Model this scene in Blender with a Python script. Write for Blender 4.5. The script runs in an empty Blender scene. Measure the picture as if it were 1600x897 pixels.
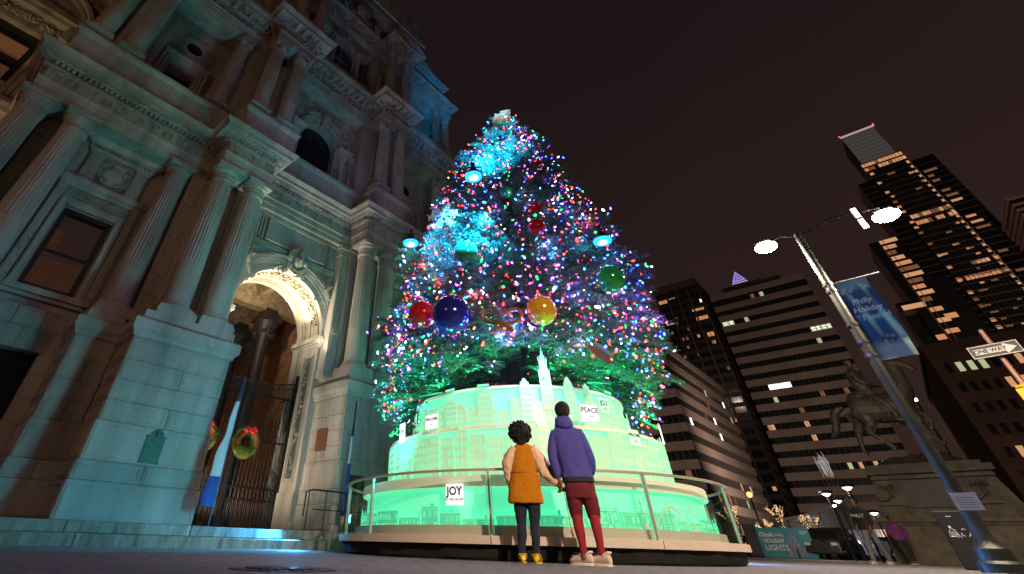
import bpy, bmesh, math, random
import numpy as np
from mathutils import Vector, Matrix
R = math.radians
PI = math.pi
sin, cos = math.sin, math.cos
C = bpy.context.scene.collection
rnd = random.Random(7)

# ---------------------------------------------------------------- camera
sc = bpy.context.scene
CAM_H = 0.15
cam = bpy.data.cameras.new('camera'); cam_o = bpy.data.objects.new('camera', cam); C.objects.link(cam_o)
cam.sensor_fit = 'HORIZONTAL'; cam.sensor_width = 36.0; cam.lens = 687.3 / 1600 * 36
cam.shift_x = (800 - 654.8) / 1600; cam.shift_y = -(448.5 - 289.7) / 1600
cam.clip_start = 0.05; cam.clip_end = 5000
_p, _r = R(39.25), R(1.65)
_Rt = Vector((1, 0, 0)); _F = Vector((0, cos(_p), sin(_p))); _U = _Rt.cross(_F)
_R2 = cos(_r) * _Rt + sin(_r) * _U; _U2 = -sin(_r) * _Rt + cos(_r) * _U
M = Matrix((_R2, _U2, -_F)).transposed().to_4x4(); M.translation = Vector((0, 0, CAM_H))
cam_o.matrix_world = M
sc.camera = cam_o
sc.view_settings.view_transform = 'Standard'; sc.view_settings.look = 'None'
sc.view_settings.exposure = 0.0; sc.view_settings.gamma = 1.0
sc.cycles.max_bounces = 6; sc.cycles.diffuse_bounces = 3; sc.cycles.glossy_bounces = 3
sc.cycles.transmission_bounces = 6; sc.cycles.transparent_max_bounces = 12
sc.cycles.caustics_reflective = False; sc.cycles.caustics_refractive = False
sc.cycles.sample_clamp_indirect = 2.0; sc.cycles.blur_glossy = 0.5
sc.cycles.use_denoising = True

# ---------------------------------------------------------------- night sky: low cloud lit from the city below
w = bpy.data.worlds.new('World'); sc.world = w; w.use_nodes = True
nt = w.node_tree; bg = nt.nodes['Background']
tc = nt.nodes.new('ShaderNodeTexCoord'); sep = nt.nodes.new('ShaderNodeSeparateXYZ')
nt.links.new(tc.outputs['Generated'], sep.inputs[0])
nz = nt.nodes.new('ShaderNodeTexNoise'); nz.inputs['Scale'].default_value = 1.3; nz.inputs['Detail'].default_value = 3
nt.links.new(tc.outputs['Generated'], nz.inputs['Vector'])
ma = nt.nodes.new('ShaderNodeMath'); ma.operation = 'MULTIPLY_ADD'; ma.inputs[1].default_value = 0.35
nt.links.new(nz.outputs['Fac'], ma.inputs[0]); nt.links.new(sep.outputs['Z'], ma.inputs[2])
cr = nt.nodes.new('ShaderNodeValToRGB'); nt.links.new(ma.outputs[0], cr.inputs[0])
cr.color_ramp.elements[0].position = 0.15; cr.color_ramp.elements[0].color = (0.036, 0.0200, 0.0165, 1)
cr.color_ramp.elements[1].position = 1.15 if False else 1.0; cr.color_ramp.elements[1].color = (0.0110, 0.0065, 0.0075, 1)
e = cr.color_ramp.elements.new(0.6); e.color = (0.0225, 0.0118, 0.0112, 1)
nt.links.new(cr.outputs[0], bg.inputs['Color']); bg.inputs['Strength'].default_value = 1.0

# ---------------------------------------------------------------- object helpers
def tag(o, label=None, cat=None, group=None, kind=None):
    if label: o['label'] = label
    if cat: o['category'] = cat
    if group: o['group'] = group
    if kind: o['kind'] = kind
    return o
def empty(name, loc=(0, 0, 0), rz=0.0, label=None, cat=None, group=None, kind=None, parent=None):
    o = bpy.data.objects.new(name, None); C.objects.link(o); o.empty_display_size = 0.2
    o.location = loc; o.rotation_euler = (0, 0, rz)
    if parent: o.parent = parent
    return tag(o, label, cat, group, kind)
def link(name, me, parent=None, loc=(0, 0, 0), rot=(0, 0, 0), scale=(1, 1, 1)):
    o = bpy.data.objects.new(name, me); C.objects.link(o)
    o.location = loc; o.rotation_euler = rot; o.scale = scale
    if parent: o.parent = parent
    return o
def copy_tree(o, parent=None):
    c = o.copy(); C.objects.link(c); c.parent = parent
    for ch in list(o.children): copy_tree(ch, c)
    return c
def polar(az, dist, z=0.0):
    a = R(az); return Vector((dist * sin(a), dist * cos(a), z))

class MB:
    def __init__(s): s.v = []; s.f = []; s.m = []; s.T = None
    def add(s, vs, fs, mi=0):
        n = len(s.v)
        if s.T is not None: vs = [s.T @ Vector(q) for q in vs]
        s.v.extend([tuple(q) for q in vs]); s.f.extend([tuple(n + i for i in q) for q in fs]); s.m.extend([mi] * len(fs))
    def box(s, x0, x1, y0, y1, z0, z1, mi=0):
        s.add([(x0, y0, z0), (x1, y0, z0), (x1, y1, z0), (x0, y1, z0), (x0, y0, z1), (x1, y0, z1), (x1, y1, z1), (x0, y1, z1)],
              [(0, 3, 2, 1), (4, 5, 6, 7), (0, 1, 5, 4), (1, 2, 6, 5), (2, 3, 7, 6), (3, 0, 4, 7)], mi)
    def hexa(s, b, t, mi=0):
        s.add(list(b) + list(t), [(0, 3, 2, 1), (4, 5, 6, 7), (0, 1, 5, 4), (1, 2, 6, 5), (2, 3, 7, 6), (3, 0, 4, 7)], mi)
    def cbox(s, x0, x1, y0, y1, z0, z1, c=0.02, mi=0):
        # chamfered box
        vs = []; 
        for (ax) in range(3):
            for sx in (0, 1):
                for sy in (0, 1):
                    for sz in (0, 1):
                        X = [x0, x1][sx]; Y = [y0, y1][sy]; Z = [z0, z1][sz]
                        X += (0 if ax == 0 else (c if sx == 0 else -c)); Y += (0 if ax == 1 else (c if sy == 0 else -c)); Z += (0 if ax == 2 else (c if sz == 0 else -c))
                        vs.append((X, Y, Z))
        id_ = lambda ax, a, b, d: ax * 8 + a * 4 + b * 2 + d
        fs = []
        for a in (0, 1):
            fs.append([id_(0, a, 0, 0), id_(0, a, 1, 0), id_(0, a, 1, 1), id_(0, a, 0, 1)])
            fs.append([id_(1, 0, a, 0), id_(1, 1, a, 0), id_(1, 1, a, 1), id_(1, 0, a, 1)])
            fs.append([id_(2, 0, 0, a), id_(2, 1, 0, a), id_(2, 1, 1, a), id_(2, 0, 1, a)])
        for a in (0, 1):
            for b in (0, 1):
                fs.append([id_(0, a, b, 0), id_(0, a, b, 1), id_(1, a, b, 1), id_(1, a, b, 0)])
                fs.append([id_(0, a, 0, b), id_(0, a, 1, b), id_(2, a, 1, b), id_(2, a, 0, b)])
                fs.append([id_(1, 0, a, b), id_(1, 1, a, b), id_(2, 1, a, b), id_(2, 0, a, b)])
                for d in (0, 1): fs.append([id_(0, a, b, d), id_(1, a, b, d), id_(2, a, b, d)])
        s.add(vs, fs, mi)
    def lathe(s, prof, cx=0, cy=0, cz=0, n=24, mi=0, a0=0.0, a1=2 * PI, cap=True):
        full = abs(a1 - a0 - 2 * PI) < 1e-6
        k = n if full else n + 1; vs = []
        for r, z in prof:
            for i in range(k):
                a = a0 + (a1 - a0) * i / n
                vs.append((cx + r * cos(a), cy + r * sin(a), cz + z))
        fs = []
        for j in range(len(prof) - 1):
            for i in range(n):
                i2 = (i + 1) % k if full else i + 1
                fs.append((j * k + i, j * k + i2, (j + 1) * k + i2, (j + 1) * k + i))
        if cap and full:
            if prof[0][0] > 1e-4: fs.append(tuple(range(k))[::-1])
            if prof[-1][0] > 1e-4: fs.append(tuple((len(prof) - 1) * k + i for i in range(k)))
        s.add(vs, fs, mi)
    def tube(s, pts, r, n=6, mi=0, closed=False, cap=True):
        pts = [Vector(q) for q in pts]; K = len(pts)
        rs = r if isinstance(r, (list, tuple)) else [r] * K
        vs = []; up = None
        for i, q in enumerate(pts):
            if closed: t = pts[(i + 1) % K] - pts[i - 1]
            else: t = pts[min(i + 1, K - 1)] - pts[max(i - 1, 0)]
            if t.length < 1e-9: t = Vector((0, 0, 1))
            t.normalize()
            if up is None: up = t.orthogonal().normalized()
            up = (up - t * up.dot(t))
            if up.length < 1e-6: up = t.orthogonal()
            up.normalize(); b = t.cross(up)
            for j in range(n):
                a = 2 * PI * j / n; vs.append(q + (up * cos(a) + b * sin(a)) * rs[i])
        fs = []
        for i in range(K if closed else K - 1):
            i2 = (i + 1) % K
            for j in range(n): fs.append((i * n + j, i * n + (j + 1) % n, i2 * n + (j + 1) % n, i2 * n + j))
        if cap and not closed: fs.append(tuple(range(n))[::-1]); fs.append(tuple((K - 1) * n + j for j in range(n)))
        s.add(vs, fs, mi)
    def ball(s, c, r, n=10, mi=0, sq=(1, 1, 1)):
        vs = [(c[0], c[1], c[2] - r * sq[2])]; k = max(3, n // 2)
        for j in range(1, k):
            a = PI * j / k
            for i in range(n):
                b = 2 * PI * i / n; vs.append((c[0] + r * sq[0] * sin(a) * cos(b), c[1] + r * sq[1] * sin(a) * sin(b), c[2] - r * sq[2] * cos(a)))
        vs.append((c[0], c[1], c[2] + r * sq[2])); fs = []
        for i in range(n): fs.append((0, 1 + (i + 1) % n, 1 + i))
        for j in range(k - 2):
            for i in range(n): fs.append((1 + j * n + i, 1 + j * n + (i + 1) % n, 1 + (j + 1) * n + (i + 1) % n, 1 + (j + 1) * n + i))
        L = len(vs) - 1
        for i in range(n): fs.append((L, 1 + (k - 2) * n + i, 1 + (k - 2) * n + (i + 1) % n))
        s.add(vs, fs, mi)
    def prism(s, poly, y0, y1, mi=0):          # polygon in x,z extruded in y
        n = len(poly); vs = [(x, y0, z) for x, z in poly] + [(x, y1, z) for x, z in poly]
        s.add(vs, [tuple(range(n))[::-1], tuple(range(n, 2 * n))] + [(i, (i + 1) % n, n + (i + 1) % n, n + i) for i in range(n)], mi)
    def prismz(s, poly, z0, z1, mi=0):
        n = len(poly); vs = [(x, y, z0) for x, y in poly] + [(x, y, z1) for x, y in poly]
        s.add(vs, [tuple(range(n))[::-1], tuple(range(n, 2 * n))] + [(i, (i + 1) % n, n + (i + 1) % n, n + i) for i in range(n)], mi)
    def mesh(s, name, mats, smooth=None, recalc=True):
        me = bpy.data.meshes.new(name); me.from_pydata(s.v, [], s.f)
        mats = mats if isinstance(mats, (list, tuple)) else [mats]
        for m in mats: me.materials.append(m)
        if len(mats) > 1: me.polygons.foreach_set('material_index', s.m)
        if recalc:
            b = bmesh.new(); b.from_mesh(me); bmesh.ops.recalc_face_normals(b, faces=b.faces); b.to_mesh(me); b.free()
        if smooth is not None:
            me.polygons.foreach_set('use_smooth', [True] * len(me.polygons))
            me.set_sharp_from_angle(angle=R(smooth))
        me.update(); return me
    def build(s, name, mats, parent=None, smooth=None, recalc=True, loc=(0, 0, 0), rz=0):
        return link(name, s.mesh(name, mats, smooth, recalc), parent, loc, (0, 0, rz))

# ---------------------------------------------------------------- materials
def mat(name, col, rough=0.6, metal=0.0, emit=None, es=0.0, var=0.0, scale=3.0, bump=0.0, bscale=40.0, col2=None, streak=False, alpha=None, trans=0.0, ior=1.45, spec=0.5, coat=0.0, detail=5):
    m = bpy.data.materials.new(name); m.use_nodes = True; t = m.node_tree; b = t.nodes['Principled BSDF']
    b.inputs['Base Color'].default_value = (*col, 1); b.inputs['Roughness'].default_value = rough; b.inputs['Metallic'].default_value = metal
    b.inputs['IOR'].default_value = ior; b.inputs['Transmission Weight'].default_value = trans
    b.inputs['Specular IOR Level'].default_value = spec; b.inputs['Coat Weight'].default_value = coat
    if emit: b.inputs['Emission Color'].default_value = (*emit, 1); b.inputs['Emission Strength'].default_value = es
    geo = None
    if var or bump or col2:
        geo = t.nodes.new('ShaderNodeNewGeometry')
    if var or col2:
        mp = t.nodes.new('ShaderNodeMapping'); t.links.new(geo.outputs['Position'], mp.inputs['Vector'])
        if streak: mp.inputs['Scale'].default_value = (1, 1, 0.18)
        n = t.nodes.new('ShaderNodeTexNoise'); n.inputs['Scale'].default_value = scale; n.inputs['Detail'].default_value = detail; n.inputs['Roughness'].default_value = 0.65
        t.links.new(mp.outputs[0], n.inputs['Vector'])
        r = t.nodes.new('ShaderNodeValToRGB'); t.links.new(n.outputs['Fac'], r.inputs[0])
        r.color_ramp.elements[0].position = 0.32; r.color_ramp.elements[1].position = 0.68
        c2 = col2 if col2 else tuple(max(0, c * (1 - var)) for c in col)
        c1 = col if col2 else tuple(min(1, c * (1 + var)) for c in col)
        r.color_ramp.elements[0].color = (*c2, 1); r.color_ramp.elements[1].color = (*c1, 1)
        t.links.new(r.outputs[0], b.inputs['Base Color'])
    if bump:
        n2 = t.nodes.new('ShaderNodeTexNoise'); n2.inputs['Scale'].default_value = bscale; n2.inputs['Detail'].default_value = 4
        t.links.new(geo.outputs['Position'], n2.inputs['Vector'])
        bp = t.nodes.new('ShaderNodeBump'); bp.inputs['Strength'].default_value = bump; bp.inputs['Distance'].default_value = 0.02
        t.links.new(n2.outputs['Fac'], bp.inputs['Height']); t.links.new(bp.outputs[0], b.inputs['Normal'])
    return m
def emat(name, col, es, nee=True):
    m = bpy.data.materials.new(name); m.use_nodes = True; t = m.node_tree
    t.nodes.remove(t.nodes['Principled BSDF']); e = t.nodes.new('ShaderNodeEmission')
    e.inputs[0].default_value = (*col, 1); e.inputs[1].default_value = es
    t.links.new(e.outputs[0], t.nodes['Material Output'].inputs[0])
    if not nee: m.cycles.emission_sampling = 'NONE'
    return m
STONE = mat('limestone', (0.43, 0.41, 0.37), 0.85, col2=(0.19, 0.175, 0.155), var=0.3, scale=1.1, bump=0.55, bscale=11, streak=True, spec=0.25)
STONE2 = mat('carved_limestone', (0.44, 0.42, 0.38), 0.85, col2=(0.11, 0.10, 0.09), scale=4.0, bump=0.7, bscale=9, spec=0.2)
GRANITE = mat('granite_base', (0.36, 0.36, 0.34), 0.8, col2=(0.20, 0.21, 0.20), scale=1.6, bump=0.4, bscale=25, streak=True, spec=0.3)
STEPM = mat('step_stone', (0.30, 0.29, 0.27), 0.8, col2=(0.09, 0.085, 0.08), scale=5, bump=0.6, bscale=22, streak=True, spec=0.3)
DARKREC = mat('dark_recess_shade', (0.06, 0.055, 0.05), 0.9)
IRON = mat('wrought_iron', (0.022, 0.02, 0.02), 0.45, metal=0.6, bump=0.3, bscale=30)
GLASSD = mat('dark_window_glass', (0.012, 0.012, 0.016), 0.12, spec=0.5)
WFRAME = mat('dark_window_frame', (0.018, 0.014, 0.012), 0.5)
WARMROOM = mat('dim_brown_blind', (0.30, 0.17, 0.10), 0.8, emit=(0.30, 0.13, 0.07), es=0.12, var=0.3, scale=2.0)
BROWNW = mat('passage_plaster', (0.32, 0.19, 0.11), 0.8, var=0.35, scale=2.5, bump=0.3, bscale=10)
BRONZE = mat('bronze_plaque', (0.05, 0.075, 0.06), 0.45, metal=0.6, var=0.4, scale=9, bump=0.6, bscale=35)
WOODP = mat('wooden_notice_board', (0.14, 0.055, 0.03), 0.5, var=0.3, scale=8, bump=0.3)
# ================================================================ CITY HALL (local frame: u along the facade, y = -dep, z up)
FA = R(90 - 44.02)
hall = empty('city_hall', (-12.5 * 0.7191, 12.5 * 0.6949, 0), FA,
             'ornate Second Empire limestone city hall with fluted columns and arched gateway', 'building')
UC = 7.68
def H(u, dep, z):                       # facade coordinates -> world
    return Vector((u * .6949 - (12.5 - dep) * .7191, u * .7191 + (12.5 - dep) * .6949, z))
class FB(MB):                                   # facade builder: points given as (u, dep, z)
    def add(s, vs, fs, mi=0):
        MB.add(s, [(a, -b, c) for a, b, c in vs], fs, mi)
    def sweep(s, path, prof, mi=0, closed=False):
        n = len(path); out = []
        for i, p in enumerate(path):
            ns = []
            for a, b in ((i - 1, i), (i, i + 1)):
                if 0 <= a and b < n:
                    d = Vector((path[b][0] - path[a][0], path[b][1] - path[a][1])).normalized(); ns.append(Vector((-d.y, d.x)))
            nn = ns[0] if len(ns) == 1 else (ns[0] + ns[1]) / max(0.3, 1 + ns[0].dot(ns[1]))
            out.append(nn)
        k = len(prof); vs = []
        for i, p in enumerate(path):
            for o, z in prof: vs.append((p[0] + out[i].x * o, p[1] + out[i].y * o, z))
        fs = []
        for i in range(n - 1):
            for j in range(k): fs.append((i * k + j, i * k + (j + 1) % k, (i + 1) * k + (j + 1) % k, (i + 1) * k + j))
        fs.append(tuple(range(k))); fs.append(tuple((n - 1) * k + j for j in range(k))[::-1])
        s.add(vs, fs, mi)
    def along(s, path, off, step, fn, margin=0.1):
        for a, b in zip(path[:-1], path[1:]):
            d = Vector((b[0] - a[0], b[1] - a[1])); L = d.length; d.normalize(); nn = Vector((-d.y, d.x))
            m = max(1, int((L - 2 * margin) / step)); 
            for i in range(m + 1):
                t = margin + (L - 2 * margin) * i / m
                fn(a[0] + d.x * t + nn.x * off, a[1] + d.y * t + nn.y * off, d, nn)
    def obox(s, c, d, nn, w, dp, z0, z1, taper=1.0, mi=0):   # box centred at c, width w along d, depth dp outwards along nn
        q = []
        for z, k in ((z0, taper), (z1, 1.0)):
            for a, b in ((-w / 2, 0), (w / 2, 0), (w / 2, dp * k), (-w / 2, dp * k)):
                q.append((c[0] + d.x * a + nn.x * b, c[1] + d.y * a + nn.y * b, z))
        s.hexa(q[:4], q[4:], mi)
def spiral(cx, cz, r0, turns, dirn=1, a0=0.0, n=18):
    return [(cx + r0 * (1 - 0.82 * i / n) * cos(a0 + dirn * turns * 2 * PI * i / n), cz + r0 * (1 - 0.82 * i / n) * sin(a0 + dirn * turns * 2 * PI * i / n)) for i in range(n + 1)]
def leaf(mb, x, z, dep, ang, L, W, h):
    ca, sa = cos(ang), sin(ang)
    pts = [(0, 0, 0), (0.35, -0.5, 0.2), (0.35, 0.5, 0.2), (0.4, 0, 1.0), (0.8, -0.35, 0.4), (0.8, 0.35, 0.4), (1.05, 0, 0.9), (0.75, 0, 0.75)]
    vs = [(x + L * a * ca - W * b * sa, dep + h * c, z + L * a * sa + W * b * ca) for a, b, c in pts]
    mb.add(vs, [(0, 1, 3), (0, 3, 2), (1, 4, 7, 3), (3, 7, 5, 2), (4, 6, 7), (7, 6, 5)])
def relief(mb, u0, u1, z0, z1, dep, seed=1, dens=26, h=0.06, big=1.0):
    q = random.Random(seed); A = (u1 - u0) * (z1 - z0); H = min(z1 - z0, u1 - u0)
    n = int(dens * A / (H * H) ** 0.5 / 0.6) + 3
    for _ in range(n):
        x = q.uniform(u0, u1); z = q.uniform(z0, z1); L = H * q.uniform(0.22, 0.42) * big
        leaf(mb, x, z, dep, q.uniform(0, 2 * PI), L, L * 0.55, h * q.uniform(0.5, 1.2))
    for _ in range(n // 6 + 1):
        x = q.uniform(u0 + H * .3, max(u0 + H * .31, u1 - H * .3)); z = (z0 + z1) / 2 + q.uniform(-.1, .1) * H
        mb.tube([(a, dep + h * 0.5, b) for a, b in spiral(x, z, H * 0.3 * big, 1.4, q.choice((-1, 1)), q.uniform(0, 6))], H * 0.045, 5)
def scroll_band(mb, u0, u1, z0, z1, dep, h=0.05):          # regular running scroll
    H = z1 - z0; n = max(1, round((u1 - u0) / H)); w_ = (u1 - u0) / n
    for i in range(n):
        x = u0 + w_ * (i + .5); zc = (z0 + z1) / 2
        mb.tube([(a, dep + h * .5, b) for a, b in spiral(x, zc, H * 0.42, 1.5, 1 if i % 2 else -1, PI * (i % 2))], H * 0.05, 5)
        for k in range(5): leaf(mb, x + w_ * .3 * cos(k * 1.3), zc + H * .28 * sin(k * 1.3), dep, k * 1.3, H * .24, H * .16, h)
def blob_figure(mb, x, z, dep, s, seed, h=0.16):           # winged spandrel figure, carved in the round
    q = random.Random(seed)
    mb.ball((x, dep + h, z + 0.95 * s), 0.13 * s, 8)
    mb.tube([(x, dep + h * .7, z + .85 * s), (x + .05 * s, dep + h, z + .6 * s), (x - .06 * s, dep + h * .8, z + .35 * s), (x + .12 * s, dep + h * .6, z + .05 * s), (x + .3 * s, dep + .03, z - .25 * s)], [.07 * s, .17 * s, .14 * s, .11 * s, .03 * s], 7)
    mb.tube([(x + .05 * s, dep + h, z + .7 * s), (x + .28 * s, dep + h, z + .62 * s), (x + .3 * s, dep + h, z + .85 * s)], [.06 * s, .045 * s, .035 * s], 6)
    mb.tube([(x - .05 * s, dep + h, z + .7 * s), (x - .25 * s, dep + h, z + .5 * s), (x - .15 * s, dep + h, z + .35 * s)], [.06 * s, .045 * s, .035 * s], 6)
    for i in range(12): leaf(mb, x + q.uniform(-.4, .4) * s, z + q.uniform(-.2, .9) * s, dep, q.uniform(0, 6.28), .3 * s, .16 * s, .07 * s)

# ---- stones -------------------------------------------------------------------------------
_stone_cache = {}
def stone(u0, u1, d0, d1, z0, z1, m=None, panel=True, name='stone_block'):
    m = m or STONE
    W, Dp, H = round(u1 - u0, 3), round(d1 - d0, 3), round(z1 - z0, 3); key = (W, Dp, H, m.name, panel)
    if key not in _stone_cache:
        b = FB(); b.cbox(0, W, -Dp, 0, 0, H, 0.026)
        if panel and W > .4 and H > .2:
            g = 0.07; t_ = 0.022
            for (a0, a1, c0, c1) in ((g, W - g, g, g + .03), (g, W - g, H - g - .03, H - g), (g, g + .03, g + .03, H - g - .03), (W - g - .03, W - g, g + .03, H - g - .03)):
                b.box(a0, a1, -0.01, 0.024, c0, c1)
            if Dp > .5:
                for (a0, a1, c0, c1) in ((g, Dp - g, g, g + .018), (g, Dp - g, H - g - .018, H - g), (g, g + .018, g + .018, H - g - .018), (Dp - g - .018, Dp - g, g + .018, H - g - .018)):
                    b.box(-0.024, 0.01, -a1, -a0, c0, c1)
        _stone_cache[key] = b.mesh(name, m)
    return link(name, _stone_cache[key], hall, (u0, -d1, z0))
def pier(u0, u1, back, front, seed=0, right_split=True):
    # battered rusticated pedestal
    mid = (u0 + u1) / 2
    def row(z0, z1, off, us, m=STONE, dsplit=True):
        ds = [back, front + off] if not dsplit else [back, back + (front - back) * .5, front + off]
        for k in range(len(us) - 1):
            for j in range(len(ds) - 1):
                if len(ds) > 2 and j == 0 and not (k == 0 or k == len(us) - 2): continue
                a = us[k] - (off if k == 0 else 0); b = us[k + 1] + (off if k == len(us) - 2 else 0)
                stone(a, b, ds[j], ds[j + 1], z0, z1, m)
    row(.36, 1.02, .13, [u0, u1], GRANITE, False); row(1.02, 1.38, .10, [u0, mid, u1], GRANITE)
    row(1.38, 2.13, .05, [u0, u1], STONE, False)
    w_ = u1 - u0
    row(2.13, 2.56, 0, [u0, u0 + w_ * .56, u1]); row(2.56, 3.0, 0, [u0, u1], STONE, False)
    row(3.0, 3.46, 0, [u0, u0 + w_ * .56, u1]); row(3.46, 3.98, 0, [u0, u1], STONE, False)
    p = [(u0, back), (u0, front), (u1, front), (u1, back)]
    b = FB(); b.sweep(p, [(-.3, 3.98), (.0, 3.98), (.05, 4.02), (.06, 4.08), (.13, 4.16), (.15, 4.18), (.15, 4.40), (.12, 4.44), (.0, 4.50), (-.05, 4.52), (-.05, 4.72), (-.3, 4.72)])
    b.box(u0 + .2, u1 - .2, back, front - .2, 4.0, 4.72)
    b.build('pedestal_cornice', STONE, hall, 30)

# ---- columns --------------------------------------------------------------------------------
def column_meshes(r, H, kind):
    n = 96; rb = r; rt = r * .84; base_h = .30 if kind == 'low' else .26; cap_h = .62 if kind == 'low' else .72
    sh = FB(); rows = []
    drum = (H - base_h - cap_h) * .27; z = base_h
    zs = [base_h, base_h + drum * .5, base_h + drum, base_h + drum + .03]; top = H - cap_h
    zs += [base_h + drum + .05 + (top - .1 - base_h - drum) * t for t in (0.02, .25, .5, .75, 1)] + [top - .02, top]
    vs = []
    for i, z in enumerate(zs):
        t = (z - base_h) / (top - base_h); rr = rb + (rt - rb) * t ** 1.4
        fl = i >= 4 and i < len(zs) - 2
        for k in range(n):
            a = 2 * PI * k / n; q = rr
            if fl:
                ph = k % 4; q = rr * (1.0 if ph == 0 else (.905 if ph == 2 else .93))
            elif i == 3 or i < 3: q = rr * 1.0
            vs.append((q * cos(a), q * sin(a), z))
    fs = [(j * n + k, j * n + (k + 1) % n, (j + 1) * n + (k + 1) % n, (j + 1) * n + k) for j in range(len(zs) - 1) for k in range(n)]
    sh.add(vs, fs); shaft = sh.mesh('column', STONE, 25)
    b = FB(); q = r * 1.28; b.box(-q, q, -q, q, -.02, .08)
    b.lathe([(r * 1.26, .08), (r * 1.3, .115), (r * 1.26, .15), (r * 1.14, .165), (r * 1.1, .19), (r * 1.14, .21), (r * 1.17, .235), (r * 1.12, .26), (r * 1.02, .27), (r, base_h + .01)], n=40, cap=False)
    base = b.mesh('column_base', STONE, 30)
    c = FB(); zt = H - cap_h
    if kind == 'low':
        c.lathe([(rt, zt - .01), (rt * 1.1, zt + .01), (rt * 1.1, zt + .04), (rt * .98, zt + .06), (rt * .98, zt + .2), (rt * 1.08, zt + .22), (rt * 1.08, zt + .25), (rt * 1.0, zt + .26), (rt * 1.03, zt + .33), (rt * 1.1, zt + .35), (rt * 1.32, zt + .44), (rt * 1.3, zt + .47), (rt, zt + .48)], n=40, cap=False)
        for k in range(24):
            a = 2 * PI * k / 24; c.ball((rt * 1.22 * cos(a), rt * 1.22 * sin(a), zt + .41), .035, 6)
            c.ball((rt * 1.02 * cos(a), rt * 1.02 * sin(a), zt + .13), .036, 6, sq=(1, 1, 1.6))
            if k % 2 == 0: c.ball((rt * 1.05 * cos(a), rt * 1.05 * sin(a), zt + .3), .03, 6)
        q = rt * 1.42; c.box(-q, q, -q, q, zt + .48, zt + .56); q *= 1.05; c.box(-q, q, -q, q, zt + .56, zt + .62)
    else:
        c.lathe([(rt, zt - .01), (rt * 1.1, zt + .01), (rt * 1.1, zt + .04), (rt * .92, zt + .06), (rt * .95, zt + .4), (rt * 1.15, zt + .6), (rt * 1.2, zt + .62)], n=24)
        for ring, (z0, hh, m_, rr) in enumerate(((.05, .26, 10, 1.0), (.22, .3, 10, 1.05), (.42, .2, 8, 1.15))):
            for k in range(m_):
                a = 2 * PI * (k + .5 * (ring % 2)) / m_; ca, sa = cos(a), sin(a); w_ = rt * .33
                P = lambda rr_, zz, ww: (rt * rr_ * ca - ww * sa, rt * rr_ * sa + ww * ca, zt + z0 + zz)
                vs = [P(rr, 0, -w_), P(rr, 0, w_), P(rr + .12, hh * .6, -w_ * .9), P(rr + .12, hh * .6, w_ * .9), P(rr + .42, hh, -w_ * .5), P(rr + .42, hh, w_ * .5), P(rr + .5, hh * .8, 0), P(rr + .2, hh * .3, 0), P(rr + .3, hh * .75, 0)]
                c.add(vs, [(0, 7, 2), (7, 1, 3), (0, 1, 7), (2, 7, 8), (7, 3, 8), (2, 8, 4), (8, 3, 5), (4, 8, 6), (8, 5, 6)])
        for k in range(4):
            a = PI / 4 + k * PI / 2; c.ball((rt * 1.55 * cos(a), rt * 1.55 * sin(a), zt + .56), .08, 8)
        q = rt * 1.4; c.box(-q, q, -q, q, zt + .63, zt + .72)
    cap = c.mesh('capital', STONE2 if kind != 'low' else STONE, 30)
    return shaft, base, cap
def columns(us, dep, z0, r, H, kind, tint=None):
    ms = column_meshes(r, H, kind)
    for u in us:
        o = link('column', ms[0], hall, (u, -dep, z0))
        link('column_base', ms[1], o); link('capital', ms[2], o)
LOWN, LOWF = [3.8, 4.95], [10.41, 11.56]; LOWW = [-1.62, -.48, 2.65, 12.71, 15.84, 16.98]
ms_low = None
columns([3.8, 4.95, 10.41, 11.56], -.6, 4.93, .385, 5.27, 'low')
_ml = column_meshes(.385, 5.27, 'low')
for u in LOWW:
    o = link('column', _ml[0], hall, (u, 1.75, 4.93)); link('column_base', _ml[1], o); link('capital', _ml[2], o)
for us, d in (([3.9, 5.03, 10.5, 11.6], -.3), ([-1.55, -.5, 2.75, 12.75, 15.9, 16.95], -1.4)):
    columns(us, d, 13.25, .33, 4.62, 'up')
columns([4.2, 5.3, 10.6, 11.8], -.35, 20.75, .27, 3.75, 'up'); columns([-1.5, -.5, 2.9, 13.0, 15.9, 16.9], -1.4, 20.75, .27, 3.75, 'up')

# ---- piers ------------------------------------------------------------------------------------
pier(3.0, 5.57, -1.8, 0.0); pier(9.79, 12.36, -1.8, 0.0)
pier(2.0, 2.98, -2.6, -1.05); pier(12.4, 13.36, -2.6, -1.05)
pier(-2.15, .1, -2.6, -1.05); pier(15.3, 17.5, -2.6, -1.05)
# the column plinths
b = FB(); b.cbox(-.53, .53, -.52, .52, 0, .2, .015); _cp = b.mesh('column_plinth', STONE)
for u in LOWN + LOWF: link('column_plinth', _cp, hall, (u, .6, 4.72))
for u in LOWW: link('column_plinth', _cp, hall, (u, 1.75, 4.72))
# base walls between the piers
for (a, c) in ((.1, 2.0), (13.36, 15.3)):
    for k, (z0, z1) in enumerate(((.36, 1.02), (1.02, 1.38), (1.38, 2.13))): stone(a, c, -2.6, -1.9 - .03 * k, z0, z1, GRANITE if k < 2 else STONE)
    for k in range(5):
        z0 = 2.13 + k * .5; n = 2 if k % 2 else 3
        if a < 5 and k in (0, 1, 2):
            stone(a, a + .35, -2.6, -2.0, z0, z0 + .5); stone(c - .35, c, -2.6, -2.0, z0, z0 + .5)
        else:
            for j in range(n): stone(a + (c - a) * j / n, a + (c - a) * (j + 1) / n, -2.6, -2.0, z0, z0 + .5)
o = FB(); o.box(.45, 1.65, -2.5, -2.4, 2.13, 3.63); o.build('basement_window', GLASSD, hall)

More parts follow.
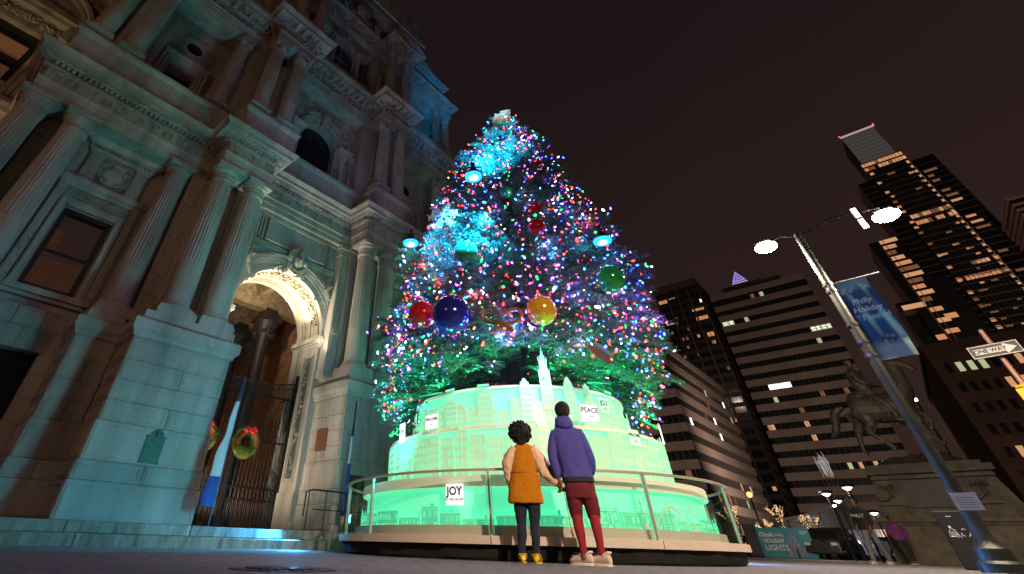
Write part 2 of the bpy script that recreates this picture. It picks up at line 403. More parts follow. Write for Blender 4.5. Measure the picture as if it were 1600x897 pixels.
# ---- walls ----------------------------------------------------------------------------------
WALLM = STONE
wb = FB()
wb.sweep([(-2.0, -6), (-2.0, -2.4), (.42, -2.4)], [(-.5, 4.6), (0, 4.6), (0, 26), (-.5, 26)])
wb.box(.42, 1.72, -2.9, -2.4, 7.62, 13.1); wb.box(.42, 1.72, -2.9, -2.4, 4.6, 5.22)
wb.box(1.72, 3.05, -2.9, -2.4, 4.6, 26); wb.box(.42, 1.72, -2.9, -2.4, 15.0, 26)
wb.box(3.05, 5.6, -2.6, -1.45, 4.72, 13.2); wb.box(3.05, 5.6, -2.6, -1.3, 13.2, 20); wb.box(3.05, 5.9, -2.6, -1.2, 20, 26)
wb.box(9.76, 12.31, -2.6, -1.45, 4.72, 13.2); wb.box(9.76, 12.31, -2.6, -1.3, 13.2, 20); wb.box(9.6, 12.31, -2.6, -1.2, 20, 26)
wb.sweep([(12.31, -2.4), (17.36, -2.4), (17.36, -6), (26, -6)], [(-.5, 0.36), (0, 0.36), (0, 26), (-.5, 26)])
wb.build('wall', WALLM, hall)
lw = FB()                                              # recessed wing on the far left with tall window
lw.box(-14, -5.2, -7, -6, 0.3, 30); lw.box(-3.2, -2.0, -7, -6, .3, 30); lw.box(-5.2, -3.2, -7, -6, .3, 12.9); lw.box(-5.2, -3.2, -7, -6, 16.0, 30)
lw.build('wing_wall', STONE, hall)
# stone joints visible on the walls: individual ashlar between the columns
def ashlar(u0, u1, dep, z0, z1, course=.46, n0=2, thick=.05, skip=None):
    k = 0; z = z0
    while z + course <= z1 + .01:
        n = n0 if k % 2 else n0 + 1; xs = [u0 + (u1 - u0) * j / n0 for j in range(n0 + 1)] if k % 2 else [u0] + [u0 + (u1 - u0) * (j + .5) / n0 for j in range(n0)] + [u1]
        for a, c in zip(xs[:-1], xs[1:]):
            if skip and skip(a, c, z, z + course): continue
            stone(a, c, dep, dep + thick, z, z + course - .004, STONE, False)
        z += course; k += 1
ashlar(-2.0, .18, -2.4, 4.95, 10.1, .64, 2); ashlar(2.0, 3.04, -2.4, 4.95, 10.1, .64, 1)
ashlar(3.06, 5.59, -1.45, 4.95, 10.1, .64, 3)
ashlar(9.9, 12.3, -1.45, 4.95, 10.1, .64, 3)
# pilasters behind the columns
b = FB()
def pilaster(b, u, dep, z0, z1, w=.62, t=.12, fl=5):
    b.box(u - w / 2 - .05, u + w / 2 + .05, dep, dep + t + .05, z0, z0 + .25)
    b.box(u - w / 2, u + w / 2, dep, dep + t, z0 + .25, z1 - .5)
    for k in range(fl): x = u - w / 2 + w * (k + .5) / fl; b.box(x - w / fl * .26, x + w / fl * .26, dep + t, dep + t + .03, z0 + 1.6, z1 - .6)
    b.box(u - w / 2 - .03, u + w / 2 + .03, dep, dep + t + .03, z1 - .5, z1 - .42); b.box(u - w / 2, u + w / 2, dep, dep + t + .01, z1 - .42, z1 - .18); b.box(u - w / 2 - .07, u + w / 2 + .07, dep, dep + t + .08, z1 - .18, z1)
def pil(us, *a):
    b = FB(); pilaster(b, 0, *a); me = b.mesh('pilaster', STONE)
    for u in us: link('pilaster', me, hall, (u, 0, 0))
pil(LOWN + LOWF, -1.40, 4.75, 10.2); pil(LOWW, -2.35, 4.75, 10.2); pil((5.45, 9.91), -1.78, 4.75, 10.2, .5, .42)
pil((3.9, 5.03, 10.5, 11.6), -1.3, 12.9, 17.9, .5, .12, 4); pil((-1.55, -.5, 2.75, 12.75, 15.9, 16.95), -2.4, 12.9, 17.9, .5, .12, 4)

# ---- entablatures -------------------------------------------------------------------------------
def plan(near, far, face, proj, end=-1.95, back=-6):
    e2 = 2 * UC - end
    return [(-13, back), (end, back), (end, face), (near[0], face), (near[0], proj), (near[1], proj), (near[1], face),
            (far[0], face), (far[0], proj), (far[1], proj), (far[1], face), (e2, face), (e2, back), (e2 + 6, back)]
PL = plan((3.45, 5.3), (10.06, 11.91), -1.45, -.27)
def entab_low(P):
    b = FB(); b.sweep(P, [(-1.2, 10.2), (0, 10.2), (0, 10.42), (.03, 10.43), (.03, 10.66), (.07, 10.70), (.07, 10.76), (0, 10.78), (-1.2, 10.78)]); b.build('architrave', STONE, hall)
    b = FB(); b.sweep(P, [(-1.2, 10.78), (.0, 10.78), (0, 11.2), (-1.2, 11.2)]); b.build('frieze', STONE, hall)
    b = FB(); b.sweep(P, [(-1.2, 11.2), (.1, 11.2), (.1, 11.255), (-.03, 11.27), (-.03, 11.41), (.2, 11.42), (.26, 11.5), (.42, 11.53), (.43, 11.66), (.5, 11.72), (.56, 11.79), (.56, 11.82), (.30, 11.86), (-1.2, 11.86)]); b.build('cornice', STONE, hall, 25)
    d = FB(); d.along(P[1:-1], .1, .155, lambda x, y, t, n: d.obox((x - n.x * .13, y - n.y * .13), t, n, .085, .22, 11.265, 11.40), .12)
    d.along(P[1:-1], .24, .13, lambda x, y, t, n: d.ball((x + n.x * .04, y + n.y * .04, 11.475), .05, 6), .0)
    o = d.build('dentil_band', STONE, hall); o['kind'] = 'stuff'
    t = FB()
    def trig(x, y, d_, n):
        for k in (-.13, 0, .13): t.obox((x + d_.x * k, y + d_.y * k), d_, n, .085, .035, 10.8, 11.18)
        for k in (-.15, -.09, -.03, .03, .09, .15): t.obox((x + d_.x * k, y + d_.y * k), d_, n, .03, .06, 10.70, 10.74)
    def ros(x, y, d_, n):
        c = Vector((x, y)) + n * .02
        for r_ in (.16, .08):
            t.tube([(c.x + d_.x * r_ * cos(a), c.y + d_.y * r_ * cos(a), 10.99 + r_ * sin(a)) for a in [k * PI / 7 for k in range(14)]], .02, 5, closed=True)
        for k in range(8): a = k * PI / 4; t.ball((c.x + d_.x * .12 * cos(a), c.y + d_.y * .12 * cos(a), 10.99 + .12 * sin(a)), .03, 5)
    for a, c in zip(P[1:-2], P[2:-1]):
        v = Vector((c[0] - a[0], c[1] - a[1])); L = v.length; v.normalize(); n = Vector((-v.y, v.x))
        if L < 1.0 or abs(v.x) < .5: 
            continue
        k = max(2, round(L / 1.15)); 
        for i in range(k + 1):
            f = .22 + (L - .44) * i / k; trig(a[0] + v.x * f, a[1] + v.y * f, v, n)
            if i < k and L > 3: f2 = f + (L - .44) / k / 2; ros(a[0] + v.x * f2, a[1] + v.y * f2, v, n)
    o = t.build('triglyphs_and_rosettes', STONE2, hall); o['kind'] = 'stuff'
    # cresting of small palmettes on top of the cornice
    k_ = FB(); k_.along(P[1:-1], .34, .62, lambda x, y, t_, n: (k_.obox((x, y), t_, n, .26, .06, 11.86, 11.99), k_.obox((x, y), t_, n, .12, .08, 11.99, 12.05)), .3)
    k_.sweep(P, [(-1.2, 11.86), (.18, 11.86), (.16, 12.02), (-1.2, 12.02)])
    o = k_.build('cornice_cresting', STONE2, hall); o['kind'] = 'stuff'
entab_low(PL)
# pedestals and blocking course of the second storey
PU0 = plan((3.5, 5.7), (10.15, 12.3), -1.15, -.02)
b = FB(); b.sweep(PU0, [(-1.4, 12.02), (.03, 12.02), (.03, 12.16), (-.02, 12.18), (-.02, 12.82), (.04, 12.88), (.1, 12.96), (.1, 13.05), (.0, 13.1), (-.1, 13.12), (-.1, 13.25), (-1.4, 13.25)]); b.build('upper_pedestal_course', STONE, hall)
PU = plan((3.62, 5.5), (10.15, 12.0), -1.12, -.02, -1.9)
def entab_up(P, z0, sc_=1.0, over=.62, orn=True, nm='upper'):
    z = lambda t: z0 + t * sc_
    b = FB(); b.sweep(P, [(-1.2, z(0)), (0, z(0)), (0, z(.2)), (.03, z(.21)), (.03, z(.4)), (.08, z(.45)), (0, z(.48)), (-1.2, z(.48))]); b.build('upper_architrave', STONE, hall)
    b = FB(); b.sweep(P, [(-1.2, z(.48)), (0, z(.48)), (0, z(.95)), (-1.2, z(.95))]); b.build('upper_frieze', STONE2, hall)
    b = FB(); b.sweep(P, [(-1.2, z(.95)), (.06, z(.95)), (.12, z(1.02)), (.12, z(1.2)), (over * .75, z(1.22)), (over * .76, z(1.38)), (over * .86, z(1.44)), (over, z(1.55)), (over, z(1.6)), (over * .5, z(1.66)), (-1.2, z(1.66))]); b.build('upper_cornice', STONE, hall, 25)
    m = FB()
    m.along(P[1:-1], .12, .36 * max(.8, sc_), lambda x, y, t, n: m.obox((x, y), t, n, .17, over * .55, z(1.0), z(1.2), .45), .16)
    m.along(P[1:-1], .06, .15, lambda x, y, t, n: m.obox((x, y), t, n, .07, .07, z(.97), z(1.04)), .1)
    if orn:
        q = random.Random(5)
        def f(x, y, t, n):
            for _ in range(3):
                a = q.uniform(0, 6.3); L = q.uniform(.1, .2); zz = z(q.uniform(.54, .88)); c = Vector((x, y)) + t * q.uniform(-.12, .12)
                e1 = t * cos(a) * L; e2 = t * -sin(a) * L * .5
                m.add([(c.x, c.y, zz), (c.x + e1.x * .5 + e2.x + n.x * .05, c.y + e1.y * .5 + e2.y + n.y * .05, zz + sin(a) * L * .5 + cos(a) * L * .4), (c.x + e1.x + n.x * .09, c.y + e1.y + n.y * .09, zz + sin(a) * L), (c.x + e1.x * .5 - e2.x + n.x * .05, c.y + e1.y * .5 - e2.y + n.y * .05, zz + sin(a) * L * .5 - cos(a) * L * .4), (c.x + e1.x * .5 + n.x * .13, c.y + e1.y * .5 + n.y * .13, zz + sin(a) * L * .5)],
                      [(0, 1, 4), (1, 2, 4), (2, 3, 4), (3, 0, 4)])
        m.along(P[1:-1], .0, .13, f, .08)
    o = m.build('modillions_and_frieze_carving', STONE2, hall); o['kind'] = 'stuff'
entab_up(PU, 17.87, 1.0, .64)
PT = plan((3.95, 5.6), (10.3, 12.1), -1.15, -.08, -1.8)
b = FB(); b.sweep(PT, [(-1.4, 19.53), (.05, 19.53), (.05, 20.3), (.13, 20.4), (.13, 20.5), (0, 20.55), (0, 20.75), (-1.4, 20.75)]); b.build('third_pedestal_course', STONE, hall)
entab_up(PT, 24.45, .62, .5, True)
# ---- the great arch -----------------------------------------------------------------------------
AR, AZ, AU = 1.90, 6.28, 7.68; NA = 40
def arc(r, n=NA, a0=0, a1=PI): return [(AU + r * cos(a0 + (a1 - a0) * i / n), AZ + r * sin(a0 + (a1 - a0) * i / n)) for i in range(n + 1)]
b = FB()
def wall_with_arch(b, dep0, dep1, u0, u1, z0, z1, r=AR, az=AZ, au=AU, n=NA):
    # solid wall between dep0 (back) and dep1 (front) with an arched opening that reaches z0
    pts = [(au + r * cos(PI * i / n), az + r * sin(PI * i / n)) for i in range(n + 1)]
    top = []
    for x, z in pts:
        t = (x - (au - r)) / (2 * r); top.append((u0 + (u1 - u0) * t, z1))
    for d in (dep0, dep1):
        vs = [(x, d, z) for x, z in pts] + [(x, d, z) for x, z in top]
        k = n + 1; b.add(vs, [(i, i + 1, k + i + 1, k + i) for i in range(n)])
        b.add([(au + r, d, z0), (u1, d, z0), (u1, d, z1), (au + r, d, az)], [(0, 1, 2, 3)])
        b.add([(au - r, d, z0), (u0, d, z0), (u0, d, z1), (au - r, d, az)], [(0, 3, 2, 1)])
    vs = [(x, dep0, z) for x, z in pts] + [(x, dep1, z) for x, z in pts]; k = n + 1
    b.add(vs, [(i, i + 1, k + i + 1, k + i) for i in range(n)])
    for x in (au + r, au - r): b.add([(x, dep0, z0), (x, dep1, z0), (x, dep1, az), (x, dep0, az)], [(0, 1, 2, 3)])
wall_with_arch(b, -3.4, -1.8, 5.5, 9.86, .36, 11.0)
b.build('arch_wall', STONE, hall, 25)
b = FB()
def ring(b, r0, r1, d0, d1, n=NA, au=AU, az=AZ, a0=0, a1=PI):
    P = lambda r, d, i: (au + r * cos(a0 + (a1 - a0) * i / n), d, az + r * sin(a0 + (a1 - a0) * i / n))
    vs = []
    for i in range(n + 1): vs += [P(r0, d0, i), P(r0, d1, i), P(r1, d1, i), P(r1, d0, i)]
    b.add(vs, [(4 * i + j, 4 * i + (j + 1) % 4, 4 * i + 4 + (j + 1) % 4, 4 * i + 4 + j) for i in range(n) for j in range(4)])
ring(b, 1.9, 2.0, -1.81, -1.74); ring(b, 2.0, 2.16, -1.81, -1.76); ring(b, 2.18, 2.32, -1.81, -1.72); ring(b, 2.32, 2.4, -1.81, -1.68); ring(b, 2.42, 2.52, -1.81, -1.62)
for i in range(60):
    a = PI * (i + .5) / 60; b.ball((AU + 2.37 * cos(a), -1.67, AZ + 2.37 * sin(a)), .035, 5)
b.build('archivolt', STONE, hall, 25)
b = FB()                                        # fret coffers and mouldings on the soffit and jambs
for sgn in (0, 1):
    for i in range(10):
        a = PI * (.06 + .98 * (i + .2) / 10.6)
        def cb(da0, da1, d0, d1, h_=.07):
            q = []
            for r in (AR - h_, AR + .005):
                for (aa, dd) in ((a + da0, d0), (a + da1, d0), (a + da1, d1), (a + da0, d1)): q.append((AU + r * cos(aa), dd, AZ + r * sin(aa)))
            b.hexa(q[:4], q[4:])
        if sgn == 0:
            cb(.0, .035, -2.4, -2.05); cb(.035, .17, -2.4, -2.34); cb(.135, .17, -2.34, -2.14); cb(.07, .1, -2.27, -2.05); cb(.19, .22, -2.4, -2.05)
for d0, d1 in ((-2.0, -1.96), (-2.52, -2.48), (-2.92, -2.84), (-3.1, -3.0)):
    ring(b, AR - .03, AR + .005, d0, d1)
b.build('soffit_fretwork', mat('dirty_fretwork_stone', (.26, .22, .14), .85, var=.3, scale=4, bump=.4, bscale=12), hall, 25)
b = FB()
for s, x in ((1, AU - AR), (-1, AU + AR)):     # jamb: imposts, panels with carved strips
    b = FB(); pr = [(0, 5.86), (.04, 5.9), (.04, 6.0), (.1, 6.05), (.17, 6.12), (.17, 6.24), (.12, 6.28), (0, 6.28)]
    pth = [(x + s * 0, -3.4), (x, -1.8), ] if s > 0 else [(x, -1.8), (x, -3.4)]
    xx = x
    for o_, z0, z1 in ((.04, 5.86, 5.9), (.06, 5.9, 6.02), (.10, 6.02, 6.08), (.17, 6.08, 6.24), (.12, 6.24, 6.29)):
        b.box(min(xx, xx + s * o_), max(xx, xx + s * o_), -3.43, -1.74 + o_ * .6, z0, z1); b.box(min(xx - s * .32, xx), max(xx - s * .32, xx), -1.82, -1.74 + o_ * .6, z0, z1)
    for d0, d1 in ((-2.02, -1.98), (-2.62, -2.58), (-2.1, -2.08), (-2.54, -2.52)): b.box(min(xx, xx + s * .035), max(xx, xx + s * .035), d0, d1, 1.62, 5.6)
    for z_ in (1.6, 5.6): b.box(min(xx, xx + s * .035), max(xx, xx + s * .035), -2.62, -1.98, z_ - .03, z_ + .03)
    b.box(min(xx, xx + s * .06), max(xx, xx + s * .06), -3.4, -1.76, .36, 1.35)
    b.box(min(xx, xx + s * .05), max(xx, xx + s * .05), -3.4, -3.05, 1.35, 5.86)
    b.build('arch_jamb', STONE, hall)
b = FB(); q = random.Random(3)
for s, x in ((1, AU - AR), (-1, AU + AR)):
    b = FB()
    for i in range(110):
        z = 1.75 + 3.75 * i / 110; d = -2.31 + .11 * sin(z * 7) + q.uniform(-.03, .03); L = q.uniform(.08, .14); a = q.uniform(0, 6.28)
        e1, e2 = cos(a) * L, sin(a) * L
        b.add([(x, d, z), (x + s * .06, d + e1 * .5 - e2 * .25, z + e2 * .5 + e1 * .25), (x + s * .02, d + e1, z + e2), (x + s * .06, d + e1 * .5 + e2 * .25, z + e2 * .5 - e1 * .25), (x + s * .11, d + e1 * .5, z + e2 * .5)], [(0, 1, 4), (1, 2, 4), (2, 3, 4), (3, 0, 4)])
    b.build('carved_foliage_strip', STONE2, hall)
    b = FB(); b.box(min(x, x + s * .012), max(x, x + s * .012), -2.46, -2.14, 1.72, 5.52); b.build('strip_shade_panel', DARKREC, hall)  # flat dark panel, paints the recess shade behind the carving
b = FB()                                        # keystone with carved head
b.hexa([(AU - .2, -1.8, 8.1), (AU + .2, -1.8, 8.1), (AU + .2, -1.42, 8.12), (AU - .2, -1.42, 8.12)], [(AU - .3, -1.8, 8.95), (AU + .3, -1.8, 8.95), (AU + .3, -1.25, 8.95), (AU - .3, -1.25, 8.95)])
b.ball((AU, -1.3, 8.5), .2, 12, sq=(1, .9, 1.25)); b.ball((AU, -1.1, 8.46), .05, 6); b.ball((AU - .08, -1.14, 8.56), .035, 5); b.ball((AU + .08, -1.14, 8.56), .035, 5)
q = random.Random(9)
for i in range(46): a = q.uniform(0, 6.28); leaf(b, AU + .2 * cos(a), 8.5 + .28 * sin(a), -1.4, a, .26, .16, .16)
for s in (-1, 1):
    for i in range(16): leaf(b, AU + s * q.uniform(.25, .7), 8.3 - .1 * i / 16 + q.uniform(-.1, .15), -1.72, q.uniform(0, 6.28), .22, .12, .08)
b.build('keystone', STONE2, hall)
b = FB()
b.box(5.6, 7.3, -1.85, -1.66, 8.9, 8.97); b.box(8.05, 9.76, -1.85, -1.66, 8.9, 8.97); b.box(5.6, 7.3, -1.85, -1.7, 8.82, 8.88); b.box(8.05, 9.76, -1.85, -1.7, 8.82, 8.88)
b.build('string_moulding', STONE, hall)
b = FB()                                        # tablet over the arch
b.cbox(6.35, 9.0, -1.85, -1.66, 9.12, 10.0, .03); 
for a in ((6.3, 9.05, 9.06, 9.12), (6.3, 9.05, 10.0, 10.06), (6.28, 6.36, 9.06, 10.06), (8.99, 9.07, 9.06, 10.06)): b.box(a[0], a[1], -1.85, -1.6, a[2], a[3])
b.build('blank_tablet', GRANITE, hall)
b = FB()
for u in (5.9, 9.45):
    for k in range(5): b.box(u - .28 + k * .125, u - .28 + k * .125 + .075, -1.82, -1.7, 9.06, 10.05)
b.box(5.6, 9.76, -1.85, -1.6, 10.08, 10.2)
for k in range(60): b.ball((5.65 + k * .0695, -1.6, 10.06), .03, 5)
b.build('fluted_panels', STONE, hall)
for x0, x1, xf, sd in ((5.7, 6.4, 5.9, 11), (8.95, 9.7, 9.45, 12)):
    b = FB(); relief(b, x0, x1, 7.6, 8.75, -1.8, sd, 30); b.build('spandrel_carving', STONE2, hall)['kind'] = 'stuff'
    b = FB(); blob_figure(b, xf, 7.75, -1.8, .85, sd); b.build('spandrel_figure', STONE2, hall, 40)

# ---- portal bay window (wing) -------------------------------------------------------------------------
def wing_bay(u):
    b = FB(); x0, x1 = u - .62, u + .62
    fr = [(x0 - .02, x0 + .09), (x1 - .09, x1 + .02)]
    for a, c in fr: b.box(a, c, -2.62, -2.36, 5.22, 7.62)
    b.box(x0, x1, -2.62, -2.36, 7.5, 7.62); b.box(x0, x1, -2.62, -2.36, 5.2, 5.3)
    w_ = b.build('window', WFRAME, hall)
    b = FB(); b.box(x0 + .09, x1 - .09, -2.58, -2.56, 5.3, 7.5); b.build('window_pane', GLASSP, w_)
    b = FB(); b.box(x0 + .09, x1 - .09, -2.6, -2.52, 6.3, 6.36); b.build('sash_bar', WFRAME, w_)
    b = FB(); b.box(x0 - .2, x1 + .2, -3.6, -3.5, 5.0, 6.5); b.box(x0 - .2, x0 + .35, -3.5, -3.4, 6.6, 7.4); b.box(x0 + .6, x0 + .85, -3.3, -3.2, 5.2, 6.0); b.build('window_blind', WARMROOM, w_)
    b = FB()
    # architrave round the opening
    for a in ((x0 - .26, x0 - .06, 5.15, 7.85), (x1 + .06, x1 + .26, 5.15, 7.85)):
        b.box(a[0], a[1], -2.42, -2.28, a[2], a[3]); b.box(a[0] + .03, a[1] - .08, -2.3, -2.25, a[2], a[3])
    b.box(x0 - .26, x1 + .26, -2.42, -2.28, 7.68, 7.9)
    for s in (-1, 1):
        b.box(u + s * 1.02 - .1, u + s * 1.02 + .1, -2.42, -2.26, 5.1, 8.3)
    b.box(x0 - .45, x1 + .45, -2.42, -2.16, 5.0, 5.16); b.box(x0 - .38, x1 + .38, -2.42, -2.25, 4.9, 5.0)
    # ledge
    b.sweep([(u - 1.12, -2.45), (u - 1.12, -2.3), (u + 1.12, -2.3), (u + 1.12, -2.45)], [(-.1, 8.3), (0, 8.3), (.05, 8.38), (.12, 8.42), (.12, 8.52), (.16, 8.58), (-.1, 8.6)])
    # niche above: fluted pilasters and hood
    for s in (-1, 1):
        for k in range(4): b.box(u + s * .68 - .17 + k * .09, u + s * .68 - .17 + k * .09 + .055, -2.4, -2.22, 8.72, 9.75)
        b.box(u + s * .68 - .2, u + s * .68 + .2, -2.42, -2.26, 8.6, 9.75); b.box(u + s * .68 - .23, u + s * .68 + .23, -2.42, -2.18, 9.6, 9.66)
    b.sweep([(u - .95, -2.45), (u - .95, -2.28), (u + .95, -2.28), (u + .95, -2.45)], [(-.1, 9.75), (0, 9.75), (.05, 9.8), (.06, 9.95), (.2, 10.02), (.28, 10.1), (.28, 10.16), (-.1, 10.2)])
    b.build('window_surround', STONE, hall)
    b = FB(); scroll_band(b, u - .85, u + .85, 7.95, 8.25, -2.3, .05)
    for k in range(34): leaf(b, u - .98 + k * .06, 9.83, -2.22, PI / 2 + .3 * (-1) ** k, .14, .06, .07)
    n = 40
    b.tube([(u + .44 * cos(2 * PI * i / n), -2.32, 9.2 + .38 * sin(2 * PI * i / n)) for i in range(n)], .05, 6, closed=True)
    b.tube([(u + .34 * cos(2 * PI * i / n), -2.34, 9.2 + .28 * sin(2 * PI * i / n)) for i in range(n)], .03, 6, closed=True)
    for i in range(30): a = 2 * PI * i / 30; leaf(b, u + .45 * cos(a), 9.2 + .39 * sin(a), -2.36, a + .8, .15, .09, .08)
    relief(b, u - .6, u - .42, 8.7, 9.7, -2.38, 4, 20); relief(b, u + .42, u + .6, 8.7, 9.7, -2.38, 5, 20)
    for s in (-1, 1):
        relief(b, u + s * 1.02 - .09, u + s * 1.02 + .09, 5.3, 6.8, -2.26, 6, 5, .05)
        b.tube([(a, -2.24, c_) for a, c_ in spiral(u + s * 1.0, 5.15, .12, 1.5, s)], .02, 5)
    b.build('window_carving', STONE2, hall)['kind'] = 'stuff'
    b = FB(); b.ball((u, -2.36, 9.2), .3, 20, sq=(1, .2, .82)); b.build('medallion', GRANITE, hall, 60)
GLASSP = mat('window_glass', (0.9, 0.9, 0.9), 0.05, trans=1.0, ior=1.3)
wing_bay(1.07); wing_bay(14.29)

# ---- second storey openings ------------------------------------------------------------------------------
b = FB()
def sub_arch(b, au, r, zs, z0, z1, u0, u1, dep0, dep1): wall_with_arch(b, dep0, dep1, u0, u1, z0, z1, r, zs, au, 24)
sub_arch(b, 7.68, 1.02, 15.35, 13.0, 18, 5.5, 9.86, -2.4, -1.9)
b.build('second_storey_wall', STONE, hall, 25)
b = FB(); b.box(6.2, 9.2, -2.35, -2.3, 13, 16.8); b.build('arched_window', GLASSD, hall)
b = FB()
ring(b, 1.02, 1.12, -1.9, -1.8, 30, 7.68, 15.35); ring(b, 1.16, 1.34, -1.9, -1.84, 30, 7.68, 15.35); ring(b, 1.34, 1.46, -1.9, -1.74, 30, 7.68, 15.35)
for s in (-1, 1):
    u = 7.68 + s * 1.38
    b.sweep([(u - .28, -1.95), (u - .28, -1.5), (u + .28, -1.5), (u + .28, -1.95)], [(-.1, 15.05), (0, 15.05), (0, 15.25), (.05, 15.3), (.12, 15.4), (.14, 15.5), (-.1, 15.52)])
    b.sweep([(u + s * .66 - .25, -1.95), (u + s * .66 - .25, -1.7), (u + s * .66 + .25, -1.7), (u + s * .66 + .25, -1.95)], [(-.1, 15.05), (0, 15.05), (0, 15.25), (.05, 15.3), (.1, 15.4), (.12, 15.5), (-.1, 15.52)])
    b.lathe([(.16, 13.25), (.18, 13.3), (.15, 13.4), (.14, 14.7), (.15, 14.72), (.24, 15.05)], u, -1.62, 0, 20)
    b.box(u + s * .66 - .15, u + s * .66 + .15, -1.9, -1.76, 13.2, 15.05); b.box(u - .2, u + .2, -1.9, -1.8, 13.2, 15.05)
    b.box(u + s * .3 - .1, u + s * .3 + .1, -1.92, -1.885, 13.3, 14.9)
b.hexa([(7.52, -1.9, 16.3), (7.84, -1.9, 16.3), (7.84, -1.6, 16.3), (7.52, -1.6, 16.3)], [(7.44, -1.9, 17.0), (7.92, -1.9, 17.0), (7.92, -1.5, 17.0), (7.44, -1.5, 17.0)])
ring(b, 1.5, 1.64, -1.9, -1.66, 12, 7.68, 15.45, R(50), R(78)); ring(b, 1.5, 1.64, -1.9, -1.66, 12, 7.68, 15.45, R(102), R(130))
b.build('arched_window_surround', STONE, hall, 25)
b = FB()
for s in (-1, 1):
    blob_figure(b, 7.68 + s * 1.7, 16.1, -1.9, .8, 5 + s); relief(b, 7.68 + s * 1.6 - .45, 7.68 + s * 1.6 + .45, 15.6, 17.3, -1.9, 20 + s, 34, .09)
    relief(b, 7.68 + s * 1.38 - .24, 7.68 + s * 1.38 + .24, 14.75, 15.05, -1.5, 30 + s, 20, .06)
relief(b, 6.9, 8.5, 16.75, 17.5, -1.85, 41, 40, .1)
b.build('arched_window_carving', STONE2, hall, 40)['kind'] = 'stuff'
def wing_upper(u):
    b = FB(); x0, x1 = u - .5, u + .5
    b.box(x0 - .2, x1 + .2, -2.9, -2.85, 13, 15.2); w_ = b.build('upper_window', GLASSD, hall)
    b = FB(); b.box(x0 - .14, x0, -2.85, -2.7, 13, 15.1); b.box(x1, x1 + .14, -2.85, -2.7, 13, 15.1); b.box(x0, x1, -2.84, -2.7, 14, 14.06); b.build('window_frame', WFRAME, w_)
    b = FB()
    for k, (o_, d) in enumerate(((.14, -2.3), (.26, -2.24), (.4, -2.18))):
        b.box(x0 - o_, x0 - o_ + .1, -2.95 if k == 0 else -2.42, d, 13.1, 15 + o_); b.box(x1 + o_ - .1, x1 + o_, -2.95 if k == 0 else -2.42, d, 13.1, 15 + o_); b.box(x0 - o_ + .1, x1 + o_ - .1, -2.95 if k == 0 else -2.42, d, 14.93 + o_ - .06, 15 + o_)
    b.sweep([(u - .8, -2.45), (u - .8, -2.3), (u + .8, -2.3), (u + .8, -2.45)], [(-.1, 15.42), (.02, 15.42), (.1, 15.52), (.14, 15.6), (-.1, 15.64)])
    n = 32
    for r_, t_ in ((.4, .07), (.52, .04), (.6, .03)): b.tube([(u + r_ * cos(2 * PI * i / n), -2.33, 16.45 + r_ * sin(2 * PI * i / n)) for i in range(n)], t_, 6, closed=True)
    b.build('upper_window_surround', STONE, hall, 30)
    b = FB(); b.ball((u, -2.4, 16.45), .36, 20, sq=(1, .08, 1)); b.build('oculus_window', GLASSD, hall)
    b = FB()
    for s in (-1, 1): relief(b, u + s * .62 - .2, u + s * .62 + .2, 15.7, 16.8, -2.4, 50 + s, 30, .09)
    relief(b, u - .6, u + .6, 15.66, 15.95, -2.3, 52, 30, .08); relief(b, u - .3, u + .3, 16.95, 17.3, -2.4, 53, 30, .08)
    b.build('oculus_carving', STONE2, hall)['kind'] = 'stuff'
wing_upper(1.2); wing_upper(14.2)
# ---- third storey ---------------------------------------------------------------------------------------------
b = FB()
for k, u in enumerate((6.0, 7.75, 9.5)): sub_arch(b, u, .62, 22.9, 20.7, 24.7, u - .88, u + .88 - .005, -2.0, -1.35)
b.build('third_storey_wall', STONE, hall, 25)
b = FB(); b.box(5.2, 10.3, -1.95, -1.9, 20.6, 24); w_ = b.build('attic_window', mat('dusky_glass', (0.05, 0.045, 0.07), 0.2), hall)
b = FB()
for u in (6.0, 7.75, 9.5):
    for z in (21.5, 22.2): b.box(u - .6, u + .6, -1.9, -1.8, z, z + .09)
    b.box(u - .03, u + .03, -1.9, -1.82, 20.7, 23.4)
b.build('glazing_bars', STONE, w_)
b = FB()
for u in (6.0, 7.75, 9.5):
    ring(b, .62, .7, -1.35, -1.26, 20, u, 22.9); ring(b, .72, .84, -1.35, -1.22, 20, u, 22.9)
    b.hexa([(u - .1, -1.35, 23.5), (u + .1, -1.35, 23.5), (u + .1, -1.1, 23.5), (u - .1, -1.1, 23.5)], [(u - .16, -1.35, 23.95), (u + .16, -1.35, 23.95), (u + .16, -1.0, 23.95), (u - .16, -1.0, 23.95)])
for u in (5.12, 6.87, 8.62, 10.38):
    b.lathe([(.15, 20.75), (.16, 20.8), (.13, 20.9), (.11, 22.4), (.13, 22.42), (.2, 22.8)], u, -1.15, 0, 16); b.box(u - .24, u + .24, -1.35, -.92, 22.8, 22.95)
b.build('attic_arches', STONE, hall, 25)
b = FB()
for u in (5.12, 6.87, 8.62, 10.38): relief(b, u - .25, u + .25, 23.0, 23.9, -1.3, int(u * 9), 24, .07); relief(b, u - .2, u + .2, 22.45, 22.8, -1.05, int(u * 7), 20, .06)
b.build('attic_carving', STONE2, hall)['kind'] = 'stuff'
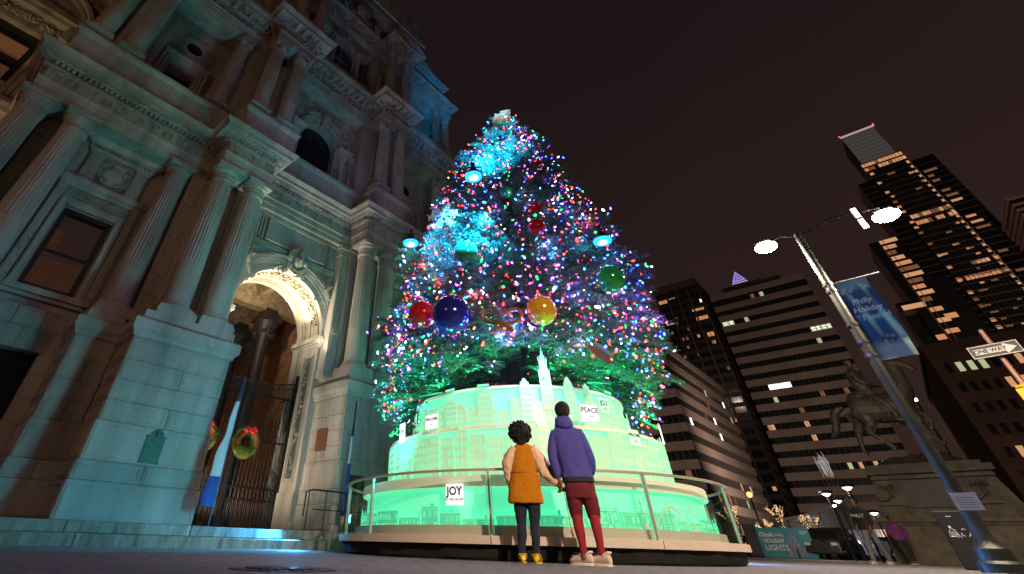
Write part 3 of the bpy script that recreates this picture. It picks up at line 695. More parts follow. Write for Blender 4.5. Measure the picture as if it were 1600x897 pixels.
# pediment with relief, mansard behind, right pavilion
b = FB()
b.prism([(4.0, 25.48), (12.2, 25.48), (8.1, 28.6)], .9, 1.0)
pk = [(3.5, 25.5), (8.1, 29.1), (12.7, 25.5)]
for (x0, z0), (x1, z1) in ((pk[0], pk[1]), (pk[1], pk[2])):
    for (d0, d1, t0, t1) in ((-1.2, .3, .0, .22), (-1.2, .42, .22, .34), (-1.2, .05, -.3, 0)):
        L = math.hypot(x1 - x0, z1 - z0); nx, nz_ = -(z1 - z0) / L, (x1 - x0) / L
        b.hexa([(x0 + nx * t0, d0, z0 + nz_ * t0), (x1 + nx * t0, d0, z1 + nz_ * t0), (x1 + nx * t0, d1, z1 + nz_ * t0), (x0 + nx * t0, d1, z0 + nz_ * t0)],
               [(x0 + nx * t1, d0, z0 + nz_ * t1), (x1 + nx * t1, d0, z1 + nz_ * t1), (x1 + nx * t1, d1, z1 + nz_ * t1), (x0 + nx * t1, d1, z0 + nz_ * t1)])
b.build('pediment', STONE, hall)
b = FB(); b.ball((8.1, -.75, 26.9), .62, 18, sq=(1, .45, 1.2))
for s in (-1, 1):
    blob_figure(b, 8.1 + s * 1.3, 25.7, -.95, 1.2, 60 + s, .25); relief(b, 8.1 + s * 2.3 - .7, 8.1 + s * 2.3 + .7, 25.6, 26.5, -.95, 62 + s, 36, .16)
relief(b, 7.2, 9, 25.6, 26.3, -.9, 66, 40, .2); relief(b, 7.4, 8.8, 27.4, 28.1, -.9, 67, 30, .15)
b.build('pediment_sculpture', STONE2, hall, 40)['kind'] = 'stuff'
SLATE = mat('slate_roof', (0.10, 0.10, 0.11), 0.6, var=.3, scale=6, bump=.3)
b = FB()
b.hexa([(-2, -7, 25.5), (17.3, -7, 25.5), (17.3, -2.6, 25.5), (-2, -2.6, 25.5)], [(-1, -7, 30), (14.4, -7, 30), (14.4, -5, 30), (-1, -5, 30)])
b.hexa([(3.3, -6, 25.5), (12.9, -6, 25.5), (12.9, -1.5, 25.5), (3.3, -1.5, 25.5)], [(4.6, -6, 37), (11.4, -6, 37), (11.4, -3.5, 37), (4.6, -3.5, 37)])
b.build('mansard_roof', SLATE, hall)
b = FB()
b.box(13.2, 16.6, -4, -1.75, 25.5, 27.4)
b.sweep([(13.2, -4), (13.2, -1.75), (16.6, -1.75), (16.6, -4)], [(-.2, 27.2), (0, 27.2), (.1, 27.35), (.45, 27.45), (.5, 27.65), (.6, 27.8), (-.2, 27.85)])
ring(b, 1.0, 1.35, -3.5, -1.5, 24, 14.6, 27.85)
for k in range(9): b.box(13.4 + k * .38, 13.55 + k * .38, -1.78, -1.4, 27.0, 27.25)
b.box(12.4, 13.0, -3, -1.0, 29, 31.5); b.box(12.3, 13.2, -3, -.9, 31.5, 31.8)
b.build('attic_pavilion', STONE, hall, 25)
b = FB()
for k in range(26): leaf(b, 16.6 + .25 * sin(k * 2.1), 22.0 + k * .09, -2.3, k * 1.7, .5, .3, .4)
b.ball((16.7, -2.0, 23.6), .25, 8); b.ball((16.7, -2.0, 23.0), .38, 8, sq=(1, 1, 1.5))
b.build('corner_statue_group', STONE2, hall, 40)['kind'] = 'stuff'
# far left wing: tall dark window and lit hood over it
b = FB(); b.box(-5.2, -3.2, -6.6, -6.55, 12.9, 16); w_ = b.build('wing_window', GLASSD, hall)
b = FB()
for a in ((-5.2, -5.0, 12.9, 16), (-3.4, -3.2, 12.9, 16), (-5.0, -3.4, 12.9, 13.05), (-5.0, -3.4, 15.8, 16), (-5.0, -3.4, 14.3, 14.55), (-4.25, -4.15, 12.9, 14.3)): b.box(a[0], a[1], -6.5, -6.3, a[2], a[3])
b.build('window_frame', WFRAME, w_)
b = FB(); b.box(-4.95, -4.3, -6.54, -6.5, 13.4, 14.2); b.box(-4.1, -3.5, -6.54, -6.5, 13.2, 14.2); b.box(-4.9, -3.5, -6.54, -6.5, 14.7, 15.5); b.build('window_blind', WARMROOM, w_)
b = FB()
for k, (o_, d) in enumerate(((.16, -5.9), (.34, -5.82), (.52, -5.74))): b.box(-5.2 - o_, -5.2 - o_ + .14, -6, d, 12.6, 16 + o_ * .3); b.box(-3.2 + o_ - .14, -3.2 + o_, -6, d, 12.6, 16 + o_ * .3)
b.sweep([(-5.9, -6), (-5.9, -5.7), (-2.55, -5.7), (-2.55, -6)], [(-.1, 16.5), (0, 16.5), (.05, 16.6), (.2, 16.7), (.22, 16.9), (.3, 17.0), (-.1, 17.05)])
b.box(-5.9, -5.6, -6, -5.4, 15.9, 16.5); b.box(-2.9, -2.6, -6, -5.4, 15.9, 16.5)
ring(b, 1.55, 1.72, -6.05, -5.5, 24, -4.2, 16.9, R(5), R(175)); ring(b, 1.78, 1.95, -6.05, -5.3, 24, -4.2, 16.9, R(5), R(175))
b.sweep([(-7, -6), (-7, -5.6), (-2.1, -5.6), (-2.1, -6)], [(-.1, 11.3), (0, 11.3), (.06, 11.5), (.2, 11.6), (.22, 11.8), (.3, 11.95), (-.1, 12.0)])
b.build('wing_window_surround', STONE, hall)
b = FB(); relief(b, -5.4, -2.8, 16.08, 16.48, -5.8, 77, 34, .2); relief(b, -5.4, -3.0, 18.9, 19.8, -5.9, 78, 30, .2); b.build('wing_carving', STONE2, hall)['kind'] = 'stuff'

# ---- passage behind the arch ----------------------------------------------------------------------------------------
b = FB()
b.box(3.9, 4.0, -15, -3.4, .3, 9.4); b.box(11.4, 11.5, -15, -3.4, .3, 9.4); b.box(3.9, 11.5, -15.1, -15, .3, 9.4); b.box(3.9, 5.6, -3.5, -3.4, .3, 9.4); b.box(9.7, 11.5, -3.5, -3.4, .3, 9.4); b.box(5.6, 9.7, -3.5, -3.4, 8.25, 9.4)
b.box(3.9, 11.5, -15, -3.4, 9.3, 9.4)
b.build('passage_wall', BROWNW, hall)
b = FB()
for u in (4.6, 5.6, 6.6, 7.6, 8.6, 9.6, 10.6): b.box(u - .14, u + .14, -15, -3.5, 8.75, 9.3); b.box(u - .2, u + .2, -15, -3.5, 9.1, 9.3)
for d in (-6, -8.6, -11.2): b.box(4, 11.4, d - .25, d + .25, 8.3, 9.3)
b.build('ceiling_beam', mat('carved_brown_beam', (.30, .21, .12), .7, var=.45, scale=5, bump=.8, bscale=12), hall)
DK = mat('dark_polished_granite', (0.035, 0.025, 0.022), 0.5, var=.4, scale=7)
for u in (5.9, 9.4):
    for d in (-6.0, -8.6, -11.2):
        b = FB(); b.lathe([(.42, .3), (.42, .9), (.34, 1.0), (.3, 1.2), (.26, 7.0), (.28, 7.05)], u, d, 0, 24)
        o = b.build('passage_column', DK, hall, 30)
        b = FB(); b.lathe([(.26, 7.0), (.3, 7.2), (.5, 7.7), (.55, 7.8)], u, d, 0, 16); q = random.Random(int(u * 10 - d))
        for k in range(40): a = q.uniform(0, 6.28); r_ = q.uniform(.3, .45); b.ball((u + r_ * cos(a), d + r_ * sin(a), q.uniform(7.1, 7.75)), .09, 5)
        b.box(u - .5, u + .5, d - .5, d + .5, 7.8, 8.0); b.box(u - .3, u + .3, d - .3, d + .3, 8.0, 8.4); b.build('passage_capital', DK, o)
b = FB()
for d in (-14.9,):
    for u in (5.0, 7.7, 10.4): b.box(u - .5, u + .5, d - .05, d + .05, .4, 5.5)
b.build('passage_door', mat('lit_doorway', (.5, .28, .14), .7, emit=(1, .42, .16), es=.25), hall)
# ---- landing, steps and railing -----------------------------------------------------------------------------------------
b = FB(); b.box(-14, 18, -15, 1.0, -.2, .34); b.build('landing', STEPM, hall)
q = random.Random(12)
for (z0, z1, d0, d1) in ((-.05, .175, .6, 1.72), (.177, .352, .2, 1.3)):
    x = -14.0 + q.uniform(0, 1)
    while x < 13.0:
        L = q.uniform(1.9, 3.0)
        b = FB(); b.cbox(0, L - .012, d0, d1, 0, z1 - z0, .016); b.build('step_stone', STEPM, hall, loc=(x, 0, z0))
        x += L
# ================================================================ GROUND
GROUNDM = mat('rough_plaza_paving', (0.26, 0.255, 0.26), 0.8, col2=(0.085, 0.085, 0.09), scale=9, bump=1.0, bscale=38, detail=9, spec=.35)
b = MB()
n = 80
b.add([(-400, -200, 0), (700, -200, 0), (700, 900, 0), (-400, 900, 0)], [(0, 1, 2, 3)])
g = b.build('ground', GROUNDM); g['kind'] = 'structure'
# ================================================================ ROUND PLATFORM AND LIT CAKE BASE
PC = Vector((2.465, 11.5, 0))
WHITEP = mat('warm_white_painted_panel', (0.62, 0.55, 0.48), 0.55, var=.06, scale=2)
BLACKC = mat('black_skirt_cloth', (0.012, 0.012, 0.013), 0.9, bump=.5, bscale=9)
RAILM = mat('beige_metal_rail', (0.50, 0.42, 0.36), 0.4, metal=.3)
def thinglass(name, tint, refl=.08):
    m = bpy.data.materials.new(name); m.use_nodes = True; t = m.node_tree; t.nodes.remove(t.nodes['Principled BSDF'])
    tr = t.nodes.new('ShaderNodeBsdfTransparent'); tr.inputs[0].default_value = (*tint, 1); gl = t.nodes.new('ShaderNodeBsdfGlossy'); gl.inputs['Roughness'].default_value = .02
    lw = t.nodes.new('ShaderNodeLayerWeight'); pw = t.nodes.new('ShaderNodeMath'); pw.operation = 'POWER'; pw.inputs[1].default_value = 4.0
    ma_ = t.nodes.new('ShaderNodeMath'); ma_.operation = 'MULTIPLY_ADD'; ma_.inputs[1].default_value = .5; ma_.inputs[2].default_value = .03; mx = t.nodes.new('ShaderNodeMixShader')
    t.links.new(lw.outputs['Facing'], pw.inputs[0]); t.links.new(pw.outputs[0], ma_.inputs[0])
    t.links.new(ma_.outputs[0], mx.inputs[0]); t.links.new(tr.outputs[0], mx.inputs[1]); t.links.new(gl.outputs[0], mx.inputs[2]); t.links.new(mx.outputs[0], t.nodes['Material Output'].inputs[0])
    return m
PGLASS = thinglass('clear_guard_glass', (.93, .98, .96))
GEDGE = mat('green_edge_glow', (.25, .75, .6), .2, emit=(.15, .9, .6), es=.28)  # green edge glow of the panes, put into emissive strips
def cpt(r, a, z): return (r * sin(a), -r * cos(a), z)      # angle measured from the camera side, in radians
def cbar(b, r0, r1, a0, a1, z0, z1, mi=0, step=R(4), zt=None):
    n = max(1, int(abs(a1 - a0) / step)); vs = []; full = abs(a1 - a0) > 2 * PI - 1e-4
    for i in range(n + 1):
        a = a0 + (a1 - a0) * i / n; zz = z1 if zt is None else zt(i / n)
        vs += [cpt(r0, a, z0), cpt(r1, a, z0), cpt(r1, a, zz), cpt(r0, a, zz)]
    fs = [(4 * i + j, 4 * i + (j + 1) % 4, 4 * i + 4 + (j + 1) % 4, 4 * i + 4 + j) for i in range(n) for j in range(4)]
    if not full: fs += [(0, 1, 2, 3), (4 * n + 3, 4 * n + 2, 4 * n + 1, 4 * n)]
    b.add(vs, fs, mi)
plat = empty('round_platform', PC, 0, 'low round white platform with black skirt and curved glass railing', 'platform')
b = MB(); n = 96; vs = []
q = random.Random(2)
pr = [(3.70, 0.0), (3.74, .03), (3.76, .17), (3.70, .2)]
for r, z in pr:
    for i in range(n): a = 2 * PI * i / n; rr = r + (.025 * sin(i * 2.3) + .01 * sin(i * 5.1)) * (z > .01); vs.append(cpt(rr, a, z))
b.add(vs, [(j * n + i, j * n + (i + 1) % n, (j + 1) * n + (i + 1) % n, (j + 1) * n + i) for j in range(3) for i in range(n)]); b.build('skirt', BLACKC, plat, 40)
b = MB()
for k in range(10): a = R(-20 + 36 * k); cbar(b, 3.2, 3.86, a + .002, a + R(36) - .002, .178, .272)
b.build('fascia', WHITEP, plat, 40)
b = MB(); b.lathe([(0, .27), (3.84, .27), (3.84, .276), (0, .276)], n=64); b.build('deck', WHITEP, plat)
b = MB(); cbar(b, 3.50, 3.56, -PI, PI, .276, .40); b.build('kerb_ring', WHITEP, plat, 40)
b = MB(); cbar(b, 3.735, 3.795, -PI, PI, 1.055, 1.085); b.build('handrail', RAILM, plat, 40)
for k in range(10):
    a = R(-20 + 36 * k); b = MB(); w_ = .028 / 3.77
    cbar(b, 3.74, 3.79, a - w_ / 2, a + w_ / 2, .277, 1.054); b.build('rail_post', RAILM, plat)
    b = MB(); cbar(b, 3.762, 3.77, a + R(.6), a + R(35.4), .29, 1.05, step=R(3)); g_ = b.build('glass_panel', PGLASS, plat, 40)
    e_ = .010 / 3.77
    for x_ in (R(.6) - e_, R(35.4)): b = MB(); cbar(b, 3.760, 3.772, a + x_, a + x_ + e_, .29, 1.05); b.build('glass_edge_glow', GEDGE, g_)

cake = empty('lit_cake_base', PC + Vector((0, 0, .276)), 0, 'three tiered round base glowing mint green with city skyline cut-outs', 'display base')
TIERM = mat('green_acrylic_wall', (.30, .60, .46), .4, emit=(.10, .88, .48), es=.85)
RIMM = mat('cream_tier_rim', (.78, .74, .62), .5, emit=(.6, .75, .45), es=.22)
LEDM = emat('green_led_strip', (.04, 1.0, .42), 20)
SKYM = mat('frosted_acrylic', (.40, .50, .38), .35, emit=(.34, .74, .42), es=.58, var=.08, scale=3)
LINEM = mat('mint_etched_line', (.25, .6, .4), .4, emit=(.16, .92, .46), es=.75)
tiers = [(3.35, .0, .76), (2.87, .76, 1.56), (2.33, 1.56, 2.36)]
for ti, (r, z0, z1) in enumerate(tiers):
    b = MB(); b.lathe([(r - .3, z0), (r, z0), (r, z1)], n=96, cap=False); o = b.build('tier', TIERM, cake, 40)
    rh = .15 if ti == 0 else .05; ro_ = .10 if ti == 0 else .05; b = MB(); b.lathe([(r - .1, z1 - rh), (r + ro_, z1 - rh), (r + ro_, z1), (0, z1 + .004)], n=96, cap=False); b.build('tier_rim', RIMM, o, 40)
    lo = 3.46 if ti == 0 else tiers[ti - 1][0]
    b = MB(); cbar(b, r + .035, r + .06, -PI, PI, z0 + .015, z0 + .035); b.build('led_strip', LEDM, o)
def skyline(ti, seed):
    r, z0, z1 = tiers[ti]; q = random.Random(seed); H_ = z1 - z0
    a = -180.0
    while a < 180:
        w_ = q.uniform(5, 12) if ti < 2 else q.uniform(5, 11)
        if a + w_ > 180: w_ = 180 - a + .01
        A0, A1 = R(a + .25), R(a + w_ - .25); ro = r + .075 + (.02 if q.random() < .5 else 0)
        am = (a + w_ / 2)
        if ti == 0: h = H_ * q.uniform(.25, .5)
        elif ti == 1: h = H_ * q.uniform(.78, .96)
        else: h = H_ * q.uniform(.42, .8)
        if ti == 1 and 38 < am < 66: h *= 1.12
        b = MB(); zb = z0 + .0
        kind = q.choice(['rows', 'rows', 'arches', 'tall'] if ti < 2 else ['tall', 'tall', 'rows', 'spire'])
        cbar(b, ro, ro + .012, A0, A1, zb, zb + h, 0)
        if kind in ('tall', 'spire'):
            m_ = (A0 + A1) / 2; ww = (A1 - A0)
            if kind == 'spire' and q.random() < .5:
                hs = q.uniform(.12, .28)
                n4 = 5
                for j in range(n4): f = 1 - (j + 1) / (n4 + 1); cbar(b, ro, ro + .012, m_ - ww * .5 * f, m_ + ww * .5 * f, zb + h + hs * j / n4, zb + h + hs * (j + 1) / n4, 0)
        if ti < 2 and q.random() < .7:
            for k in range(q.randint(1, 3)): c = q.uniform(A0, A1 - R(.8)); cbar(b, ro, ro + .012, c, c + R(q.uniform(.4, .8)), zb + h, zb + h + q.uniform(.03, .07), 0)
        nf = max(2, int(h / .13)); nw = max(2, int(w_ / 1.5))
        for j in range(nf):
            zz = zb + .05 + (h - .08) * j / nf; hh = (h - .08) / nf
            if q.random() < .3: cbar(b, ro + .012, ro + .017, A0, A1, zz + hh * .93, zz + hh * .97, 1)
            for k in range(nw):
                if q.random() < .12: continue
                c0 = A0 + (A1 - A0) * (k + .28) / nw; c1 = A0 + (A1 - A0) * (k + .72) / nw
                if kind == 'arches':
                    t_ = (c1 - c0) * .14
                    cbar(b, ro + .012, ro + .017, c0, c0 + t_, zz + hh * .15, zz + hh * .75, 1); cbar(b, ro + .012, ro + .017, c1 - t_, c1, zz + hh * .15, zz + hh * .75, 1)
                    cbar(b, ro + .012, ro + .017, c0, c1, zz + hh * .75, zz + hh * .8, 1)
                elif q.random() < .5:
                    cbar(b, ro + .012, ro + .017, c0, c1, zz + hh * .2, zz + hh * .78, 1)
                else:
                    t_ = (c1 - c0) * .15
                    cbar(b, ro + .012, ro + .017, c0, c0 + t_, zz + hh * .2, zz + hh * .8, 1); cbar(b, ro + .012, ro + .017, c1 - t_, c1, zz + hh * .2, zz + hh * .8, 1)
                    cbar(b, ro + .012, ro + .017, c0, c1, zz + hh * .8, zz + hh * .84, 1); cbar(b, ro + .012, ro + .017, c0, c1, zz + hh * .5, zz + hh * .54, 1)
        cbar(b, ro + .012, ro + .017, A0, A1, zb + h - .012, zb + h - .002, 1)
        b.build('skyline_building', [SKYM if ti else SKYG, LINEM], cake, recalc=False)
        a += w_
SKYG = mat('green_etched_acrylic', (.16, .45, .30), .4, emit=(.07, .66, .36), es=.72)
skyline(0, 21); skyline(1, 22); skyline(2, 23)
# city-hall-like clock tower rising at the top tier, just right of the middle
b = MB(); ro = 2.33 + .13
for (w_, z0, z1) in ((5.2, 1.9, 2.62), (3.6, 2.62, 2.80), (2.4, 2.80, 2.90), (1.0, 2.90, 2.98), (.35, 2.98, 3.06)):
    cbar(b, ro, ro + .014, R(2.6 - w_ / 2), R(2.6 + w_ / 2), z0, z1, 0)
for s in (-1, 1): cbar(b, ro, ro + .014, R(2.6 + s * 1.9 - .25), R(2.6 + s * 1.9 + .25), 2.80, 2.87, 0)
for k in range(6):
    for s in (-1.5, 0, 1.5): cbar(b, ro + .014, ro + .019, R(2.6 + s - .3), R(2.6 + s + .3), 2.0 + k * .1, 2.06 + k * .1, 1)
b.build('skyline_tower', [SKYM, LINEM], cake)
for (az_, hh, ww) in ((-7, 2.42, 5), (13.5, 2.48, 5.0), (23, 2.40, 4.6), (-26, 2.30, 7), (38, 2.25, 6), (-44, 2.2, 7)):
    b = MB(); ro = 2.33 + .11
    cbar(b, ro, ro + .012, R(az_ - ww / 2), R(az_ + ww / 2), 1.7, hh - .12, 0)
    n4 = 6
    for j in range(n4): f = (1 - (j / n4) ** 1.6) * .85; cbar(b, ro, ro + .012, R(az_ - ww / 2 * f), R(az_ + ww / 2 * f), hh - .12 + .16 * j / n4, hh - .12 + .16 * (j + 1) / n4, 0)
    for k in range(7): cbar(b, ro + .012, ro + .016, R(az_ - ww / 2 * .8), R(az_ + ww / 2 * .8), 1.75 + k * .1, 1.79 + k * .1, 1)
    b.build('skyline_tower', [SKYM, LINEM], cake)
# arched bridge and ship masts on the lowest tier
b = MB(); ro = 3.46
for k in range(24):
    t0, t1 = k / 24, (k + 1) / 24; f = lambda t: .10 + .30 * (1 - (2 * t - 1) ** 2)
    cbar(b, ro, ro + .01, R(20 + 14 * t0), R(20 + 14 * t1), f(t0), f(t0) + .035, 0)
    if k % 3 == 0: cbar(b, ro, ro + .01, R(20 + 14 * t0), R(20 + 14 * t0 + .15), .05, f(t0), 0)
for a_ in (17.5, 36.5):
    cbar(b, ro, ro + .01, R(a_ - .15), R(a_ + .15), .05, .5, 0); cbar(b, ro, ro + .01, R(a_ - 1.6), R(a_ + 1.6), .33, .345, 0); cbar(b, ro, ro + .01, R(a_ - 1.2), R(a_ + 1.2), .43, .445, 0); cbar(b, ro, ro + .01, R(a_ - 1.8), R(a_ + 1.8), .04, .12, 0); cbar(b, ro, ro + .01, R(a_ - 1.1), R(a_ + 1.1), .12, .2, 0)
b.build('bridge_and_ships', [SKYM, LINEM], cake)

def text_mesh(s, size, name='lettering', mt=None, ext=.002, font_shear=0, align='CENTER', bold=0.0):
    c = bpy.data.curves.new(name, 'FONT'); c.body = s; c.size = size; c.extrude = ext; c.align_x = align; c.align_y = 'CENTER'; c.shear = font_shear; c.offset = bold; c.resolution_u = 3
    o = bpy.data.objects.new(name, c); C.objects.link(o); dg = bpy.context.evaluated_depsgraph_get()
    me = bpy.data.meshes.new_from_object(o.evaluated_get(dg)); C.objects.unlink(o); bpy.data.objects.remove(o); me.name = name
    me.materials.clear(); me.materials.append(mt); return me
INKG = mat('dark_green_ink', (.01, .07, .05), .6); INKV = mat('violet_ink', (.05, .03, .10), .6)
CARDM = mat('backlit_card', (.85, .8, .82), .5, emit=(.95, .85, .95), es=.95)
CARDG = mat('clear_etched_card', (.55, .8, .65), .4, emit=(.3, .9, .55), es=.5)
def card(word, ang, z, r, w_, h_, m, ink, label, size, sub=None):
    a = R(ang); o = empty('greeting_sign', PC + Vector(cpt(r, a, z)), a, label, 'sign', 'small greeting signs on the lit base')
    b = MB(); b.cbox(-w_ / 2, w_ / 2, -.008, .008, -h_ / 2, h_ / 2, .003); b.box(-w_ / 2, w_ / 2, -.012, .012, -h_ / 2 - .04, -h_ / 2); b.build('sign_card', m, o)
    if word:
        me = text_mesh(word, size * 1.12, mt=ink, bold=size * .03); link('lettering', me, o, (0, -.0095, .02 if sub else 0), (PI / 2, 0, 0))
        if sub: me = text_mesh(sub, size * .42, mt=ink); link('lettering', me, o, (0, -.0095, -h_ * .34), (PI / 2, 0, 0))
card('JOY', -30, .80, 3.53, .30, .24, CARDM, INKV, 'white backlit JOY card on the lowest tier behind the glass', .14, 'to the world')
card('PEACE', 13.5, 2.06, 2.99, .32, .22, CARDM, INKV, 'white PEACE card beside the head of the man in the purple hoodie', .105, 'on earth')
card('WELCOME', -44.5, 2.0, 2.99, .30, .20, CARDM, INKV, 'white WELCOME card on the middle tier left of the middle', .058, 'to the')
card('HOPE', -63, 1.93, 2.99, .22, .30, CARDM, INKV, 'white upright card at the far left end of the middle tier', .07)
card('', 60, 2.02, 2.99, .22, .30, CARDM, INKV, 'blank white upright card at the far right end of the middle tier', .07)
card('JOY', 32, 2.38, 2.47, .26, .24, CARDG, INKG, 'green etched JOY card on the top tier to the right', .12, 'to all')
card('WELCOME', 31, 1.75, 2.99, .30, .22, CARDG, INKG, 'green etched WELCOME card on the middle tier right of PEACE', .058, 'to the city')
me = text_mesh('MET', .26, mt=LINEM); o = link('etched_lettering', me, cake, cpt(3.47, R(5.8), .25), (PI / 2, 0, R(5.8)))
# ================================================================ THE CHRISTMAS TREE
FIR = mat('fir_needles', (.075, .125, .08), .55, col2=(.03, .06, .045), scale=2.0, spec=.3)
BARK = mat('fir_bark', (.03, .022, .018), .9, var=.4, scale=10, bump=.6)
def tree_r(z):
    zs = [2.2, 2.6, 3.0, 3.7, 4.8, 6.0, 7.0, 8.3, 9.7, 11.0, 12.0, 12.5]; rs = [2.75, 3.1, 3.4, 3.5, 3.4, 3.05, 2.72, 2.25, 1.68, 1.02, .42, .1]
    return float(np.interp(z, zs, rs))
def tree_c(z):
    t = (z - 4) / 8.5; return Vector((PC.x + .12 + .52 * max(-.1, t), PC.y - .1 * t))
tree = empty('christmas_tree', (PC.x, PC.y, 2.6), 0, 'giant fir Christmas tree covered in multicoloured lights and big baubles', 'tree')
b = MB()
b.tube([(PC.x + .1, PC.y, 2.5), (PC.x + .15, PC.y, 5), (tree_c(9).x, PC.y, 9), (tree_c(12.4).x, PC.y, 12.4)], [.3, .24, .12, .03], 10)
b.build('trunk', BARK, tree, 40, loc=(-PC.x, -PC.y, -2.6))
rng = np.random.default_rng(11)
def spray_template(seed, L=.95):
    q = np.random.default_rng(seed); V = []; F = []
    def needle(p, d, l, w_):
        d = d / (np.linalg.norm(d) + 1e-9); s = np.cross(d, q.normal(size=3)); s /= np.linalg.norm(s) + 1e-9; n = len(V)
        V.extend([p - s * w_, p + s * w_, p + d * l]); F.append((n, n + 1, n + 2))
    def stem(p0, d, l, w_, droop):
        pts = []
        for k in range(5):
            t = k / 4; pts.append(p0 + d * l * t + np.array([0, 0, -droop * t * t * l]))
        for k in range(4):
            a, c = pts[k], pts[k + 1]; n = len(V); s = np.array([0, 0, w_ * (1 - k / 5)]); s2 = np.cross(d, [0, 0, 1.0]) * w_ * (1 - k / 5)
            V.extend([a - s, a + s2, c + s * .8, c - s2 * .8]); F.append((n, n + 1, n + 2)); F.append((n, n + 2, n + 3))
        return pts
    X = np.array([1.0, 0, 0]); main = stem(np.zeros(3), X, L, .012, .18)
    def along(pts, t): 
        f = t * 4; k = min(3, int(f)); return pts[k] + (pts[k + 1] - pts[k]) * (f - k)
    tw = []
    for k in range(11):
        t = .12 + .83 * k / 10
        for s in (-1, 1):
            ang = R(48 + q.uniform(-8, 8)); l = L * .42 * (1 - t * .72) * q.uniform(.8, 1.15)
            d = np.array([cos(ang), s * sin(ang), q.uniform(-.12, .2)]); tw.append((stem(along(main, t), d, l, .006, .15), d, l))
    tw.append((main, X, L))
    for pts, d, l in tw:
        m_ = max(6, int(l / .0145))
        for k in range(m_):
            t = (k + q.uniform(0, 1)) / m_
            if pts is main and t < .1: continue
            sd = q.normal(size=3); sd -= d * sd.dot(d); sd /= np.linalg.norm(sd) + 1e-9; sd[2] = sd[2] * .6 + .15
            needle(along(pts, min(t, .999)), d * .75 + sd, q.uniform(.045, .075), .0075)
    return np.array(V), np.array(F)
tmpl = [spray_template(s) for s in range(5)]
VV = []; FF = []; off = 0
def put(p, out, up, sc_, k):
    global off
    x = out / np.linalg.norm(out); y = np.cross(up, x); y /= np.linalg.norm(y) + 1e-9; z = np.cross(x, y)
    V, F = tmpl[k]; W = (V * sc_) @ np.array([x, y, z]) + p
    VV.append(W); FF.append(F + off); off += len(V)
NS = 2500
spr = []
zz = np.interp(rng.random(NS), np.linspace(0, 1, 60), None) if False else None
# sample heights proportional to circumference
zg = np.linspace(2.25, 12.4, 200); wg = np.array([tree_r(z) + .35 for z in zg]); cw = np.cumsum(wg); cw /= cw[-1]
hs = np.interp(rng.random(NS), cw, zg)
tips = []
lobes = [(rng.uniform(0, 2 * PI), rng.uniform(2.4, 12), rng.uniform(.5, 1.1)) for _ in range(70)]
def lobe(a, z):
    s = 0
    for la, lz, lw in lobes:
        da = (a - la + PI) % (2 * PI) - PI; s += math.exp(-((da * tree_r(z)) ** 2 + (z - lz) ** 2) / (2 * (.38 * lw) ** 2))
    return min(s, 1.4)
for i in range(NS):
    z = hs[i]; a = rng.uniform(0, 2 * PI)
    if z < 3.15 and cos(a) > .35: z = rng.uniform(3.2, 4.6)
    r = tree_r(z); lb = lobe(a, z)
    depth = rng.random() ** 1.6 * .55
    sc_ = rng.uniform(.75, 1.15) * (.5 + .5 * min(1, r / 1.6))
    rr = max(.05, r * (.90 + .10 * lb) - depth - .62 * sc_)
    c = tree_c(z); el = rng.uniform(-.35, .35) + (.45 if z > 10.5 else .12) - (.35 if z < 3.0 else 0)
    aa = a + rng.uniform(-.35, .35)
    o_ = np.array([sin(aa) * cos(el), -cos(aa) * cos(el), sin(el)])
    p = np.array([c.x + rr * sin(a), c.y - rr * cos(a), z + .1])
    up = np.array([rng.normal() * .3, rng.normal() * .3, 1.0])
    put(p, o_, up, sc_, i % 5); tips.append(p + o_ * sc_ * .9)
    if depth < .25: spr.append((p, o_, sc_))
for i in range(40):       # bushy outliers that break the outline
    z = rng.uniform(3.2, 12.0); a = rng.uniform(0, 2 * PI); r = tree_r(z) * rng.uniform(.93, 1.05); c = tree_c(z)
    for k in range(7):
        aa = a + rng.uniform(-.25, .25); el = rng.uniform(-.3, .5); sc_ = rng.uniform(.6, .95) * (.5 + .5 * min(1, r / 1.6))
        o_ = np.array([sin(aa) * cos(el), -cos(aa) * cos(el), sin(el)]); p = np.array([c.x + (r - .5 * sc_) * sin(a), c.y - (r - .5 * sc_) * cos(a), z + rng.uniform(-.25, .25)])
        put(p, o_, np.array([0, 0, 1.0]), sc_, k % 5); tips.append(p + o_ * sc_ * .9)
for i in range(420):      # full skirt of low boughs
    a = rng.uniform(0, 2 * PI); z = rng.uniform(3.0, 4.7) if cos(a) > .35 else rng.uniform(2.5, 4.6); r = tree_r(z); c = tree_c(z); sc_ = rng.uniform(.8, 1.1); rr = r - .6 * sc_ - rng.random() * .7
    aa = a + rng.uniform(-.4, .4); el = rng.uniform(-.5, .15); o_ = np.array([sin(aa) * cos(el), -cos(aa) * cos(el), sin(el)])
    put(np.array([c.x + rr * sin(a), c.y - rr * cos(a), z + .15]), o_, np.array([rng.normal() * .2, rng.normal() * .2, 1.0]), sc_, i % 5)
    spr.append((np.array([c.x + rr * sin(a), c.y - rr * cos(a), z + .15]), o_, sc_))
for i in range(90):       # inner boughs closing the gap round the trunk
    a = rng.uniform(0, 2 * PI); z = rng.uniform(3.1, 4.2); c = tree_c(z); rr = rng.uniform(.5, 1.7); aa = a + rng.uniform(-.5, .5); el = rng.uniform(-.35, .25)
    put(np.array([c.x + rr * sin(a), c.y - rr * cos(a), z]), np.array([sin(aa) * cos(el), -cos(aa) * cos(el), sin(el)]), np.array([0, 0, 1.0]), 1.1, i % 5)
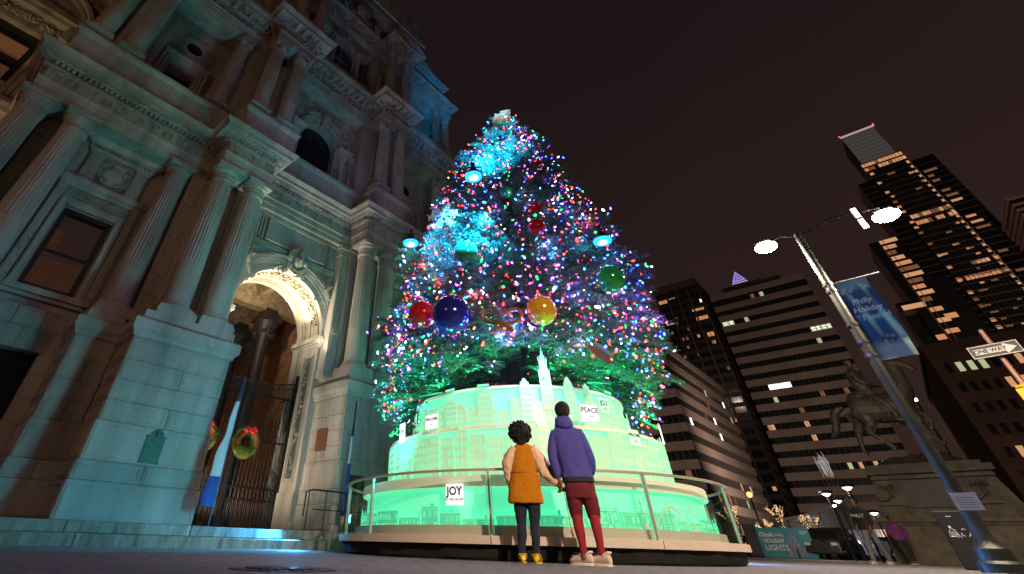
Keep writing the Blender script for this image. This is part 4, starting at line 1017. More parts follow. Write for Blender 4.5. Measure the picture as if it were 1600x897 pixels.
for i in range(30):       # leader at the top
    a = rng.uniform(0, 2 * PI); c = tree_c(12.3); el = rng.uniform(.3, 1.3); o_ = np.array([sin(a) * cos(el), -cos(a) * cos(el), sin(el)])
    put(np.array([c.x, c.y, rng.uniform(11.8, 12.3)]), o_, np.array([.2, .3, 1.0]), .5, i % 5)
V = np.concatenate(VV); F = np.concatenate(FF); V = V - np.array([PC.x, PC.y, 2.6])
me = bpy.data.meshes.new('crown'); me.vertices.add(len(V)); me.vertices.foreach_set('co', V.astype(np.float32).ravel())
me.loops.add(len(F) * 3); me.loops.foreach_set('vertex_index', F.astype(np.int32).ravel())
me.polygons.add(len(F)); me.polygons.foreach_set('loop_start', np.arange(0, len(F) * 3, 3, dtype=np.int32))
me.materials.append(FIR); me.update(calc_edges=True)
link('crown', me, tree)['kind'] = 'stuff'
# main limbs
b = MB()
for i in range(150):
    z = 2.7 + 9.3 * i / 150; a = i * 2.39996; r = tree_r(z) * .82; c = tree_c(z); c0 = tree_c(z + .3)
    b.tube([(c0.x, c0.y, z + .25), (c.x + r * .5 * sin(a), c.y - r * .5 * cos(a), z + .3), (c.x + r * sin(a), c.y - r * cos(a), z)], [.05, .03, .01], 5)
b.build('branch_stems', BARK, tree, loc=(-PC.x, -PC.y, -2.6))['kind'] = 'stuff'

# ---- string lights
BC = [((1.0, .04, .03), 10), ((.03, .10, 1.0), 20), ((.02, 1.0, .2), 5), ((.9, .88, 1.0), 9), ((.30, .07, 1.0), 17), ((1.0, .10, .32), 6), ((1.0, .2, .03), 6), ((.06, .55, 1.0), 6)]
BM = [emat('bulb_' + n_, c_, s_, nee=False) for n_, (c_, s_) in zip(('red', 'blue', 'green', 'white', 'violet', 'pink', 'orange', 'ice_blue'), BC)]
wts = np.array([.24, .20, .12, .13, .12, .07, .06, .06]); wts /= wts.sum()
lights = empty('string_lights', (PC.x, PC.y, 2.6), 0, 'strings of small red, blue, green and white bulbs wound all over the tree', 'string lights')
BR = MB(); BR.ball((0, 0, 0), 1, 6, sq=(1, 1, 1.8)); 
bmesh_c = []
for m_ in BM: bmesh_c.append(BR.mesh('bulb', m_))
pos = []
for k in rng.permutation(len(spr))[:1000]:
    p0, o_, sc_ = spr[k]
    for t_ in (.42, .68, .93):
        q_ = p0 + o_ * t_ * sc_ * .95 + np.array([0, 0, -.17 * t_ * t_ * sc_ + .02]) + rng.normal(size=3) * .025; pos.append(q_)
for i in range(1700):
    if rng.random() < .55 and tips: 
        t_ = tips[rng.integers(len(tips))]; p = t_ + rng.normal(size=3) * .07; 
    else:
        z = float(np.interp(rng.random(), cw, zg)); a = rng.uniform(0, 2 * PI)
        if z < 3.2 and cos(a) > .35: z += .9
        c = tree_c(z); r = tree_r(z) * (.93 + .07 * lobe(a, z)) - rng.random() ** 2 * .35; p = np.array([c.x + r * sin(a), c.y - r * cos(a), z])
    pos.append(p)
pos = np.array(pos)
# more bulbs on the side towards the viewer's right half: density is even, seen ones are sorted by distance
dist = np.linalg.norm(pos - np.array([0, 0, CAM_H]), axis=1); order = np.argsort(dist + 100 * (pos[:, 1] > PC.y))
stuff = MB(); k_ = 0
for rank, i in enumerate(order):
    p = pos[i]; ci = int(rng.choice(8, p=wts)); r_ = rng.uniform(.010, .027) * (1.45 if rng.random() < .12 else 1)
    if rank % 5 == 0 and k_ < 290:
        o = link('bulb', bmesh_c[ci], lights, tuple(p - np.array([PC.x, PC.y, 2.6])), (rng.uniform(-1, 1), rng.uniform(-1, 1), 0), (r_, r_, r_)); k_ += 1
    else:
        stuff.T = Matrix.Translation(Vector([float(v) for v in (p - np.array([PC.x, PC.y, 2.6]))])) @ Matrix.Rotation(rng.uniform(-1.3, 1.3), 4, 'X') @ Matrix.Rotation(rng.uniform(-1.3, 1.3), 4, 'Y'); stuff.ball((0, 0, 0), r_ * .9, 5, ci, sq=(1, 1, 1.9))
stuff.build('bulbs', BM, lights, recalc=False)['kind'] = 'stuff'
b = MB()
for k in range(46):
    a = R(rng.uniform(-95, 95)); z = rng.uniform(2.9, 9.5); pts = []
    for j in range(9):
        t = j / 8; zz_ = z + t * rng.uniform(1.2, 2.0) - .2 * sin(t * 9); aa = a + t * rng.uniform(-.25, .25); r = tree_r(zz_) * .97; c = tree_c(zz_); pts.append((c.x + r * sin(aa) - PC.x, c.y - r * cos(aa) - PC.y, zz_ - 2.6))
    b.tube(pts, .006, 4)
b.build('wires', mat('green_wire', (.02, .05, .03), .5), lights)['kind'] = 'stuff'

# ---- ornaments
def ray_tree(az, el, inset=0.0):      # where a line of sight meets the crown surface, used once to lay out the ornaments in 3D
    a, e_ = R(az), R(el); d = Vector((sin(a) * cos(e_), cos(a) * cos(e_), sin(e_))); t = 5.0
    while t < 25:
        p = Vector((0, 0, CAM_H)) + d * t; c = tree_c(p.z)
        if (Vector((p.x, p.y)) - c).length < tree_r(p.z) + inset: return p
        t += .02
    # beyond the outline: nearest approach
    return Vector((0, 0, CAM_H)) + d * (PC.length / cos(e_))
def gloss(name, c): return mat(name, c, .12, metal=.25, coat=.6, var=.05)
def bauble(az, el, r, col, label, cname, inset=.1):
    p = ray_tree(az, el, inset); o = empty('bauble', p, 0, label, 'ornament', 'giant glossy baubles hung on the tree')
    b = MB(); b.ball((0, 0, 0), r, 36); b.build('ball', gloss(cname, col), o, 60)
    b = MB(); b.lathe([(r * .16, r * .97), (r * .17, r * 1.1), (r * .1, r * 1.14)], n=16); b.tube([(r * .08 * cos(t), 0, r * 1.2 + r * .08 * sin(t)) for t in [k * PI / 5 for k in range(10)]], r * .02, 5, closed=True); b.build('cap', mat('gold_cap', (.6, .45, .15), .3, metal=.9), o, 40)
    return o
bauble(.9, 22.9, .30, (.45, .012, .012), 'giant glossy red bauble low on the left side of the tree', 'red_gloss', .0)
bauble(4.9, 22.9, .39, (.012, .015, .17), 'giant dark blue bauble low on the front of the tree', 'blue_gloss', .1)
bauble(16.8, 22.9, .29, (.55, .28, .02), 'giant gold bauble low on the right front of the tree', 'gold_gloss', -.05)
bauble(26.0, 25.4, .29, (.01, .20, .045), 'giant green bauble hanging off the right edge of the tree', 'green_gloss', .25)
bauble(7.3, 30.3, .29, (.02, .30, .14), 'green bauble at mid height on the tree left of its middle', 'emerald_gloss', -.1)
bauble(14.2, 37.8, .16, (.01, .22, .05), 'small green bauble high on the front of the tree', 'small_green_gloss', -.08)
bauble(18.0, 32.9, .21, (.42, .012, .012), 'red bauble at mid height right of the tree middle', 'red_gloss_small', -.12)
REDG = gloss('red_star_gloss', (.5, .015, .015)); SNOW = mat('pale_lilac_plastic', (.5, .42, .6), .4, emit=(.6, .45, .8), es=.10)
def facing(az): return R(-az)
p = ray_tree(3.9, 35.4, .5); o = empty('snowflake_ornament', p, facing(3.8), 'large pale lilac six-armed snowflake on the upper left of the tree', 'ornament')
b = MB()
for k in range(6):
    a = k * PI / 3 + .2; L = .36; b.tube([(0, 0, 0), (L * cos(a), 0, L * sin(a))], .022, 6)
    for f in (.4, .62, .84):
        for s in (-1, 1): b.tube([(L * f * cos(a), 0, L * f * sin(a)), (L * f * cos(a) + .11 * cos(a + s * .9), 0, L * f * sin(a) + .11 * sin(a + s * .9))], .016, 5)
b.build('snowflake_arms', SNOW, o)
p = ray_tree(18.4, 35.4, .15); b = MB(); pts = [(.24 * (1 if k % 2 == 0 else .4) * sin(k * PI / 5), .24 * (1 if k % 2 == 0 else .4) * cos(k * PI / 5)) for k in range(10)]
vs = [(x, 0, z) for x, z in pts] + [(0, -.07, 0), (0, .07, 0)]; b.add(vs, [(k, (k + 1) % 10, 10) for k in range(10)] + [((k + 1) % 10, k, 11) for k in range(10)])
o = b.build('star_ornament', REDG, None, loc=p, rz=facing(18)); tag(o, 'small glossy red five-pointed star above the mid-height red bauble', 'ornament')
PRETZ = mat('toasted_pretzel_gloss', (.20, .05, .015), .3, coat=.5, var=.3, scale=9)
p = ray_tree(11.6, 21.9, .15); b = MB(); pts = []
for k in range(49):
    t = k / 48; a = -PI * .5 + (t - .5) * 2 * PI * .80
    x = .42 * sin((t - .5) * PI * 2 * .95) * (1.0 if abs(t - .5) < .38 else .75); z = .26 * cos((t - .5) * 2 * PI * 1.0)
    pts.append((x, .05 * sin(t * 9), z))
lp = [(.0, -.05, -.20), (.18, -.04, -.05), (.36, 0, .10), (.42, .02, .22), (.33, 0, .31), (.17, 0, .28), (.0, 0, .17)]
path = [(-x, -y, z) for x, y, z in lp[:-1]][::1]
full = [(.24, -.08, -.24), (.12, -.07, -.12), (-.05, -.05, -.0), (-.25, -.02, .02), (-.42, 0, .10), (-.46, 0, .24), (-.36, 0, .34), (-.18, 0, .32), (0, 0, .22), (.18, 0, .32), (.36, 0, .34), (.46, 0, .24), (.42, 0, .10), (.25, .02, .02), (.05, .03, -.0), (-.12, .03, -.12), (-.24, .02, -.24)]
sm = []
for i in range(len(full) - 1):
    p0 = Vector(full[max(0, i - 1)]); p1 = Vector(full[i]); p2 = Vector(full[i + 1]); p3 = Vector(full[min(len(full) - 1, i + 2)])
    for t in (0, .25, .5, .75): sm.append(0.5 * ((2 * p1) + (p2 - p0) * t + (2 * p0 - 5 * p1 + 4 * p2 - p3) * t * t + (3 * p1 - p0 - 3 * p2 + p3) * t ** 3))
b.tube([(v.x * .80, v.y, v.z * .80 - .04) for v in sm], .042, 10); o = b.build('pretzel_ornament', PRETZ, None, 60, loc=p, rz=facing(11.6)); tag(o, 'large brown soft pretzel ornament between the blue and gold baubles', 'ornament')
# candy-striped gift ornament lower right and amber swirls
p = ray_tree(22.6, 17.5, .2); b = MB(); b.cbox(-.22, .22, -.03, .03, -.05, .05, .01, 0); b.cbox(-.18, .2, -.03, .03, .08, .15, .01, 1); b.T = None
o = b.build('crossed_flags_ornament', [mat('dull_red_board', (.12, .02, .03), .5), mat('blue_grey_board', (.12, .14, .22), .5)], None, loc=p); o.rotation_euler = (0, R(48), facing(22)); tag(o, 'small tilted red and blue board ornament low on the right of the tree', 'ornament')
# topper: a gold-lit little crown piece over a green ring
TOPM = mat('gold_lit_topper_panel', (.55, .33, .18), .6, emit=(1, .5, .25), es=.35, var=.25, scale=8)
tp = Vector((tree_c(12.4).x, tree_c(12.4).y, 12.35)); o = empty('tree_topper', tp, R(-14), 'small orange-lit drum-shaped topper over a green ball at the tree tip', 'tree topper')
b = MB(); b.ball((0, -.1, .05), .22, 20); b.build('green_ball', mat('lit_green_plastic', (.1, .6, .3), .4, emit=(.1, .9, .4), es=.35), o, 60)
b = MB(); b.lathe([(.30, .1), (.33, .16), (.33, .40), (.36, .42), (.36, .47), (.30, .48)], n=20)
for k in range(8): a = k * PI / 4; b.box(.30 * cos(a) - .04, .30 * cos(a) + .04, .30 * sin(a) - .04, .30 * sin(a) + .04, .48, .60)
b.cbox(.0, .34, -.32, -.28, .42, .66, .02)
b.build('topper_drum', TOPM, o, 30)

# ---- cyan floodlights on tall masts round the tree
FLM = emat('cyan_flood_lens', (.12, .75, 1.0), 30)
FLHALO = emat('cyan_halo_paint', (.02, .42, 1.0), 2.2)  # emissive ring that paints the cyan halo round the lens
CASE = mat('black_lamp_housing', (.02, .02, .022), .4, metal=.3)
def flood(az, el, dist, label, mast=True):
    p = polar(az, dist, CAM_H + dist * math.tan(R(el))); a = -R(az)
    o = empty('floodlight', p, a, label, 'floodlight', 'cyan floodlights round the tree')
    b = MB(); b.lathe([(.10, -.02), (.17, .0), (.17, .10), (.10, .22), (.05, .26)], n=20); b.tube([(-.2, 0, .08), (-.2, 0, .3), (.2, 0, .3), (.2, 0, .08)], .018, 6)
    b.box(-.05, .05, -.05, .05, .28, .42); b.build('housing', CASE, o, 30)
    b = MB(); b.lathe([(0, -.06), (.07, -.055), (.11, -.03)], n=20, cap=False); b.build('lens', FLM, o)
    b = MB(); b.lathe([(.11, -.03), (.20, -.02), (.205, .02)], n=24, cap=False); b.build('halo_ring', FLHALO, o, 60)
    return o, p
fl = [flood(-1.0, 31.7, 10.0, 'bright cyan floodlight left of the tree against the building'), flood(9.2, 40.2, 8.2, 'bright cyan floodlight in front of the upper tree'), flood(26.4, 29.9, 9.5, 'bright cyan floodlight right of the tree against the sky')]
# thin tripod truss cables that carry them
for (o, p), (bx, by) in zip(fl, ((-.6, 0), (0, .9), (.6, .3))):
    b = MB(); b.tube([(0, 0, .40), (bx * .4, by * .4, .6)], .02, 5); b.build('bracket', CASE, o)
# ================================================================ GATE, WREATHS, BANNERS, PLAQUES, RAILING
def fac(u, dep, z): return (u, -dep, z)
# iron gate across the archway
gate = empty('iron_gate', H(7.68, -2.75, .35), FA, 'black wrought iron gate with scrolls and spearheads filling the lower archway', 'gate')
def GB(): return MB()
gw = 1.86
b = GB()
for s in (-1, 1): b.box(s * gw - .05, s * gw + .05, -.05, .05, 0, 4.6)
b.box(-.06, .06, -.05, .05, 0, 3.9)
for z in (.08, .75, 1.05, 2.35, 3.72): b.box(-gw, gw, -.03, .03, z - .025, z + .025)
b.build('gate_frame', IRON, gate)
b = GB(); n = 28
for k in range(n + 1):
    x = -gw + 2 * gw * k / n; top = 3.72 + .32 * abs(x / gw) ** 1.5
    b.tube([(x, 0, .05), (x, 0, top + .05)], .014, 5)
    b.lathe([(.0, top + .26), (.035, top + .13), (.012, top + .05)], x, 0, 0, 5, cap=False)
    if k < n:
        xm = x + gw / n; b.lathe([(.012, .1), (.035, .3), (.02, .5), (.012, .7)], xm, 0, 0, 6, cap=False)
b.build('gate_bars', IRON, gate)['kind'] = 'stuff'
b = GB()
for z, r_ in ((.9, .11), (2.35, .17), (3.55, .13), (3.88, .15), (1.3, .13), (2.9, .12)):
    k = 0; x = -gw + r_ + .06
    while x < gw:
        for s in (-1, 1):
            b.tube([(a, .02, c) for a, c in spiral(x, z + s * r_ * .9, r_, 1.3, s, PI / 2 * s, 14)], .012, 4)
        x += r_ * 2.6; k += 1
pts = [(-gw + 2 * gw * i / 40, 0, 4.02 + .3 * abs(-1 + 2 * i / 40) ** 1.5) for i in range(41)]; b.tube(pts, .025, 5)
b.build('gate_scrollwork', IRON, gate)['kind'] = 'stuff'
# wreaths
WREATHG = mat('wreath_evergreen', (.17, .20, .03), .7, col2=(.05, .08, .015), scale=14)
BOW = mat('red_velvet_bow', (.55, .015, .015), .5, emit=(.6, .02, .01), es=.04)
def wreath(u, z, r, label, seed):
    o = empty('wreath', H(u, -2.6, z), FA, label, 'wreath', 'wreaths on the iron gate'); q = random.Random(seed)
    b = MB()
    for i in range(2600):
        a = q.uniform(0, 2 * PI); t = q.uniform(0, 2 * PI); rr = r + .13 * cos(t) * q.uniform(.7, 1.1); y = .11 * sin(t)
        x, zz_ = rr * cos(a), rr * sin(a); da = a + q.uniform(.5, 1.3); L = q.uniform(.06, .12)
        d = Vector((cos(da), -.3 + .5 * sin(t), sin(da))).normalized() * L; s_ = Vector((q.uniform(-1, 1), q.uniform(-1, 1), q.uniform(-1, 1))).normalized() * .012
        p = Vector((x, y - .02, zz_)); b.add([p - s_, p + s_, p + d], [(0, 1, 2)])
    b.build('greenery', WREATHG, o, recalc=False)['kind'] = 'stuff'
    b = MB()
    for s in (-1, 1):
        b.tube([(0, -.13, r + .02), (s * .12, -.17, r + .1), (s * .2, -.15, r + .02), (s * .1, -.15, r - .04), (0, -.13, r + .02)], [.03, .06, .065, .045, .03], 6)
        pts = [(s * .03, -.14, r), (s * .2, -.16, r - .08), (s * .29, -.13, r - .25), (s * .33, -.14, r - .42)]
        for k in range(3):
            p0, p1 = Vector(pts[k]), Vector(pts[k + 1]); w_ = Vector((.05, 0, .0)); b.hexa([p0 - w_, p0 + w_, p0 + w_ + Vector((0, .006, 0)), p0 - w_ + Vector((0, .006, 0))], [p1 - w_, p1 + w_, p1 + w_ + Vector((0, .006, 0)), p1 - w_ + Vector((0, .006, 0))])
    b.ball((0, -.15, r + .02), .045, 8); b.build('bow', BOW, o, 40)
wreath(6.50, 2.55, .30, 'evergreen wreath with red bow half hidden behind the left pier', 3)
wreath(7.97, 2.58, .30, 'evergreen wreath with red bow fully visible on the gate', 4)
# furled feather banners on poles
BANW = mat('white_banner_cloth', (.45, .45, .50), .8, var=.06, scale=5); BANB = mat('royal_blue_banner_cloth', (.015, .05, .24), .8, var=.25, scale=9)
BAND = mat('navy_banner_cloth', (.01, .02, .06), .8); POLEM = mat('black_pole', (.02, .02, .02), .4)
def feather(loc, rz, hgt, lean, label, z_white0, z_white1, width):
    o = empty('feather_banner', loc, rz, label, 'banner', 'furled feather banners by the archway')
    b = MB(); b.tube([(0, 0, -.3), (0, 0, hgt)], .02, 6); b.build('pole', POLEM, o)
    n = 16; segs = {0: [], 1: [], 2: []}
    def cs(t):
        z = .35 + (hgt - .35) * t; w_ = width * (1 - .86 * t) * (1 + .12 * sin(t * 21)); x = lean * (t * t - .0) ; th = .05 * (1 - .6 * t); k = 10
        return [(x - w_ * .5 + w_ * .5 * cos(2 * PI * j / k) + .02 * sin(3 * j + t * 9) * (1 - t), th * sin(2 * PI * j / k), z) for j in range(k)]
    def part(t0, t1, m, name):
        b = MB(); vs = []; K = 12
        for i in range(K + 1): vs += cs(t0 + (t1 - t0) * i / K)
        b.add(vs, [(i * 10 + j, i * 10 + (j + 1) % 10, (i + 1) * 10 + (j + 1) % 10, (i + 1) * 10 + j) for i in range(K) for j in range(10)] + [tuple(range(10))[::-1], tuple(K * 10 + j for j in range(10))])
        b.build(name, m, o, 60)
    part(0, z_white0, BANB, 'blue_band'); part(z_white0 + .002, z_white1, BANW, 'white_cloth'); part(z_white1 + .002, 1, BAND, 'navy_tip')
feather(H(5.80, .72, .36), FA, 3.15, .0, 'furled white and blue feather banner on a dark pole in front of the gate', .2, .78, .34)
feather(H(9.62, .75, .36), FA, 3.25, .0, 'narrow blue and white feather banner on a pole beside the glass railing', .42, .66, .16)
# plaques
b = MB(); b.box(-.21, .21, -.03, 0, 0, .50, 0)
vs = [(.155 * cos(t), 0, .50 + .155 * sin(t)) for t in [PI * k / 12 for k in range(13)]]; b.prism([(x, z) for x, _, z in vs], -.03, 0)
b.box(-.235, .235, -.035, 0, -.025, 0); b.box(-.235, .235, -.035, 0, .50, .515); b.ball((0, -.035, .56), .055, 8, sq=(1, .5, 1.3)); b.box(-.17, .17, -.036, -.03, .40, .43)
for k in range(7): b.box(-.17, .17, -.033, -.03, .05 + k * .045, .068 + k * .045)
o = b.build('wall_plaque', BRONZE, None, loc=H(4.32, .056, 1.46), rz=FA); tag(o, 'green bronze plaque with rounded top on the big left pier', 'plaque', 'plaques and boards on the piers')
b = MB(); b.box(-.28, .28, -.03, 0, 0, .64)
for k in range(9): b.box(-.22, .22, -.036, -.03, .06 + k * .062, .085 + k * .062)
o = b.build('notice_board', WOODP, None, loc=H(9.788, -1.05, 2.42), rz=FA - PI / 2); tag(o, 'brown rectangular lettered board on the side of the right pier', 'plaque', 'plaques and boards on the piers')
b = MB(); b.box(-.3, .3, -.03, 0, 0, .34); b.box(-.26, .26, -.036, -.03, .04, .3)
o = b.build('wall_plaque', BRONZE, None, loc=H(10.5, .056, 1.42), rz=FA); tag(o, 'dark rectangular plaque low on the right pier behind the narrow banner', 'plaque', 'plaques and boards on the piers')
# ramp railing on the landing
rail = empty('step_railing', H(8.2, .95, .35), FA, 'thin black metal handrail on the landing right of the gate', 'railing')
b = MB(); b.tube([(-.1, 0, .30), (-.1, 0, .80), (.1, 0, .86), (3.0, 0, .86)], .02, 6); b.tube([(.15, -.0, .45), (3.0, 0, .45)], .012, 5); b.build('handrail', IRON, rail)
for x in (0, .55, 1.25, 1.95, 2.7):
    b = MB(); b.tube([(x, 0, 0), (x, 0, .86)], .016, 5); b.build('post', IRON, rail)
# ================================================================ PEOPLE
def remeshed(mb, name, m, parent, voxel=.014, smooth_it=4, disp=None, tex=.06):
    me0 = mb.mesh(name + '_raw', m); o = bpy.data.objects.new(name + '_tmp', me0); C.objects.link(o)
    md = o.modifiers.new('r', 'REMESH'); md.mode = 'VOXEL'; md.voxel_size = voxel; md.use_smooth_shade = True
    if smooth_it: s = o.modifiers.new('s', 'SMOOTH'); s.factor = .6; s.iterations = smooth_it
    dg = bpy.context.evaluated_depsgraph_get(); me = bpy.data.meshes.new_from_object(o.evaluated_get(dg)); me.name = name
    C.objects.unlink(o); bpy.data.objects.remove(o)
    if disp:                                       # cloth folds
        from mathutils import noise
        n = len(me.vertices); co = np.empty(n * 3, np.float32); me.vertices.foreach_get('co', co); co = co.reshape(-1, 3)
        no = np.empty(n * 3, np.float32); me.vertices.foreach_get('normal', no); no = no.reshape(-1, 3)
        for i in range(n):
            p = co[i]; v = noise.noise(Vector((p[0] * 9, p[1] * 9, p[2] * 5))) + .5 * noise.noise(Vector((p[0] * 22, p[1] * 22, p[2] * 17)))
            co[i] = p + no[i] * v * disp
        me.vertices.foreach_set('co', co.ravel()); me.update()
    me.materials.clear(); me.materials.append(m)
    return link(name, me, parent)
def eloft(b, secs, n=20):                          # sections: (x, y, z, rx, ry)
    vs = []
    for x, y, z, rx, ry in secs:
        for k in range(n): a = 2 * PI * k / n; ca, sa = cos(a), sin(a); e = .85; vs.append((x + rx * abs(ca) ** e * (1 if ca > 0 else -1), y + ry * abs(sa) ** e * (1 if sa > 0 else -1), z))
    K = len(secs)
    b.add(vs, [(i * n + k, i * n + (k + 1) % n, (i + 1) * n + (k + 1) % n, (i + 1) * n + k) for i in range(K - 1) for k in range(n)] + [tuple(range(n))[::-1], tuple((K - 1) * n + k for k in range(n))])
def smoothpath(pts, rs, m=5):
    out = []; rr = []; pts = [Vector(p) for p in pts]
    for i in range(len(pts) - 1):
        p0 = pts[max(0, i - 1)]; p1 = pts[i]; p2 = pts[i + 1]; p3 = pts[min(len(pts) - 1, i + 2)]
        for j in range(m):
            t = j / m; out.append(0.5 * ((2 * p1) + (p2 - p0) * t + (2 * p0 - 5 * p1 + 4 * p2 - p3) * t * t + (3 * p1 - p0 - 3 * p2 + p3) * t ** 3)); rr.append(rs[i] + (rs[i + 1] - rs[i]) * t)
    out.append(pts[-1]); rr.append(rs[-1]); return out, rr
def limb(b, pts, rs, n=12): p, r = smoothpath(pts, rs); b.tube(p, r, n)
def hand(b, w, d, side, s=1.0, curl=.9):
    w = Vector(w); d = Vector(d).normalized(); sd = Vector(side); sd = (sd - d * sd.dot(d)).normalized(); nn = d.cross(sd).normalized()
    pc = [w + d * t * s for t in (0, .035, .085)]
    for o_ in (-.026, -.009, .009, .026): b.tube([pc[0] + sd * o_ * .7 * s, pc[1] + sd * o_ * s, pc[2] + sd * o_ * 1.1 * s], [.017 * s, .018 * s, .013 * s], 7)
    for k, (o_, L) in enumerate(((-.030, .062), (-.010, .078), (.010, .084), (.029, .074))):
        p = pc[2] + sd * o_ * s * 1.1; dd = d.copy(); pts = [p]
        for j, f in enumerate((.42, .32, .26)):
            dd = (Matrix.Rotation(curl * (.35 + .25 * j) + .07 * k, 3, sd) @ dd); p = p + dd * L * f * s; pts.append(p)
        b.tube(pts, [.0095 * s, .009 * s, .0085 * s, .006 * s], 7)
    p = w + d * .02 * s + sd * .03 * s; b.tube([p, p + (sd * .6 + d * .8 + nn * .2) * .035 * s, p + (sd * .5 + d * 1.1 + nn * .4) * .062 * s], [.012 * s, .0105 * s, .008 * s], 7)
def head(b, c, s=1.0, tilt=.0, face=1):
    c = Vector(c)
    def P(x, y, z): v = Matrix.Rotation(tilt, 3, 'X') @ Vector((x, y * face, z)) * s; return c + v
    def B(x, y, z, r, sq=(1, 1, 1), n=12): q = P(x, y, z); b.ball(tuple(q), r * s, n, sq=sq)
    B(0, 0, .02, .098, (.82, 1.02, 1.08), 18); B(0, .03, -.045, .07, (.85, .95, 1.05), 14); B(0, .095, -.01, .017, (.8, 1.1, 1.3), 8); B(0, .085, -.045, .022, (1.3, .6, .4), 8)
    for sx in (-1, 1): B(sx * .031, .082, .012, .014, n=8); B(sx * .083, -.005, -.002, .026, (.35, .7, 1.1), 8)
    B(0, .07, -.085, .03, n=8)
SKIN = mat('brown_skin', (.20, .095, .055), .5, var=.08, scale=8)
HAIR = mat('black_curly_hair', (.006, .0055, .006), .75, bump=1.0, bscale=70)
def shoe(parent, x, y, ang, L, col, sole, name, hgt=.10, wdt=.1, clog=False):
    b = MB(); n = 14; secs = []
    prof = [(-.5, .55, .72), (-.42, .8, .98), (-.2, .86, 1.0), (.05, .92, .78), (.25, 1.0, .58), (.42, .9, .45), (.5, .5, .30)]
    vs = []
    for t, ww, hh in prof:
        for k in range(n):
            a = 2 * PI * k / n; vs.append((wdt / 2 * ww * cos(a), t * L, .022 + max(0, (hgt - .02) * hh * (.5 + .5 * sin(a)))))
    b.add(vs, [(i * n + k, i * n + (k + 1) % n, (i + 1) * n + (k + 1) % n, (i + 1) * n + k) for i in range(6) for k in range(n)] + [tuple(range(n))[::-1], tuple(6 * n + k for k in range(n))])
    o = b.build(name, col, parent, 70, loc=(x, y, 0), rz=ang)
    b = MB(); pts = []
    for k in range(20): a = 2 * PI * k / 20; yy = sin(a) * L * .52; xx = cos(a) * wdt * (.50 + .07 * sin(a)); pts.append((xx, yy))
    b.prismz(pts, 0, .028 if not clog else .02); 
    if not clog:
        for k in range(7): b.box(-wdt * .5, wdt * .5, -L * .45 + k * L * .14, -L * .45 + k * L * .14 + .015, -.0, .012)
    b.build('sole', sole, o, 40)
    if clog:
        b = MB(); b.tube([(-wdt * .5, -.02, .05), (-wdt * .45, -L * .42, .085), (0, -L * .52, .09), (wdt * .45, -L * .42, .085), (wdt * .5, -.02, .05)], .010, 6); b.build('heel_strap', sole, o)
    else:
        b = MB(); b.tube([(-wdt * .42, -L * .25, .10), (-wdt * .3, -L * .48, .13), (wdt * .3, -L * .48, .13), (wdt * .42, -L * .25, .10)], .012, 6); b.box(-.03, .03, -.01, .1, .085, .092); b.build('heel_tab', sole, o)
    return o
def frame_of(az, D): a = R(az); return Vector((D * sin(a), D * cos(a), 0)), -a

# ---- the man in the purple hoodie
mp, ma_ = frame_of(16.5, 7.27); man = empty('person', mp, ma_, 'tall man in purple-blue hoodie and maroon trousers seen from behind, holding a hand', 'person')
PURP = mat('purple_hoodie_fleece', (.075, .075, .34), .9, var=.10, scale=30, bump=.3, bscale=60, spec=.2)
MAR = mat('maroon_trousers', (.125, .012, .022), .85, var=.15, scale=12, bump=.3, bscale=30)
REDT = mat('red_leggings', (.26, .012, .022), .8, var=.1, scale=14, bump=.3, bscale=30)
SNK = mat('beige_sneaker', (.62, .50, .40), .7, var=.12, scale=18, bump=.3); SOLE = mat('off_white_sole', (.72, .68, .64), .6)
DARKF = mat('dark_tee', (.02, .025, .03), .9)
mhand = Vector((-.085, .03, .865))
b = MB(); head(b, (.10, .015, 1.68), 1.12, .30)
eloft(b, [(.07, 0, 1.42, .10, .08), (.075, 0, 1.50, .062, .06), (.08, .005, 1.58, .066, .066), (.09, .01, 1.66, .07, .07)])
eloft(b, [(.15, 0, .86, .15, .10), (.13, 0, 1.05, .14, .09), (.11, 0, 1.25, .16, .10), (.10, 0, 1.42, .14, .08), (.09, 0, 1.47, .08, .06)])
limb(b, [(-.05, 0, 1.41), (-.125, -.01, 1.15), (-.10, .02, .95), mhand], [.05, .042, .035, .026]); limb(b, [(.28, 0, 1.41), (.345, -.01, 1.15), (.36, .08, .98), (.34, .13, .93)], [.05, .042, .035, .026])
for hx, kx, ax in ((.08, .065, .075), (.23, .272, .28)): limb(b, [(hx, 0, .80), (kx, .02, .5), (kx, -.02, .35), (ax, -.03, .06)], [.06, .04, .036, .034])
hand(b, mhand, (.0, .05, -1), (-.5, .8, 0), 1.0, .5); hand(b, (.34, .13, .93), (-.3, .8, -.6), (0, .3, 1), 1.0, .6)
remeshed(b, 'body', SKIN, man, .0085, 2)
b = MB(); eloft(b, [(.155, 0, .865, .198, .128), (.15, 0, .90, .200, .13), (.145, .0, 1.0, .188, .122), (.125, 0, 1.2, .195, .13), (.11, 0, 1.36, .205, .125), (.105, 0, 1.44, .185, .105), (.09, 0, 1.49, .12, .08), (.085, 0, 1.53, .075, .07)], 28)
limb(b, [(-.03, 0, 1.42), (-.085, -.01, 1.32), (-.13, -.02, 1.14), (-.11, .01, .97), (-.095, .025, .89)], [.075, .072, .062, .055, .042])
limb(b, [(.25, 0, 1.42), (.30, -.01, 1.32), (.355, -.02, 1.15), (.365, .04, 1.02), (.345, .11, .95)], [.075, .072, .062, .055, .042])
remeshed(b, 'hoodie', PURP, man, .012, 3, .010)
